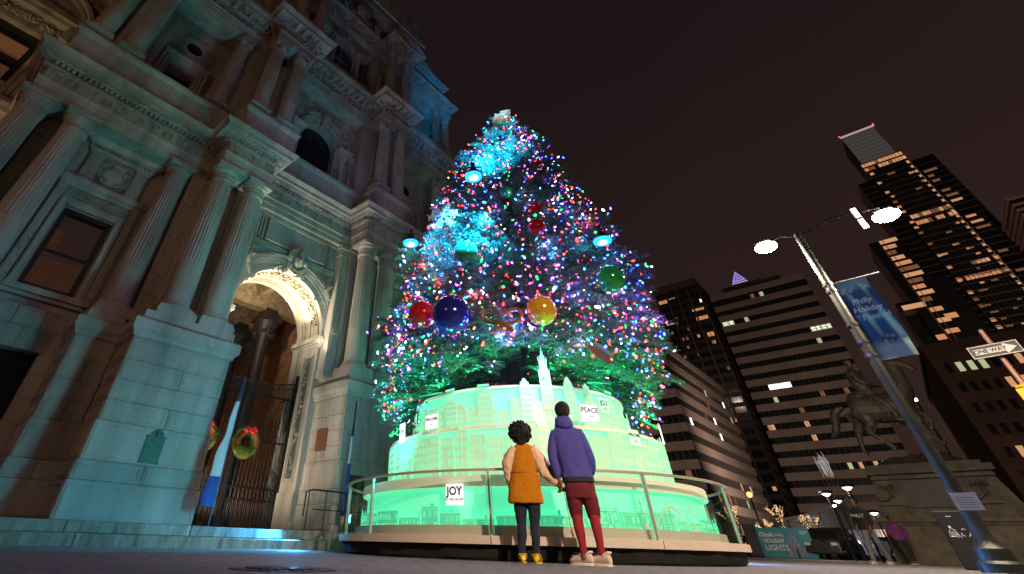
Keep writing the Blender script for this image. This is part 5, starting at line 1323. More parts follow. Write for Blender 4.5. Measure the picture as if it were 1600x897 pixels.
b = MB(); eloft(b, [(.085, .0, 1.465, .115, .10), (.088, -.02, 1.50, .128, .11), (.09, -.035, 1.54, .118, .105), (.09, -.03, 1.585, .105, .098), (.09, -.02, 1.612, .092, .088)], 24); b.ball((.115, -.095, 1.50), .075, 14, sq=(1.35, .6, .75)); b.ball((.02, -.07, 1.55), .05, 10)
remeshed(b, 'hood', PURP, man, .010, 3, .008)
b = MB(); eloft(b, [(.157, 0, .835, .203, .142), (.155, 0, .885, .203, .136)], 24); b.build('dark_shirt_hem', DARKF, man, 60)
b = MB(); eloft(b, [(.16, 0, .66, .19, .115), (.155, 0, .76, .192, .125), (.15, 0, .86, .178, .115)], 24)
limb(b, [(.075, 0, .80), (.065, .015, .64), (.062, .035, .50), (.06, .025, .455)], [.110, .100, .080, .066], 16); limb(b, [(.24, 0, .80), (.262, .015, .64), (.274, .035, .50), (.275, .025, .455)], [.110, .100, .080, .066], 16)
remeshed(b, 'trousers', MAR, man, .011, 3, .008)
b = MB(); limb(b, [(.062, .03, .50), (.068, -.02, .36), (.072, -.03, .24), (.075, -.03, .11)], [.066, .063, .050, .043], 16); limb(b, [(.274, .03, .50), (.276, -.02, .36), (.279, -.03, .24), (.28, -.03, .11)], [.066, .063, .050, .043], 16)
remeshed(b, 'leggings', REDT, man, .010, 2, .006)
b = MB(); b.ball((.10, .0, 1.712), .120, 18, sq=(.88, 1.02, .93)); b.ball((.10, -.03, 1.68), .108, 16, sq=(.88, .9, .98)); remeshed(b, 'short_black_hair', HAIR, man, .010, 1, .007)
shoe(man, .035, .03, R(62), .29, SNK, SOLE, 'sneaker', .13, .105); shoe(man, .25, .0, R(55), .29, SNK, SOLE, 'sneaker', .13, .105)
b = MB(); b.tube([(-.055, .03, .80), (-.04, .03, .60), (-.03, .03, .36), (-.02, .03, .30)], [.004, .005, .006, .004], 5); b.tube([(-.03, .03, .34), (-.02, .03, .27)], .014, 6)
b.build('hanging_strap', mat('pink_strap', (.55, .12, .18), .7), man)

# ---- the woman in the mustard coat
S_ = 7.42 / 7.55
wp, wa = frame_of(11.5, 7.42); wom = empty('person', wp, wa, 'woman with round black curly hair in a mustard coat with cream sleeves seen from behind', 'person')
MUS = mat('mustard_wool_coat', (.50, .185, .012), .95, var=.12, scale=25, bump=.5, bscale=90, spec=.15)
CRM = mat('cream_fleece_sleeve', (.74, .54, .38), .95, var=.15, scale=16, bump=.6, bscale=60, spec=.15)
TEAL = mat('dark_teal_cuff', (.01, .075, .085), .9, var=.2, scale=20, bump=.4)
JEAN = mat('dark_jeans', (.012, .020, .038), .9, var=.25, scale=14, bump=.3); YEL = mat('yellow_rubber_clog', (.75, .50, .01), .4); YELS = mat('yellow_clog_sole', (.55, .38, .02), .5)
# where the two hands meet, from the man's frame
mw = Matrix.Rotation(ma_, 4, 'Z'); mw.translation = mp; ww = Matrix.Rotation(wa, 4, 'Z'); ww.translation = wp
hl = ww.inverted() @ (mw @ (mhand + Vector((-.012, .015, -.075))))
b = MB(); head(b, (.10 * S_, .01, 1.46 * S_), .93, .25)
eloft(b, [(.12, 0, 1.20, .10, .08), (.115, 0, 1.27, .055, .055), (.11, 0, 1.36, .05, .052), (.10, 0, 1.43, .05, .05)])
eloft(b, [(.10, 0, .72, .15, .10), (.11, 0, .92, .12, .085), (.12, 0, 1.1, .14, .09), (.12, 0, 1.25, .13, .075)])
hd = (hl - Vector((.40, .0, .97))).normalized(); wr = hl - hd * .05
limb(b, [(.26, 0, 1.24), (.37, -.01, 1.02), tuple(wr)], [.045, .037, .024]); limb(b, [(-.01, 0, 1.24), (-.12, .0, 1.02), (-.10, .06, .83)], [.045, .037, .024])
hand(b, wr, hd, (.3, -.8, 0), .9, .7); hand(b, (-.10, .06, .83), (0, .2, -1), (0, 1, 0), .9, .6)
for hx, kx, ax in ((.01, -.005, -.03), (.18, .165, .147)): limb(b, [(hx, 0, .74), (kx, .0, .42), (kx, -.015, .28), (ax, -.02, .05)], [.05, .033, .032, .030])
remeshed(b, 'body', SKIN, wom, .0085, 2)
b = MB(); sec = [(.083, 0, .612, .236, .145), (.083, 0, .66, .238, .148), (.09, 0, .80, .215, .14), (.10, 0, .95, .19, .13), (.115, 0, 1.12, .165, .12), (.122, 0, 1.22, .155, .105), (.12, 0, 1.28, .125, .085), (.115, 0, 1.315, .075, .065)]
eloft(b, sec, 28); remeshed(b, 'coat_body', MUS, wom, .011, 3, .008)
b = MB(); b.tube([(.083 + .19 * cos(a), -.001 + .132 * sin(a), .955) for a in [2 * PI * k / 24 for k in range(24)]], .004, 5, closed=True)
b.build('coat_seam', mat('brown_seam', (.2, .07, .01), .9), wom)
b = MB()
limb(b, [(.235, 0, 1.245), (.305, 0, 1.17), (.365, -.005, 1.03), tuple(Vector((.365, 0, 1.03)).lerp(wr, .5) + Vector((0, 0, -.012))), tuple(wr)], [.068, .095, .100, .075, .046], 14)
p3 = Vector((.365, 0, 1.03)).lerp(wr, .75); b.ball(tuple(p3), .055, 10)
limb(b, [(.01, 0, 1.245), (-.055, 0, 1.17), (-.115, -.005, 1.05), (-.115, .02, .92), (-.10, .05, .80)], [.068, .085, .085, .068, .040], 14); b.ball((-.12, -.0, 1.02), .075, 12, sq=(1, 1, .7)); b.ball((-.115, .03, .90), .066, 12, sq=(1, 1, .7))
remeshed(b, 'coat_sleeves', CRM, wom, .011, 2, .022)
e0 = Vector((.375, -.01, 1.04)); b = MB(); a_ = e0.lerp(wr, .25) + Vector((.03, -.02, .045)); c_ = e0.lerp(wr, 1.0) + Vector((.012, -.012, .018))
b.tube([a_, a_.lerp(c_, .3), a_.lerp(c_, .7), c_], [.035, .046, .040, .025], 10); b.build('teal_cuff_panel', TEAL, wom, 60)
b = MB(); b.tube([(-.10, .05, .835), (-.097, .06, .775)], [.042, .036], 10); b.build('teal_cuff', TEAL, wom, 60)
b = MB()
for hx, kx, ax in ((.005, -.003, -.03), (.182, .168, .147)): limb(b, [(hx, 0, .72), (hx - .002, .01, .58), (kx, .02, .40), (kx - .005, -.015, .28), (ax, -.02, .15), (ax, -.02, .075)], [.098, .086, .062, .058, .050, .052], 16)
eloft(b, [(.09, 0, .62, .16, .1), (.09, 0, .75, .165, .11)]); remeshed(b, 'jeans', JEAN, wom, .010, 2, .008)
b = MB(); q = random.Random(8); hc = Vector((.10, -.02, 1.455))
b.ball(tuple(hc), .135, 16, sq=(1.08, 1, .98))
for i in range(420):
    u_ = q.uniform(-1, 1); t = q.uniform(0, 2 * PI); s_ = math.sqrt(1 - u_ * u_); v = Vector((s_ * cos(t) * 1.1, s_ * sin(t), u_ * .98))
    if v.y > .45 and v.z < .35: continue
    b.ball(tuple(hc + v * q.uniform(.125, .152)), q.uniform(.013, .022), 5)
b.ball((.10, -.05, 1.345), .075, 10); remeshed(b, 'afro_hair', HAIR, wom, .0075, 0, .006)
shoe(wom, -.032, .045, R(4), .24, YEL, YELS, 'clog', .10, .10, True); shoe(wom, .155, .04, R(-10), .24, YEL, YELS, 'clog', .10, .10, True)

# ---- two passers-by in front of the statue
def passer(az, D, s, label, top, low, step, facing_, hairc, hoodc=None):
    p, a = frame_of(az, D); o = empty('person', p, a + facing_, label, 'person')
    b = MB(); head(b, (0, .02, 1.60 * s), .98 * s, -.1); eloft(b, [(0, 0, 1.35 * s, .09, .08), (0, .0, 1.45 * s, .055, .055), (0, .01, 1.55 * s, .055, .055)])
    eloft(b, [(0, 0, .85 * s, .14, .1), (0, 0, 1.1 * s, .13, .1), (0, 0, 1.38 * s, .15, .09)])
    for sx in (-1, 1):
        limb(b, [(sx * .17, 0, 1.36 * s), (sx * .22, -.03, 1.1 * s), (sx * .2, .12, .95 * s)], [.045, .038, .026]); hand(b, (sx * .2, .12, .95 * s), (0, .5, -.6), (sx, 0, 0), 1, .6)
        limb(b, [(sx * .09, 0, .85 * s), (sx * .1, sx * step * .5 + .03, .48 * s), (sx * .1, sx * step, .08)], [.08, .055, .035])
    remeshed(b, 'body', SKIN, o, .014, 2)
    b = MB(); eloft(b, [(0, 0, .86 * s, .19, .13), (0, 0, 1.1 * s, .18, .13), (0, 0, 1.33 * s, .20, .125), (0, 0, 1.42 * s, .15, .09), (0, 0, 1.47 * s, .08, .07)])
    for sx in (-1, 1): limb(b, [(sx * .16, 0, 1.38 * s), (sx * .24, -.03, 1.1 * s), (sx * .21, .1, .97 * s)], [.075, .062, .045])
    remeshed(b, 'jacket', top, o, .016, 2, .012)
    b = MB(); eloft(b, [(0, 0, .74 * s, .17, .11), (0, 0, .9 * s, .165, .11)])
    for sx in (-1, 1): limb(b, [(sx * .09, 0, .85 * s), (sx * .1, sx * step * .5 + .03, .48 * s), (sx * .1, sx * step, .09)], [.105, .085, .07])
    remeshed(b, 'trousers', low, o, .016, 2, .012)
    b = MB(); b.ball((0, -.01, 1.64 * s), .105 * s, 14); b.build('hair', hairc, o, 60)
    for sx in (-1, 1): shoe(o, sx * .1, sx * step + .05, 0, .28, SNK if top is not PINKJ else BRSH, SOLE, 'shoe', .1, .1)
    return o
BLKJ = mat('black_jacket', (.018, .018, .02), .8, var=.2, scale=6); GREYP = mat('grey_sweatpants', (.15, .15, .17), .9, var=.15, scale=8)
PINKJ = mat('purple_and_pink_jacket', (.10, .04, .22), .8, col2=(.28, .06, .22), scale=7); DRKP = mat('dark_leggings', (.04, .035, .035), .9); BRSH = mat('brown_boot', (.20, .09, .04), .7); HAIRB = mat('brown_hair', (.03, .015, .01), .8)
o = passer(39.75, 24, 1.02, 'passer-by in black jacket with white lettering and pale grey trousers walking right', BLKJ, GREYP, .24, R(150), HAIRB)
me = text_mesh('PHILLY', .13, mt=mat('white_print', (.7, .7, .7), .6)); l = link('lettering', me, o, (0, .15, 1.25), (PI / 2, 0, PI))
passer(41.5, 26.5, .78, 'smaller passer-by in purple and pink jacket with dark leggings before the plinth', PINKJ, DRKP, .14, R(200), HAIRB)
# ================================================================ THE REST OF THE SQUARE AND THE CITY BEYOND
GR = R(-44.02)
def G(X, L, z=0): return Vector((.7191 * X + .6949 * L, -.6949 * X + .7191 * L, z))
# ---- manhole cover
b = MB(); b.lathe([(0, .004), (.30, .004), (.33, .006), (.36, .004), (.36, -.01)], n=40)
for i in range(-5, 6):
    for j in range(-5, 6):
        if i * i + j * j < 24: b.cbox(i * .052 - .018, i * .052 + .018, j * .052 - .018, j * .052 + .018, .003, .012, .004)
o = b.build('manhole_cover', mat('cast_iron_cover', (.05, .045, .055), .5, metal=.5, var=.3, scale=12, bump=.4), None, 30, loc=(-.85, 4.0, 0)); tag(o, 'round dark cast iron manhole cover in the paving near the camera', 'manhole cover')

# ---- lamp post with banner
POLE = mat('grey_green_painted_steel', (.05, .065, .065), .45, metal=.4, var=.25, scale=5, bump=.2)
pp = polar(46.1, 14.0); ta = R(-46.1)
def post(p, a, label, banner=True):
    o = empty('street_lamp', p, a, label, 'street lamp', 'double street lamps of the square')
    b = MB(); b.lathe([(.30, 0), (.30, .12), (.25, .16), (.23, .32), (.17, .38), (.12, .5), (.11, 1.0), (.085, 6.75), (.06, 6.8)], n=16); b.build('pole', POLE, o, 30)
    b = MB()
    for z in (5.3, 5.13, 4.3, 3.9, 3.6): b.lathe([(.10, z - .03), (.112, z - .03), (.112, z + .03), (.10, z + .03)], n=16, cap=False)
    b.build('pole_band', mat('steel_band', (.35, .35, .37), .3, metal=.9), o, 30) if banner else None
    return o
lp = post(pp, ta, 'tall grey double street lamp carrying a blue holiday banner by the statue')
LENS = emat('warm_white_lamp_lens', (1.0, .80, .56), 160); HEADM = mat('grey_lamp_head', (.10, .10, .10), .4, metal=.5)
def head_lamp(parent_loc, parent, wx, wy, wz, nm='lamp_head'):
    b = MB(); b.hexa([(wx - .24, wy - .13, wz), (wx + .24, wy - .13, wz), (wx + .24, wy + .13, wz), (wx - .24, wy + .13, wz)], [(wx - .18, wy - .09, wz + .12), (wx + .18, wy - .09, wz + .12), (wx + .18, wy + .09, wz + .12), (wx - .18, wy + .09, wz + .12)])
    h = b.build(nm, HEADM, parent); b = MB(); b.ball((wx, wy, wz - .03), .225, 20, sq=(1.15, .9, .6)); b.build('lamp_lens', LENS, h, 60)
    return h
b = MB(); b.tube([(0, 0, 6.7), (-.35, 0, 6.85), (-.72, 0, 6.78)], .022, 6); b.tube([(0, 0, 6.7), (.8, 0, 6.9), (1.7, -.1, 6.74)], .022, 6); b.build('lamp_arms', CASE, lp)
head_lamp(None, lp, -.75, 0, 6.72); head_lamp(None, lp, 1.72, 0, 6.58)
mL = Matrix.Rotation(ta, 4, 'Z'); mL.translation = pp
LAMPPOS = [mL @ Vector((-.75, 0, 6.62)), mL @ Vector((1.72, 0, 6.48))]
# banner cloth, rippled
def cloth(x0, x1, z0, z1, nx, nz_, amp, sag=0.0):
    b = MB(); vs = []
    for j in range(nz_ + 1):
        for i in range(nx + 1):
            s, t = i / nx, j / nz_; vs.append((x0 + (x1 - x0) * s + .02 * sin(t * 5) * s, amp * sin(s * 13 + t * 3) * (.5 + .5 * (1 - t)) + amp * .6 * sin(s * 5 + t * 7), z0 + (z1 - z0) * t + sag * s * (1 - t)))
    k = nx + 1; b.add(vs, [(j * k + i, j * k + i + 1, (j + 1) * k + i + 1, (j + 1) * k + i) for j in range(nz_) for i in range(nx)], 0)
    return b
bo = empty('street_banner', mL @ Vector((.10, 0, 3.5)), ta, 'blue snowflake holiday festival banner hanging from the lamp post arm', 'banner')
def banner_mat():
    m = bpy.data.materials.new('blue_banner_print'); m.use_nodes = True; t = m.node_tree; bs = t.nodes['Principled BSDF']; bs.inputs['Roughness'].default_value = .75
    tc = t.nodes.new('ShaderNodeTexCoord'); sp = t.nodes.new('ShaderNodeSeparateXYZ'); t.links.new(tc.outputs['Object'], sp.inputs[0])
    nz = t.nodes.new('ShaderNodeTexNoise'); nz.inputs['Scale'].default_value = 9; t.links.new(tc.outputs['Object'], nz.inputs['Vector'])
    ad = t.nodes.new('ShaderNodeMath'); ad.operation = 'MULTIPLY_ADD'; ad.inputs[1].default_value = .14; t.links.new(nz.outputs['Fac'], ad.inputs[0]); t.links.new(sp.outputs['Z'], ad.inputs[2])
    dv = t.nodes.new('ShaderNodeMath'); dv.operation = 'DIVIDE'; dv.inputs[1].default_value = 1.9; t.links.new(ad.outputs[0], dv.inputs[0])
    cr = t.nodes.new('ShaderNodeValToRGB'); t.links.new(dv.outputs[0], cr.inputs[0]); e = cr.color_ramp.elements
    e[0].position = 0; e[0].color = (.30, .48, .50, 1); e[1].position = 1; e[1].color = (.22, .45, .48, 1)
    for p, c in ((.17, (.25, .45, .5)), (.24, (.02, .12, .22)), (.42, (.01, .11, .24)), (.5, (.02, .2, .36)), (.62, (.01, .09, .2)), (.82, (.02, .13, .22)), (.89, (.18, .42, .46))): n = e.new(p); n.color = (*c, 1)
    t.links.new(cr.outputs[0], bs.inputs['Base Color']); return m
b = cloth(0, .62, 0, 1.78, 40, 24, .012, -.02); b.build('banner_cloth', banner_mat(), bo, 80, recalc=False)
b = MB(); b.tube([(-.06, 0, 1.80), (.88, 0, 1.80)], .016, 6); b.tube([(-.06, 0, -.01), (.3, 0, -.01)], .012, 6); b.build('banner_arm', mat('white_rod', (.6, .6, .62), .4, metal=.5), bo)
PRN = mat('pale_blue_print', (.45, .68, .75), .7); PRW = mat('white_print_ink', (.7, .8, .82), .7)
for s, z, x in (('Philly', 1.26, .28), ('Holiday', 1.07, .30), ('Festival', .88, .36)):
    me = text_mesh(s, .165, mt=PRN, font_shear=.25, bold=.004, ext=.002); link('lettering', me, bo, (x, -.03, z), (PI / 2, 0, 0))
b = MB(); q = random.Random(31)
def flake(b, x, y, z, r, mi=0, t_=.004):
    for k in range(6): a = k * PI / 3 + q.uniform(0, .3); b.tube([(x, y, z), (x + r * cos(a), y, z + r * sin(a))], t_, 4, mi); b.tube([(x + r * .6 * cos(a) + r * .3 * sin(a), y, z + r * .6 * sin(a) - r * .3 * cos(a)), (x + r * .75 * cos(a), y, z + r * .75 * sin(a)), (x + r * .6 * cos(a) - r * .3 * sin(a), y, z + r * .6 * sin(a) + r * .3 * cos(a))], t_ * .8, 4, mi)
for k in range(20): flake(b, q.uniform(.04, .58), -.028, (.38 if k % 2 else 1.56) + q.uniform(-.06, .06), q.uniform(.03, .055), k % 2 if k % 3 else 0)
flake(b, .08, -.03, .93, .05); b.build('snowflake_print', [PRN, mat('navy_print', (.01, .04, .12), .7)], bo)['kind'] = 'stuff'
# paper notice taped to the post
b = MB(); b.box(-.17, .17, -.004, .004, -.13, .13, 0)
for k in range(5): b.box(-.13, .10, -.006, -.003, -.09 + k * .035, -.083 + k * .035, 1)
o = b.build('paper_notice', [mat('white_paper', (.85, .82, .76), .7), INKV], None, loc=mL @ Vector((.07, -.125, .98)), rz=ta); tag(o, 'small white printed notice fixed low on the banner lamp post', 'notice')
# assumed posts out of view, added to go with the unseen warm lights
lp2 = post(polar(-105, 20), R(105), 'assumed tall grey double street lamp outside the frame on the left', False)
lp3 = post(polar(165, 17), R(15), 'assumed tall grey double street lamp outside the frame behind the viewer', False)

# ---- floodlight heads made of two LED bars beside the right-hand lamp
b = MB(); p = polar(51.3, 13.9, .15 + 13.9 * math.tan(R(24.9)))
o = empty('led_bar_light', p, R(-51.3), 'two short bright white LED bars in a row beside the right lamp head', 'lamp')
for dz in (-.16, .16):
    b = MB(); b.cbox(-.06, .06, -.02, .03, dz - .14, dz + .14, .01); h = b.build('bar_housing', HEADM, o); b = MB(); b.box(-.05, .05, -.024, -.0205, dz - .13, dz + .13); b.build('bar_lens', emat('led_bar_lens', (1, .88, .75), 6), h)

# ---- statue on its plinth
GRN = mat('mottled_brown_granite', (.22, .19, .14), .8, col2=(.09, .08, .065), scale=2.5, bump=.5, bscale=12); BRZ = mat('weathered_bronze', (.20, .17, .12), .5, metal=.3, col2=(.06, .055, .045), scale=5, bump=.5, bscale=14)
GPAN = mat('dark_granite_panel', (.07, .065, .06), .5, var=.2, scale=5)
pl = empty('statue_plinth', G(0, 27), GR, 'broad mottled stone plinth with bronze garlands under the equestrian statue', 'plinth')
b = MB(); b.hexa([(-1.62, 0, 0), (4.2, 0, 0), (4.2, 5.4, 0), (-1.62, 5.4, 0)], [(-1.50, .05, 1.12), (3.2, .05, 1.12), (3.2, 5.2, 1.12), (-1.50, 5.2, 1.12)]); b.build('base_block', GRN, pl)
b = MB()
for x0, x1, z0, z1, o_ in ((-1.55, 3.2, 1.12, 1.2, .0), (-1.62, 3.25, 1.2, 1.3, -.06), (-1.5, 2.9, 1.3, 1.38, .06), (-1.42, 2.8, 1.38, 1.5, .1)): b.box(x0, x1, o_, 5.2 - o_, z0, z1)
b.build('base_moulding', GRN, pl)
b = MB(); b.hexa([(-1.40, .15, 1.5), (2.5, .15, 1.5), (2.5, 5, 1.5), (-1.40, 5, 1.5)], [(-1.12, .2, 2.5), (2.2, .2, 2.5), (2.2, 5, 2.5), (-1.12, 5, 2.5)]); b.build('die', GRN, pl)
b = MB(); b.hexa([(-.42, .10, 1.62), (1.15, .10, 1.62), (1.15, .2, 1.62), (-.42, .2, 1.62)], [(-.38, .15, 2.44), (1.08, .15, 2.44), (1.08, .25, 2.44), (-.38, .25, 2.44)]); b.build('inscription_panel', GPAN, pl)
b = MB()
for x0, x1, z0, z1, o_ in ((-1.16, 2.24, 2.5, 2.58, .1), (-1.12, 2.2, 2.58, 2.66, .16), (-1.24, 2.32, 2.66, 2.86, .02), (-1.1, 2.1, 2.86, 2.98, .2)): b.box(x0, x1, o_, 5 - o_, z0, z1)
b.build('plinth_cap', GRN, pl)
b = MB(); q = random.Random(4)
for s, cx in ((1, -.88), (1, 1.62)):
    for k in range(13): t = k / 12; b.ball((cx - .42 + .55 * t, .12, 1.98 - .16 * sin(PI * t) + .1 * t), .05, 6)
    for k in range(22): b.ball((cx + .05 + q.uniform(-.22, .22), .13, 2.28 + q.uniform(-.06, .07)), .035, 5)
    b.tube([(cx + .05, .12, 2.24), (cx + .1, .11, 2.1), (cx + .14, .1, 1.92)], [.03, .05, .03], 6); b.box(cx - .42, cx + .4, .08, .2, 1.70, 1.74)
b.build('bronze_garland', BRZ, pl)['kind'] = 'stuff'
b = MB(); n = 26; vs = []
q = random.Random(6); m_ = 12
for j in range(m_ + 1):
    for i in range(n + 1):
        s, t = i / n, j / m_; x = -.95 + 2.9 * s; y = .3 + 4.3 * t; e = min(1, 5 * min(s, 1 - s)) * min(1, 4 * min(t, 1 - t)); vs.append((x, y, 2.97 + e * (.30 + .22 * s) + (q.uniform(-.05, .07) if e > .1 else 0)))
k = n + 1; b.add(vs, [(j * k + i, j * k + i + 1, (j + 1) * k + i + 1, (j + 1) * k + i) for j in range(m_) for i in range(n)]); b.build('rocky_mound', BRZ, pl)
hs_ = empty('equestrian_statue', G(0, 28.2, 3.3), GR, 'dark bronze horse and rider statue, horse head raised, behind the lamp post', 'statue')
k_ = 28.2 / 27; Z = lambda z: (.15 + (z - .15) * k_) - 3.3; Xx = lambda x: x * k_
b = MB()
def L_(pts, rs, n=12): limb(b, [(Xx(x), y, Z(z)) for x, y, z in pts], [r_ * 1.28 for r_ in rs], n)
L_([(-.62, 0, 4.95), (-.35, 0, 4.92), (.2, 0, 4.82), (.75, 0, 4.88), (1.12, 0, 4.92)], [.30, .42, .40, .44, .26], 16)
L_([(.95, 0, 5.0), (1.25, 0, 5.45), (1.36, 0, 5.95), (1.34, 0, 6.35)], [.36, .28, .20, .15], 14); L_([(1.28, 0, 6.42), (1.55, 0, 6.38), (1.82, 0, 6.2), (1.97, 0, 6.05)], [.15, .15, .105, .075], 12)
for s in (-1, 1): L_([(1.27, s * .08, 6.5), (1.24, s * .1, 6.68)], [.05, .01], 6)
L_([(-.65, .15, 4.85), (-.60, .17, 4.45), (-.80, .17, 4.05), (-.86, .17, 3.75), (-.90, .17, 3.48), (-.80, .17, 3.36)], [.27, .19, .10, .07, .06, .075], 10)
L_([(-.45, -.15, 4.85), (-.25, -.17, 4.4), (-.42, -.17, 4.05), (-.15, -.17, 3.75), (.02, -.17, 3.52), (.10, -.17, 3.42)], [.27, .19, .10, .065, .06, .075], 10)
L_([(1.05, -.15, 4.75), (1.16, -.17, 4.3), (1.2, -.17, 4.0), (1.30, -.17, 3.7), (1.42, -.17, 3.52), (1.5, -.17, 3.46)], [.2, .13, .08, .06, .055, .07], 10)
L_([(1.0, .15, 4.75), (1.35, .17, 4.55), (1.5, .17, 4.35), (1.42, .17, 4.1), (1.32, .17, 4.0)], [.2, .12, .075, .055, .065], 10)
L_([(-.85, 0, 5.05), (-1.2, 0, 4.85), (-1.35, 0, 4.45), (-1.5, 0, 4.15), (-1.72, 0, 4.0)], [.07, .13, .12, .1, .02], 10)
remeshed(b, 'horse', BRZ, hs_, .03, 2, .012)
b = MB(); b.ball((Xx(.13), 0, Z(6.66)), .135, 12, sq=(1, .9, 1.15)); L_([(.22, 0, 5.15), (.18, 0, 5.5), (.08, 0, 5.9), (.06, 0, 6.25), (.09, 0, 6.42), (.12, 0, 6.6)], [.22, .2, .23, .2, .08, .07], 14)
for s in (-1, 1):
    L_([(.02, s * .22, 6.22), (.18, s * .3, 5.85), (.5, s * .18, 5.72), (.72, s * .05, 5.68)], [.1, .08, .06, .05]); L_([(.2, s * .18, 5.2), (.5, s * .4, 4.98), (.62, s * .42, 4.62), (.66, s * .42, 4.38), (.84, s * .43, 4.33)], [.15, .14, .1, .08, .06])
b.ball((Xx(.10), 0, Z(6.74)), .16, 12, sq=(1.05, 1, .45)); L_([(.0, 0, 5.3), (-.35, .0, 5.25), (-.55, 0, 5.1)], [.25, .22, .1]); remeshed(b, 'rider', BRZ, hs_, .025, 2, .010)
b = MB(); b.tube([(Xx(1.95), -.06, Z(6.02)), (Xx(1.3), -.2, Z(5.75)), (Xx(.75), -.06, Z(5.68))], .012, 5); b.tube([(Xx(.3), -.4, Z(4.95)), (Xx(.0), -.45, Z(4.35)), (Xx(-.3), -.5, Z(3.95))], .022, 6); b.build('reins_and_sword', BRZ, hs_)

# ---- bin board with white pictograms
bn = empty('litter_bin', polar(44.95, 16.5), R(-44.95), 'black recycling bin with white litter and recycling pictograms left of the lamp post', 'bin')
b = MB(); b.cbox(-.23, .23, -.05, .5, 0, .98, .02); b.build('cabinet', mat('black_bin_panel', (.018, .02, .024), .45, var=.2, scale=6), bn)
b = MB(); b.lathe([(.0, .0), (.022, .0), (.022, .004), (0, .004)], n=12); b.v = [(x - .09, -.052 - z, y + .70) for x, y, z in b.v]
def ln(pts, r=.006): b.tube([(x, -.054, z) for x, z in pts], r, 4)
ln([(-.15, .54), (-.14, .62), (-.06, .62), (-.05, .54), (-.15, .54)]); ln([(-.12, .55), (-.12, .61)]); ln([(-.095, .55), (-.095, .61)]); ln([(-.07, .55), (-.07, .61)]); ln([(-.09, .675), (-.04, .65), (-.02, .58), (.01, .52)]); ln([(-.11, .66), (-.13, .63)]); ln([(-.03, .6), (-.04, .52)])
for k in range(3):
    a = PI / 2 + k * 2 * PI / 3; cx, cz = .1 + .035 * cos(a), .60 + .035 * sin(a); ln([(cx + .034 * cos(t), cz + .034 * sin(t)) for t in [a - 1.1 + j * .37 for j in range(7)]], .007)
ln([(-.06, .88), (.02, .88)], .008); b.build('pictograms', PRW, bn)

# ---- ONE WAY sign, its mast arm and the amber signal
sg = empty('one_way_sign', polar(53.2, 19.0, .15 + 19 * math.tan(R(12.75))), R(-53.2), 'black and white ONE WAY arrow sign on a pinkish mast arm', 'sign')
BLKS = mat('black_sign_face', (.015, .015, .017), .5); WHTS = mat('white_sign_reflective', (.62, .60, .58), .5)
w_, h_ = .47, .16
b = MB(); b.cbox(-w_, w_, -.01, .01, -h_, h_, .008, 0); b.build('sign_plate', BLKS, sg)
b = MB()
for (x0, x1, z0, z1) in ((-w_ + .015, w_ - .015, h_ - .03, h_ - .015), (-w_ + .015, w_ - .015, -h_ + .015, -h_ + .03), (-w_ + .015, -w_ + .03, -h_ + .03, h_ - .03), (w_ - .03, w_ - .015, -h_ + .03, h_ - .03)): b.box(x0, x1, -.014, -.009, z0, z1)
b.prism([(-.38, -.065), (.18, -.065), (.18, -.125), (.40, 0), (.18, .125), (.18, .065), (-.38, .065)], -.014, -.009); b.build('arrow_and_border', WHTS, sg)
me = text_mesh('ONE WAY', .128, mt=BLKS, bold=.005); link('lettering', me, sg, (-.09, -.018, 0), (PI / 2, 0, 0))
PNK = mat('pinkish_painted_steel', (.40, .22, .18), .5, metal=.2)
ma = empty('signal_mast', polar(53.25, 19.1, .15 + 19.1 * math.tan(R(13.9))), R(-53.2), 'pinkish round mast arm crossing behind the ONE WAY sign', 'mast')
b = MB(); b.tube([(-.0, .05, .1), (-.0, .05, -1.2)], .055, 10); b.ball((0, .05, .1), .055, 10); b.tube([(0, .05, -1.2), (0, .05, -4.8)], .06, 10); b.build('mast_arm', PNK, ma, 60)
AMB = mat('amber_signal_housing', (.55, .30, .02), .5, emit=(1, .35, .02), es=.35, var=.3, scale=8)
ts = empty('traffic_signal', polar(53.35, 18.9, .15 + 18.9 * math.tan(R(9.3))), R(-53.2), 'glowing amber yellow traffic signal housing at the right edge of the picture', 'traffic signal')
b = MB(); b.cbox(-.22, .25, -.1, .1, -.45, .24, .02); b.tube([(-.2, -.0, .30), (.3, 0, .30)], .03, 6); b.build('signal_housing', AMB, ts)
b = MB(); b.lathe([(.10, 0), (.11, .16), (.10, .16)], n=16, a0=0, a1=2 * PI, cap=False); b.v = [(x + .02, -.1 - z, y + .1) for x, y, z in b.v]; b.build('signal_hood', CASE, ts)
b = MB(); b.lathe([(0, 0), (.09, 0), (.09, .02)], n=16, cap=False); b.v = [(x + .02, -.105 - z, y - .18) for x, y, z in b.v]; b.build('signal_lens', emat('amber_lens', (1, .3, .02), 6), ts)

# ---- LIGHTS poster board
po = empty('poster_board', polar(33.95, 44), R(-33.95), 'wide teal poster board reading Deck the Hall holiday lights', 'poster')
POST = mat('teal_poster', (.06, .30, .33), .6, col2=(.03, .20, .25), scale=.7)
b = MB(); b.cbox(-1.45, 1.45, -.03, .03, .02, 1.56, .01); b.build('board', POST, po)
b = MB(); 
for x in (-1.3, 0, 1.3): b.box(x - .03, x + .03, .03, .4, 0, .06)
b.build('board_feet', CASE, po)
CREAM = mat('cream_poster_ink', (.62, .55, .45), .6, emit=(.6, .5, .4), es=.04)
for s, x, z, sz in (('Deck', -1.0, 1.20, .34), ('THE HALL', -.42, 1.18, .20), ('HOLIDAY', -.62, .88, .27), ('LIGHTS', -.58, .52, .40)):
    me = text_mesh(s, sz, mt=CREAM, bold=.008 if sz > .25 else .003, font_shear=.3 if s == 'Deck' else 0); link('lettering', me, po, (x, -.034, z), (PI / 2, 0, 0))
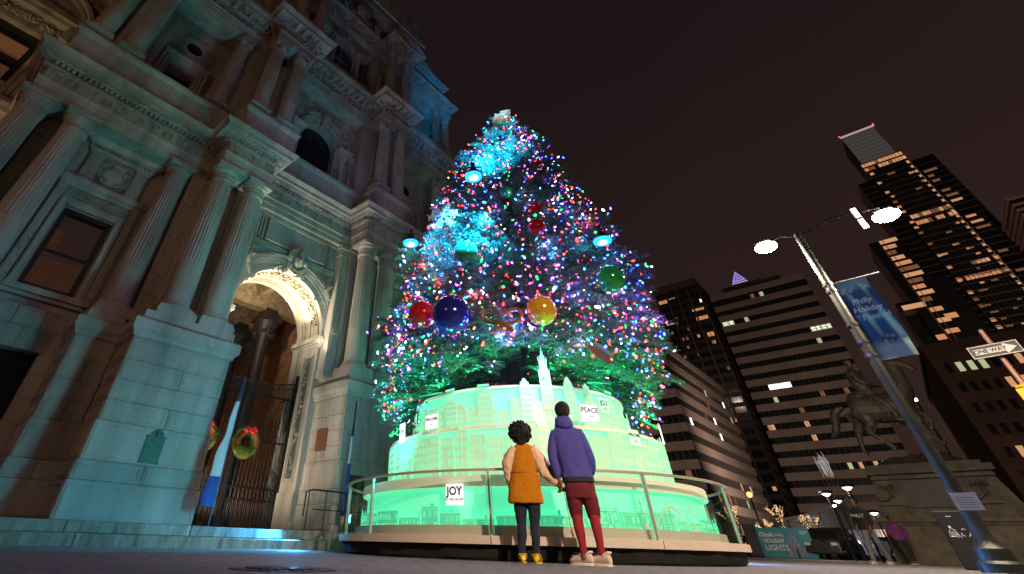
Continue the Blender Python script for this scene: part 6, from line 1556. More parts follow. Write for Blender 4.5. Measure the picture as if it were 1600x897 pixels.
b = MB(); q = random.Random(5)
for (w2, z0, z1) in ((.46, .08, .55), (.38, .55, .8), (.32, .8, 1.0), (.22, 1.0, 1.15), (.1, 1.15, 1.28)):
    for k in range(int(w2 * 24)): x = .45 - w2 + k / 12; b.box(x, x + .05, -.036, -.031, z0 + .02, z1 - .02, q.choice((0, 1, 1, 2)))
b.box(.38, .52, -.038, -.03, .05, .5, 3); b.box(.95, 1.35, -.036, -.031, 1.36, 1.38, 4); b.box(.95, 1.35, -.036, -.031, 1.30, 1.32, 4); b.box(.95, 1.25, -.036, -.031, 1.24, 1.26, 4); b.box(1.1, 1.2, -.036, -.031, .5, .6, 4); b.box(1.24, 1.34, -.036, -.031, .5, .6, 4)
b.build('poster_picture', [mat('magenta_print', (.4, .05, .2), .6), mat('lilac_print', (.32, .25, .4), .6), mat('mauve_print', (.2, .12, .25), .6), BLKS, PRW], po)

# ---- cars parked behind
CARB = mat('dark_brown_car_paint', (.10, .08, .06), .25, metal=.5, coat=.6); CARN = mat('navy_car_paint', (.01, .02, .05), .25, metal=.4, coat=.6); TYRE = mat('tyre_rubber', (.015, .015, .015), .9); CG = mat('car_glass', (.02, .022, .025), .08); CHR = mat('chrome', (.5, .5, .5), .2, metal=1)
def car(loc, rz, paint, label, stripe=None, L=4.6, W=1.9, Hh=1.65):
    o = empty('parked_car', loc, rz, label, 'car', 'cars parked behind the poster')
    prof = [(-L / 2, .35), (-L / 2 + .05, .85), (-L / 2 + .5, .98), (-L / 2 + 1.3, 1.05), (-L / 2 + 1.9, Hh - .06), (-L / 2 + 2.3, Hh), (L / 2 - .6, Hh), (L / 2 - .15, 1.05), (L / 2, .9), (L / 2, .38), (L / 2 - .1, .28), (-L / 2 + .1, .26)]
    b = MB(); n = len(prof); vs = []
    for yy, sc_, zz in ((-W / 2, .9, .0), (-W / 2 + .03, .97, 0), (-W / 2 + .12, 1, 0), (W / 2 - .12, 1, 0), (W / 2 - .03, .97, 0), (W / 2, .9, 0)):
        for x, z in prof:
            tuck = .16 * max(0, (z - 1.0) / .65) * (1 if yy > 0 else -1); vs.append((x * (sc_ * .04 + .96), yy - tuck, .8 + (z - .8) * (.9 + .1 * sc_)))
    b.add(vs, [(j * n + i, j * n + (i + 1) % n, (j + 1) * n + (i + 1) % n, (j + 1) * n + i) for j in range(5) for i in range(n)] + [tuple(range(n))[::-1], tuple(5 * n + i for i in range(n))]); b.build('body', paint, o, 35)
    b = MB(); x0, x1 = -L / 2 + 1.33, -L / 2 + 1.86
    b.hexa([(x0 - .03, -W / 2 + .2, 1.08), (x0 - .03, W / 2 - .2, 1.08), (x0 + .02, W / 2 - .2, 1.08), (x0 + .02, -W / 2 + .2, 1.08)], [(x1 - .06, -W / 2 + .3, Hh - .12), (x1 - .06, W / 2 - .3, Hh - .12), (x1, W / 2 - .3, Hh - .12), (x1, -W / 2 + .3, Hh - .12)]); b.build('windscreen', CG, o)
    for s in (-1, 1):
        for (a0, a1) in ((-L / 2 + 1.75, -L / 2 + 2.65), (-L / 2 + 2.72, -L / 2 + 3.6)):
            b = MB(); y = s * (W / 2 - .085); b.hexa([(a0, y - .02, 1.06), (a1, y - .02, 1.06), (a1, y + .02, 1.06), (a0, y + .02, 1.06)], [(a0 + .2, y - .02 - s * .12, Hh - .14), (a1, y - .02 - s * .12, Hh - .14), (a1, y + .02 - s * .12, Hh - .14), (a0 + .2, y + .02 - s * .12, Hh - .14)]); b.build('side_window', CG, o)
        for x in (-L / 2 + .85, L / 2 - .85):
            b = MB(); b.lathe([(.0, -.1), (.33, -.1), (.35, -.06), (.35, .06), (.33, .1), (0, .1)], n=20); b.v = [(x + a, s * (W / 2 - .1) + c, .345 + d) for a, d, c in b.v]; wh = b.build('wheel', TYRE, o, 40)
            b = MB(); b.lathe([(0, 0), (.2, 0), (.2, .02), (0, .03)], n=12); b.v = [(x + a, s * (W / 2 + .003 + abs(c)), .345 + d) for a, d, c in b.v]; b.build('rim', CHR, wh)
        b = MB(); b.cbox(-L / 2 - .02, -L / 2 + .08, s * .7 - .16, s * .7 + .16, .68, .84, .02); b.build('headlight', mat('headlight_glass', (.6, .6, .6), .1) if 'headlight_glass' not in bpy.data.materials else bpy.data.materials['headlight_glass'], o)
        b = MB(); b.cbox(-L / 2 + 1.55, -L / 2 + 1.7, s * (W / 2 + .08) - .1, s * (W / 2 + .08) + .1, 1.02, 1.16, .02); b.build('wing_mirror', paint, o)
    b = MB(); b.box(-L / 2 - .02, -L / 2 + .03, -.5, .5, .5, .8); 
    for k in range(4): b.box(-L / 2 - .035, -L / 2 - .02, -.5, .5, .52 + k * .075, .55 + k * .075)
    b.build('grille', CHR, o)
    if stripe:
        b = MB(); b.box(-L / 2 + .3, L / 2 - .3, -W / 2 - .012, -W / 2 - .002, .82, .92); b.build('side_stripe', stripe, o)
    return o
car(polar(37.05, 46), R(90 - 37 - 14), CARB, 'dark brown SUV parked nose-on at the right end of the poster', L=4.7)
car(polar(39.2, 50), R(-37 + 175), CARN, 'navy blue car with an orange stripe parked behind the walking man', mat('orange_stripe', (.5, .18, .02), .5))

# ---- small bare trees wound with amber lights
AMBL = emat('amber_fairy_bulb', (1.0, .62, .30), 2.4, nee=False); TWIG = mat('tree_twig', (.05, .035, .025), .9)
def bare_tree(az, D, h, seed, label, spread=1.0):
    o = empty('bare_tree', polar(az, D), 0, label, 'tree', 'small trees wound with amber lights'); q = random.Random(seed); b = MB(); lb = MB()
    def grow(p, d, L, r, lv):
        pts = [p]; 
        for k in range(3): d = (d + Vector((q.uniform(-.2, .2), q.uniform(-.2, .2), .05))).normalized(); p = p + d * L / 3; pts.append(p)
        b.tube(pts, [r, r * .85, r * .7, r * .6], 5)
        for k in range(int(5 + L * 10)):
            t = q.random(); s_ = pts[0].lerp(pts[3], t); lb.ball((s_.x + q.uniform(-.05, .05), s_.y + q.uniform(-.05, .05), s_.z + q.uniform(-.03, .03)), q.uniform(.010, .024), 4)
        if lv > 0:
            for k in range(3): grow(p, (d + Vector((q.uniform(-.9, .9) * spread, q.uniform(-.9, .9) * spread, q.uniform(0, .5)))).normalized(), L * .68, r * .6, lv - 1)
    grow(Vector((0, 0, 0)), Vector((0, 0, 1)), h * .36, .08, 3)
    b.build('trunk_and_branches', TWIG, o, recalc=False); lb.build('fairy_lights', AMBL, o, recalc=False)['kind'] = 'stuff'
bare_tree(31.0, 46, 3.4, 1, 'small bare tree with amber lights right behind the platform edge'); bare_tree(34.4, 52, 3.9, 2, 'small bare tree with amber lights above the middle of the poster', 1.3)
bare_tree(36.1, 56, 3.4, 3, 'small bare tree with amber lights above the right end of the poster', 1.2); bare_tree(33.2, 55, 2.9, 4, 'small bare tree with sparse amber lights left of the poster tree')

# ---- curved glass canopy of the underground entrance
cn = empty('curved_canopy', polar(35.6, 58), R(-35.6), 'long curved pale canopy sweeping up to the right behind the poster', 'canopy')
CANM = mat('pale_grey_canopy', (.42, .41, .40), .4, metal=.1); b = MB(); K = 24; vs = []
f = lambda t: 2.25 + .15 * t + 1.5 * t ** 2.4
for i in range(K + 1):
    t = i / K; x = -4.6 + 8.6 * t; z = f(t); vs += [(x, 0, z), (x, 0, z + .22), (x, 3.0, z + .22), (x, 3.0, z)]
b.add(vs, [(4 * i + j, 4 * i + (j + 1) % 4, 4 * i + 4 + (j + 1) % 4, 4 * i + 4 + j) for i in range(K) for j in range(4)] + [(0, 1, 2, 3), (4 * K + 3, 4 * K + 2, 4 * K + 1, 4 * K)]); b.build('canopy_roof', CANM, cn, 50)
for k in range(7):
    t0, t1 = k / 7, (k + 1) / 7; b = MB(); b.hexa([(-4.6 + 8.6 * t0 + .04, .2, .05), (-4.6 + 8.6 * t1 - .04, .2, .05), (-4.6 + 8.6 * t1 - .04, .24, .05), (-4.6 + 8.6 * t0 + .04, .24, .05)], [(-4.6 + 8.6 * t0 + .04, .2, f(t0)), (-4.6 + 8.6 * t1 - .04, .2, f(t1)), (-4.6 + 8.6 * t1 - .04, .24, f(t1)), (-4.6 + 8.6 * t0 + .04, .24, f(t0))]); b.build('glass_panel', mat('milky_glass', (.22, .22, .22), .25) if k == 0 else bpy.data.materials['milky_glass'], cn)
b = MB(); b.hexa([(4.0, .1, 0), (4.3, .1, 0), (4.3, .4, 0), (4.0, .4, 0)], [(3.7, .1, f(1)), (4.0, .1, f(1)), (4.0, .4, f(1)), (3.7, .4, f(1))]); b.build('canopy_leg', CANM, cn)
# low terrace wall in front of the towers
b = MB(); b.box(-30, 30, 0, .6, 0, 1.5); b.box(-30, 30, -.05, .65, 1.5, 1.6); o = b.build('terrace_wall', mat('dark_terrace_stone', (.12, .10, .09), .8, var=.3, scale=1), None, loc=polar(36, 64), rz=R(-36)); tag(o, 'long low dark terrace wall behind the canopy and cars', 'wall')
# ---- plaza lamps with flat glowing discs
DISC = emat('white_disc_lens', (1, .95, .88), 10)
for az, el, D, lab in ((38.2, 4.2, 38, 'disc-headed plaza lamp left of the pair above the navy car'), (39.8, 4.6, 34, 'tallest disc-headed plaza lamp close to the statue'), (38.75, 3.7, 42, 'lower disc-headed plaza lamp between two higher ones'), (40.7, 2.85, 46, 'disc-headed plaza lamp seen at the plinth edge by the walking man'), (38.35, 3.4, 52, 'dim distant disc-headed plaza lamp')):
    z = .15 + D * math.tan(R(el)); o = empty('plaza_lamp', polar(az, D), 0, lab, 'lamp', 'disc-headed lamps on the square')
    b = MB(); b.tube([(0, 0, 0), (0, 0, z - .05)], .05, 8); b.lathe([(.05, z - .1), (.34, z), (.30, z + .08), (0, z + .14)], n=20); b.build('lamp_post', CASE, o, 40)
    b = MB(); b.lathe([(0, z - .16), (.07, z - .15), (.24, z - .02)], n=20, cap=False); b.build('lamp_disc', DISC, o, 60)
# orange lamp and small distant lamp
for az, el, D, col, lab, r in ((32.6, 4.2, 62, (1, .30, .07), 'bright orange street lamp above the lit trees', .24), (47.1, 10.2, 60, (1, .95, .85), 'small bright white lamp right of the bronze horse chest', .12)):
    z = .15 + D * math.tan(R(el)); o = empty('distant_street_lamp', polar(az, D), 0, lab, 'street lamp'); b = MB(); b.tube([(0, 0, 0), (0, 0, z - r)], .07, 6); b.build('post', CASE, o); b = MB(); b.ball((0, 0, z), r, 12); b.build('globe', emat('globe_' + ('orange' if r > .15 else 'white'), col, 5 if r > .15 else 30), o, 60)
# lit wire spray on thin poles
ws = empty('wire_light_sculpture', polar(39.0, 40), R(-39), 'spiky silver wire light sculpture on thin dark poles', 'sculpture'); b = MB(); q = random.Random(3)
for k in range(26):
    x = q.uniform(-.3, .3); z = 3.8 + q.uniform(0, .5); pts = [(x, 0, z)]
    for j in range(4): x += q.uniform(-.06, .03); z += q.uniform(.12, .3); pts.append((x, q.uniform(-.1, .1), z))
    b.tube(pts, .009, 4)
b.build('lit_wires', emat('silver_wire_glow', (.9, .85, .8), .55, nee=False), ws); b = MB()
for x in (-.25, 0, .25): b.tube([(x + .1, 0, 0), (x, 0, 4.0)], .02, 5)
b.build('poles', CASE, ws)

# ================================================================ TOWERS
GLASSN = mat('night_curtain_glass', (.010, .012, .015), .15, spec=.5); PINKC = mat('pinkish_concrete', (.21, .17, .15), .85, var=.12, scale=.15); MULL = mat('dark_mullion', (.05, .04, .038), .6)
WARMW = emat('warm_lit_window', (1.0, .50, .24), .62); COOLW = emat('greenish_lit_window', (.80, .88, .50), .55); WHITW = emat('white_ceiling_light', (1.0, 1.0, .85), 2.2); DIMW = emat('dim_warm_window', (.5, .22, .1), .35)
def band_tower(name, X0, X1, L, depth, Ht, fl, wallm, label, frac=.46, pane=1.45, z0=0, nfl=None, mull=True, out=.35, stuff_face=True):
    o = empty(name, G((X0 + X1) / 2, L), GR, label, 'building'); w_ = (X1 - X0) / 2
    b = MB(); b.box(-w_ + out, w_ - out, out, depth - out, z0, Ht - .3); b.build('window_band', GLASSN, o)
    n = int((Ht - z0) / fl); sp = None
    for k in range(n + 1):
        z = Ht - k * fl
        if sp is None: b = MB(); hh = fl * (1 - frac); b.box(-w_, w_, 0, depth, -hh, 0); sp = b.mesh('spandrel', wallm)
        link('spandrel', sp, o, (0, 0, z + (.6 if k == 0 else 0)))
    if mull:
        b = MB(); k = int(2 * w_ / pane)
        for i in range(1, k): x = -w_ + 2 * w_ * i / k; b.box(x - .06, x + .06, out - .12, out + .05, z0, Ht - .5)
        k = int(depth / pane)
        for i in range(1, k): y = depth * i / k; b.box(w_ - out - .05, w_ - out + .12, y - .06, y + .06, z0, Ht - .5); b.box(-w_ + out - .12, -w_ + out + .05, y - .06, y + .06, z0, Ht - .5)
        b.build('mullions', MULL, o)['kind'] = 'stuff'
    return o
def lit(o, Xc, L, X0, X1, z0, z1, m, off=.28, name='lit_window', lights=0):
    b = MB(); b.box(X0 - Xc, X1 - Xc, off, off + .05, z0, z1); p = b.build(name, m, o)
    if lights:
        b = MB()
        for k in range(lights): x = X0 - Xc + (X1 - X0) * (k + .5) / lights; b.box(x - .5, x + .5, off - .05, off - .01, z1 - .55, z1 - .35); b.box(x - .45, x + .45, off - .05, off - .01, z0 + .35, z0 + .5)
        b.build('ceiling_light', WHITW, p)
# banded office slab
Xc = (-28.7 + 2.5) / 2; o = band_tower('banded_office_tower', -28.7, 2.5, 200, 34, 79.6, 3.95, PINKC, 'wide pinkish concrete office tower with dark ribbon windows')
def wz(k, fl=3.95, top=79.6, frac=.46): return top - k * fl - fl * (1 - frac) - fl * frac, top - k * fl - fl * (1 - frac)
def litp(k, x0, x1, m, lights=0): a, c = wz(k); lit(o, Xc, 200, x0, x1, a + .12, c - .12, m, .30, lights=lights)
litp(2, -28.2, -24.2, COOLW, 2); litp(4, -3.6, -.8, COOLW, 2); litp(4, -.7, 2.1, COOLW, 2); litp(8, -22.6, -19.4, WHITW); litp(8, -19.2, -16.2, WHITW)
q = random.Random(10)
for k in range(15):
    kk = q.choice((0, 2, 3, 4, 5, 6, 7, 9, 10, 11, 12, 13, 14)); x = q.uniform(-28, 1.5); litp(kk, x, x + 1.2, q.choice((DIMW, DIMW, COOLW, WARMW)))
for x in (-12, -9.5, -6, -4, -2.5): litp(14, x, x + 1.0, q.choice((WHITW, COOLW, WARMW)))
b = MB(); b.box(-9, 9, 4, 20, 79.6, 83.5); b.build('roof_plant', PINKC, o)
# banded corner block, left
Xc = -53; ob = band_tower('corner_office_block', -75, -31, 119, 53, 40.0, 3.5, PINKC, 'lower banded office block whose sharp corner stands beside the tree', .5, 1.3)
q = random.Random(12)
for k in range(16):
    f_ = q.randint(1, 9); z1 = 40 - f_ * 3.5 - 1.75; y = q.uniform(2, 48); b = MB(); b.box(22 - .36 + .13, 22 - .3 + .13, y, y + 1.2, z1 - 1.55, z1 - .1); b.build('lit_window', q.choice((COOLW, WHITW, DIMW, WARMW)), ob)
for k in range(5):
    f_ = q.randint(2, 9); z1 = 40 - f_ * 3.5 - 1.75; x = q.uniform(-3, 20); b = MB(); b.box(x, x + 1.2, .2, .25, z1 - 1.55, z1 - .1); b.build('lit_window', DIMW, ob)
# dark gridded tower
DKC = mat('dark_brown_pier', (.075, .05, .042), .7); Xc = (-57.7 - 37.6) / 2; od = band_tower('dark_gridded_tower', -57.7, -37.6, 240, 34, 106, 4.0, mat('very_dark_spandrel', (.022, .018, .018), .6), 'tall dark gridded tower with a few orange windows behind the corner block', .6, 2.5, out=.3)
b = MB()
for x in (-57.7, -52.7, -47.7, -42.6, -37.6): b.box(x - Xc - .35, x - Xc + .35, -.35, .1, 0, 105)
b.box(-57.7 - Xc, -37.6 - Xc, -.3, 34, 104, 107.5)
for y in (6, 12, 18, 24, 30): b.box(9.95, 10.35, y - .3, y + .3, 0, 105)
b.build('vertical_piers', DKC, od)
def litd(x0, x1, z, m, h=1.9): 
    n = max(1, round((x1 - x0) / 1.2))
    for i in range(n): a = x0 + (x1 - x0) * i / n; lit(od, Xc, 240, a + .08, x0 + (x1 - x0) * (i + 1) / n - .08, z - h, z, m, .22)
OR_ = emat('orange_lit_window', (1.0, .42, .18), .6)
litd(-57.2, -53.2, 100.6, OR_); litd(-52.3, -49, 102, OR_); litd(-43.8, -38.5, 93.2, OR_); litd(-43.4, -38.2, 88.6, OR_); litd(-57.2, -53.2, 89.6, OR_); litd(-52.3, -51, 90.5, DIMW); litd(-41.4, -38.5, 80.4, OR_); litd(-39, -38.2, 96.8, WHITW)
for k in range(26): z = q.choice(range(20, 92, 4)) + .5; x = q.uniform(-57, -39); litd(x, x + 1.2, z, q.choice((DIMW, DIMW, OR_, WHITW)), 1.4)
# lit triangular roof sign
ts_ = empty('triangular_roof_sign', G(-22.0, 262, 109.3), GR, 'white and violet triangular lit rooftop sign above the banded tower', 'sign'); b = MB(); b.prism([(-3.0, 0), (3.0, 0), (0, 5.2)], 0, .6); b.build('triangle_face', emat('violet_sign_glow', (.42, .30, .95), .8), ts_)
b = MB()
for r_, nn in ((.8, 3), (2.0, 2), (3.2, 1)):
    for i in range(nn): x = (i - (nn - 1) / 2) * 1.3; b.lathe([(0, 0), (.38, 0), (.38, .1), (0, .1)], x, 0, 0, 10) if False else b.box(x - .33, x + .33, -.12, -.02, r_ - .33, r_ + .33)
b.build('triangle_dots', mat('dark_dot', (.03, .02, .08), .6), ts_); b = MB(); b.box(-3.4, 3.4, 0, .4, -1.0, -.7); b.build('sign_base_light', emat('pale_base_light', (.7, .6, 1), .7), ts_)
b = MB(); b.box(-9, 9, 0, 14, 0, 108); o = b.build('slim_dark_tower', DKC, None, loc=G(-22.0, 263, 0), rz=GR); tag(o, 'plain dark tower almost hidden behind the banded tower under the triangle', 'building')
# very tall glass tower
DG = mat('black_tower_glass', (.012, .012, .013), .2); FR = mat('steel_crown_frame', (.45, .40, .40), .5, metal=.4)
tt = empty('glass_skyscraper', G(72, 350), GR, 'tallest glass skyscraper with pale louvred crown and lit orange floors', 'building')
b = MB(); b.box(-9.8, 9.8, 0, 30, 0, 198); b.box(9.8, 21, 4, 28, 0, 192); b.box(-17, -9.8, 4, 28, 0, 188); b.box(-22, -17, 8, 28, 0, 150); b.build('glass_body', DG, tt)
b = MB(); b.box(-9.0, 7.6, .4, 24, 198, 222.2); b.build('crown_core', mat('crown_grey', (.10, .10, .105), .6), tt)
for k in range(9):
    b = MB(); z = 199 + k * 2.7; b.box(-9.4, 8.4, -.1, .3, z, z + .35); b.build('crown_louvre', FR, tt)
b = MB()
for k in range(15): x = -9.4 + k * 1.27; b.box(x, x + .16, -.2, .1, 198, 222.5)
for k in range(8): b.box(8.3, 8.6, k * 3.0, k * 3.0 + .3, 198, 222.5)
b.build('crown_fins', FR, tt); b = MB(); b.box(-9.5, 8.5, -.4, .1, 222.2, 223.4); b.build('crown_light_strip', emat('pink_crown_light', (.9, .55, .6), .55), tt)
b = MB(); b.box(-9.0, 7.6, -.02, .38, 199, 222); b.build('crown_glow', emat('crown_interior_glow', (.55, .5, .5), .10), tt)
b = MB()
for x in (-9.5, 8.5): b.ball((x, -.3, 223.8), .5, 8)
b.build('aviation_light', emat('red_beacon', (1, .05, .08), 2.5), tt)
b = MB()
for k in range(48):
    z = 12 + k * 3.72; b.box(-9.85, 9.85, -.14, .0, z, z + .5)
    if z < 188: b.box(9.85, 21.05, 3.88, 4.0, z, z + .5)
    if z < 184: b.box(-17.05, -9.85, 3.88, 4.0, z, z + .5)
for k in range(13): x = -9.6 + k * 1.6; b.box(x, x + .12, -.2, 0, 8, 196)
b.build('floor_edges', mat('steel_floor_edge', (.16, .14, .135), .5, metal=.3), tt)['kind'] = 'stuff'
q = random.Random(14)
def cell(x0, x1, z0, z1, m, y=-.08, nm='lit_window'): b = MB(); b.box(x0, x1, y, y + .06, z0, z1); b.build(nm, m, tt)
for x0, x1, z in ((-10.2, 9.6, 196), (-10.2, 9.8, 192.6), (-7.6, 9.7, 154.5), (-7.4, 9.6, 150.2), (-.4, 10, 121.8), (-9.8, 9.9, 114.6)):
    n = int((x1 - x0) / 1.6)
    for i in range(n):
        if q.random() < .85: cell(x0 + (x1 - x0) * i / n + .1, x0 + (x1 - x0) * (i + 1) / n - .1, z, z + 2.3, q.choice((WARMW, OR_, OR_, DIMW)))
k = 0; z = 189.0
while z > 60 and k < 40:
    cell(8.0, 9.3, z, z + 1.9, OR_ if k % 2 else WARMW); 
    cell(9.4, 9.75, z - 1.8, z, emat('cool_strip', (.5, .55, .7), .16) if 'cool_strip' not in bpy.data.materials else bpy.data.materials['cool_strip'])
    if k % 2 == 0 or q.random() < .3: cell(-9.4, -7.6, z, z + 1.8, OR_ if q.random() < .7 else DIMW)
    if q.random() < .35: cell(12, 12 + q.uniform(2, 6), z, z + 1.5, DIMW if q.random() < .6 else OR_, 3.9)
    z -= 3.7; k += 1
for k in range(50):
    x = q.uniform(-9.5, 8); z = 45 + 3.7 * q.randint(0, 38); cell(x, x + q.uniform(1, 3.0), z, z + 1.2, q.choice((DIMW, DIMW, OR_)))
# companion tower on its left
st = empty('stepped_skyscraper', G(40, 300), GR, 'dark stepped skyscraper left of the tallest one with orange floor ends', 'building')
b = MB(); b.box(-5, 6.5, 0, 24, 0, 126); b.box(-10, -5, 4, 24, 0, 96); b.box(6.5, 12, 4, 24, 0, 104); b.build('dark_body', DG, st)
z = 124.0
for k in range(15):
    b = MB(); b.box(-1, q.uniform(2, 5.8), -.1, 0, z, z + 1.9); b.build('lit_window', WARMW if k % 3 == 0 else OR_ if q.random() < .7 else DIMW, st); z -= 3.1 if k < 10 else 5
for z, x0, x1 in ((91, -9, -1), (84, 2, 6), (76, -5, -2), (70, -8, -4)): b = MB(); b.box(x0, x1, -.12, 0, z, z + 2.2); b.build('lit_window', OR_ if z != 91 else WARMW, st)
b = MB()
for x in (-1.6, 0.2): b.box(x, x + .25, -.5, -.2, 40, 126)
b.build('vertical_fins', mat('brown_fin', (.22, .11, .07), .6), st)
# brick building in front, right
BRK = mat('dark_red_brick', (.075, .042, .032), .9, var=.2, scale=.5, bump=.3, bscale=3); br = empty('brick_office_building', G(25, 90), GR, 'dark brick building at the right edge with rows of small lit windows', 'building')
b = MB(); b.box(-16.6, 20, 0, 40, 0, 21.8); b.box(-16.8, 20, -.2, 40, 21.8, 22.6); b.build('brick_wall', BRK, br)
for r_ in range(8):
    z = 20.0 - r_ * 2.35
    for c_ in range(14):
        x = -15.6 + c_ * 1.05; on = (r_ == 0 and c_ in (1, 2, 3, 6, 7, 8, 9, 10)) or (r_ == 1 and c_ in (4, 5, 6, 7, 9, 10, 11, 12)) or (r_ == 4 and c_ in (1, 2)) or (r_ == 5 and c_ == 9)
        b = MB(); b.box(x, x + .55, -.06, .05, z - 1.1, z); f_ = b.build('window', (COOLW if r_ == 0 and c_ < 5 else WARMW) if on else GLASSN, br); 
# corner tower at the right edge of the frame
et = band_tower('pink_louvred_tower', 85.9, 120, 300, 34, 129, 2.6, mat('pink_louvre', (.34, .20, .17), .6), 'pinkish horizontally louvred tower cut by the right edge of the frame', .55, 3, mull=False, out=.5)
et['category'] = 'building'
# ================================================================ LIGHTS THE PLACE HAS, AND ADDED FILL SPOTS
def lamp(kind, name, loc, col, power, size=.1, aim=None, spot=None, blend=.5, parent=None):
    l = bpy.data.lights.new(name, kind); l.color = col; l.energy = power
    if kind in ('POINT', 'SPOT'): l.shadow_soft_size = size
    if kind == 'SPOT': l.spot_size = R(spot); l.spot_blend = blend
    if kind == 'AREA': l.size = size
    o = bpy.data.objects.new(name, l); C.objects.link(o); o.location = loc
    if aim is not None: o.rotation_euler = (Vector(aim) - Vector(loc)).to_track_quat('-Z', 'Y').to_euler()
    if parent: o.parent = parent
    return o


# spots added to stand in for the base's glow on the stonework; flood beams
lamp('SPOT', 'base_glow_fill', H(6.6, 5.6, 1.3), (.04, .60, .72), 1150, .55, H(2.5, -1, 7.5), 165, .4)
lamp('SPOT', 'base_glow_fill', H(9.6, 4.4, 2.3), (.08, .60, .76), 380, .4, H(11, -1, 7.5), 160, .5)
f1 = fl[0][1]; lamp('SPOT', 'blue_flood_beam', f1 + Vector((-.1, .1, .3)), (.28, .40, 1.0), 550, .3, H(8.5, -1, 23), 85, .9)
lamp('SPOT', 'cyan_flood_spill', f1 + Vector((-.15, .0, -.1)), (.12, .55, .9), 130, .2, H(11, -1, 8), 150, .6)
lamp('SPOT', 'assumed_sodium_light', (-12, -10, 8), (1.0, .48, .25), 1700, .4, H(3, -1, 13), 110, .7)  # assumed street light out of view, warms the facade, no post here
lamp('SPOT', 'wing_uplight', H(-4.0, -4.6, 12.3), (1.0, .80, .38), 150, .1, H(-4.1, -5.7, 17.5), 70, .9)
lamp('SPOT', 'wing_uplight', H(-3.0, -4.9, 9.5), (1.0, .80, .38), 60, .1, H(-3.2, -5.7, 12), 90, .9)
lamp('POINT', 'plaza_lamp_light', polar(36.8, 38, 3.0), (1, .86, .72), 520, .2)
# warm lamp heads in view, then warm fill spots added behind the viewer
for p in LAMPPOS: lamp('SPOT', 'warm_lamp_or_fill', p - Vector((0, 0, .2)), (1.0, .74, .48), 1600, .12, p - Vector((0, 0, 3)), 150, .5)
lamp('SPOT', 'warm_lamp_or_fill', (5.0, -6.5, 6.6), (1.0, .74, .52), 9500, .15, (2.4, 7.6, .6), 44, .9)  # unseen spot added to light the couple, no lamp stands here
lamp('SPOT', 'warm_lamp_or_fill', (4.0, -7.0, 6.9), (1.0, .72, .50), 800, .2, H(10, -1, 6), 75, .8)  # added warm fill on the right bay of the facade, no fixture here
# fill spots added to brighten the office towers, standing in for street light
for X, L_, z, tx, tl, tz, e in ((-14, 112, 6, -13, 200, 52, 54000), (-40, 78, 5, -52, 119, 22, 20000), (-12, 130, 5, -31, 150, 20, 15000), (10, 62, 5, 20, 90, 12, 5000), (-48, 190, 60, -48, 240, 80, 9000), (55, 200, 10, 74, 350, 120, 160000)):
    lamp('SPOT', 'tower_fill_spot', G(X, L_, z), (1.0, .72, .55), e, .5, G(tx, tl, tz), 120, .8)
for k in range(8):  # unseen green spots added on the top tier to brighten the boughs
    a = 2 * PI * k / 8 + .2; p = PC + Vector((1.9 * sin(a), -1.9 * cos(a), 2.72)); lamp('SPOT', 'green_bough_fill', p, (.04, 1.0, .42), 420, .08, (PC.x + 2.6 * sin(a), PC.y - 2.6 * cos(a), 4.5), 130, .9)
lamp('SPOT', 'cyan_flood_beam', fl[1][1] + Vector((.2, .1, .5)), (.01, .42, 1.0), 13000, .1, (2.5, 10.4, 10.7), 50, .9)
lamp('SPOT', 'cyan_flood_beam', fl[1][1] + Vector((-.1, -.3, -.1)), (.01, .45, 1.0), 14000, .1, (1.25, 9.6, 5.4), 70, .9)
lamp('SPOT', 'cyan_flood_beam', fl[0][1] + Vector((.1, .1, -.05)), (.01, .42, 1.0), 4000, .1, (1.6, 10.2, 7.0), 130, .8)
lamp('SPOT', 'cyan_flood_beam', fl[2][1] + Vector((-.1, 0, -.05)), (.04, .50, 1.0), 420, .1, (3.6, 10.0, 7.5), 120, .8)
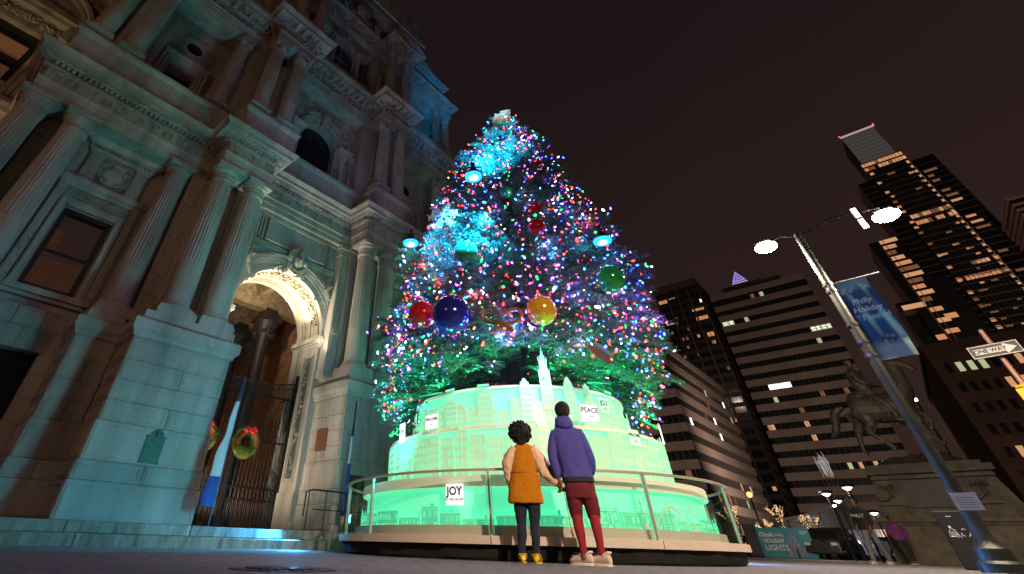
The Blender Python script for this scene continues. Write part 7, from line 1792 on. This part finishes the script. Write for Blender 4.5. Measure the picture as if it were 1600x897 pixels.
for k in range(10):  # second added ring of green fill spots, on the middle tier
    a = 2 * PI * k / 10; p = PC + Vector((3.0 * sin(a), -3.0 * cos(a), 1.98)); lamp('SPOT', 'green_bough_fill', p, (.04, 1.0, .42), 380, .06, (PC.x + 3.3 * sin(a), PC.y - 3.3 * cos(a), 5), 120, .9)
fr = [i for i in order[:1300]]
for k in range(46):
    p = pos[fr[(k * 29 + 7) % 1300]]; c = tree_c(float(p[2])); d = Vector((float(p[0]) - c.x, float(p[1]) - c.y, 0)).normalized()
    lamp('POINT', 'bulb_glow', Vector([float(v) for v in p]) + d * .12, [(.12, .12, 1), (.4, .08, 1), (1, .1, .2), (.5, .5, 1), (.08, .25, 1)][k % 5], 26, .05)
lamp('SPOT', 'warm_lamp_or_fill', LAMPPOS[1] + Vector((.2, -.2, -.3)), (1.0, .80, .58), 1000, .12, G(.5, 27, 2.2), 70, .7)  # extra spot added by the right lamp head to brighten the plinth
lamp('SPOT', 'blue_ground_light', (6.9, 12.6, .5), (.08, .30, 1.0), 600, .08, (7.5, 11.0, 0), 120, .9)
lamp('SPOT', 'blue_ground_light', (-2.6, 12.9, .6), (.05, .45, 1.0), 700, .08, (-3.0, 12.2, 0), 140, .9)
# arch uplights
lamp('SPOT', 'arch_uplight', H(6.2, -2.5, 6.45), (1, .82, .58), 700, .08, H(8.2, -2.5, 8.3), 150, .8)
lamp('SPOT', 'arch_uplight', H(9.2, -2.5, 6.45), (1, .82, .58), 700, .08, H(7.2, -2.5, 8.3), 150, .8)
lamp('SPOT', 'arch_uplight', H(6.1, -2.0, .6), (1, .78, .55), 750, .08, H(9.7, -2.2, 4), 100, .8)
lamp('SPOT', 'arch_uplight', H(5.95, -1.3, 5.05), (1, .82, .6), 420, .06, H(7.2, -1.3, 11.5), 80, .8)
lamp('SPOT', 'arch_uplight', H(9.4, -1.3, 5.05), (1, .82, .6), 420, .06, H(8.2, -1.3, 11.5), 80, .8)
lamp('POINT', 'passage_lamp', H(7.6, -7, 3), (1, .5, .22), 28, .2)
lamp('POINT', 'passage_lamp', H(7.6, -12, 3), (1, .5, .22), 28, .2)
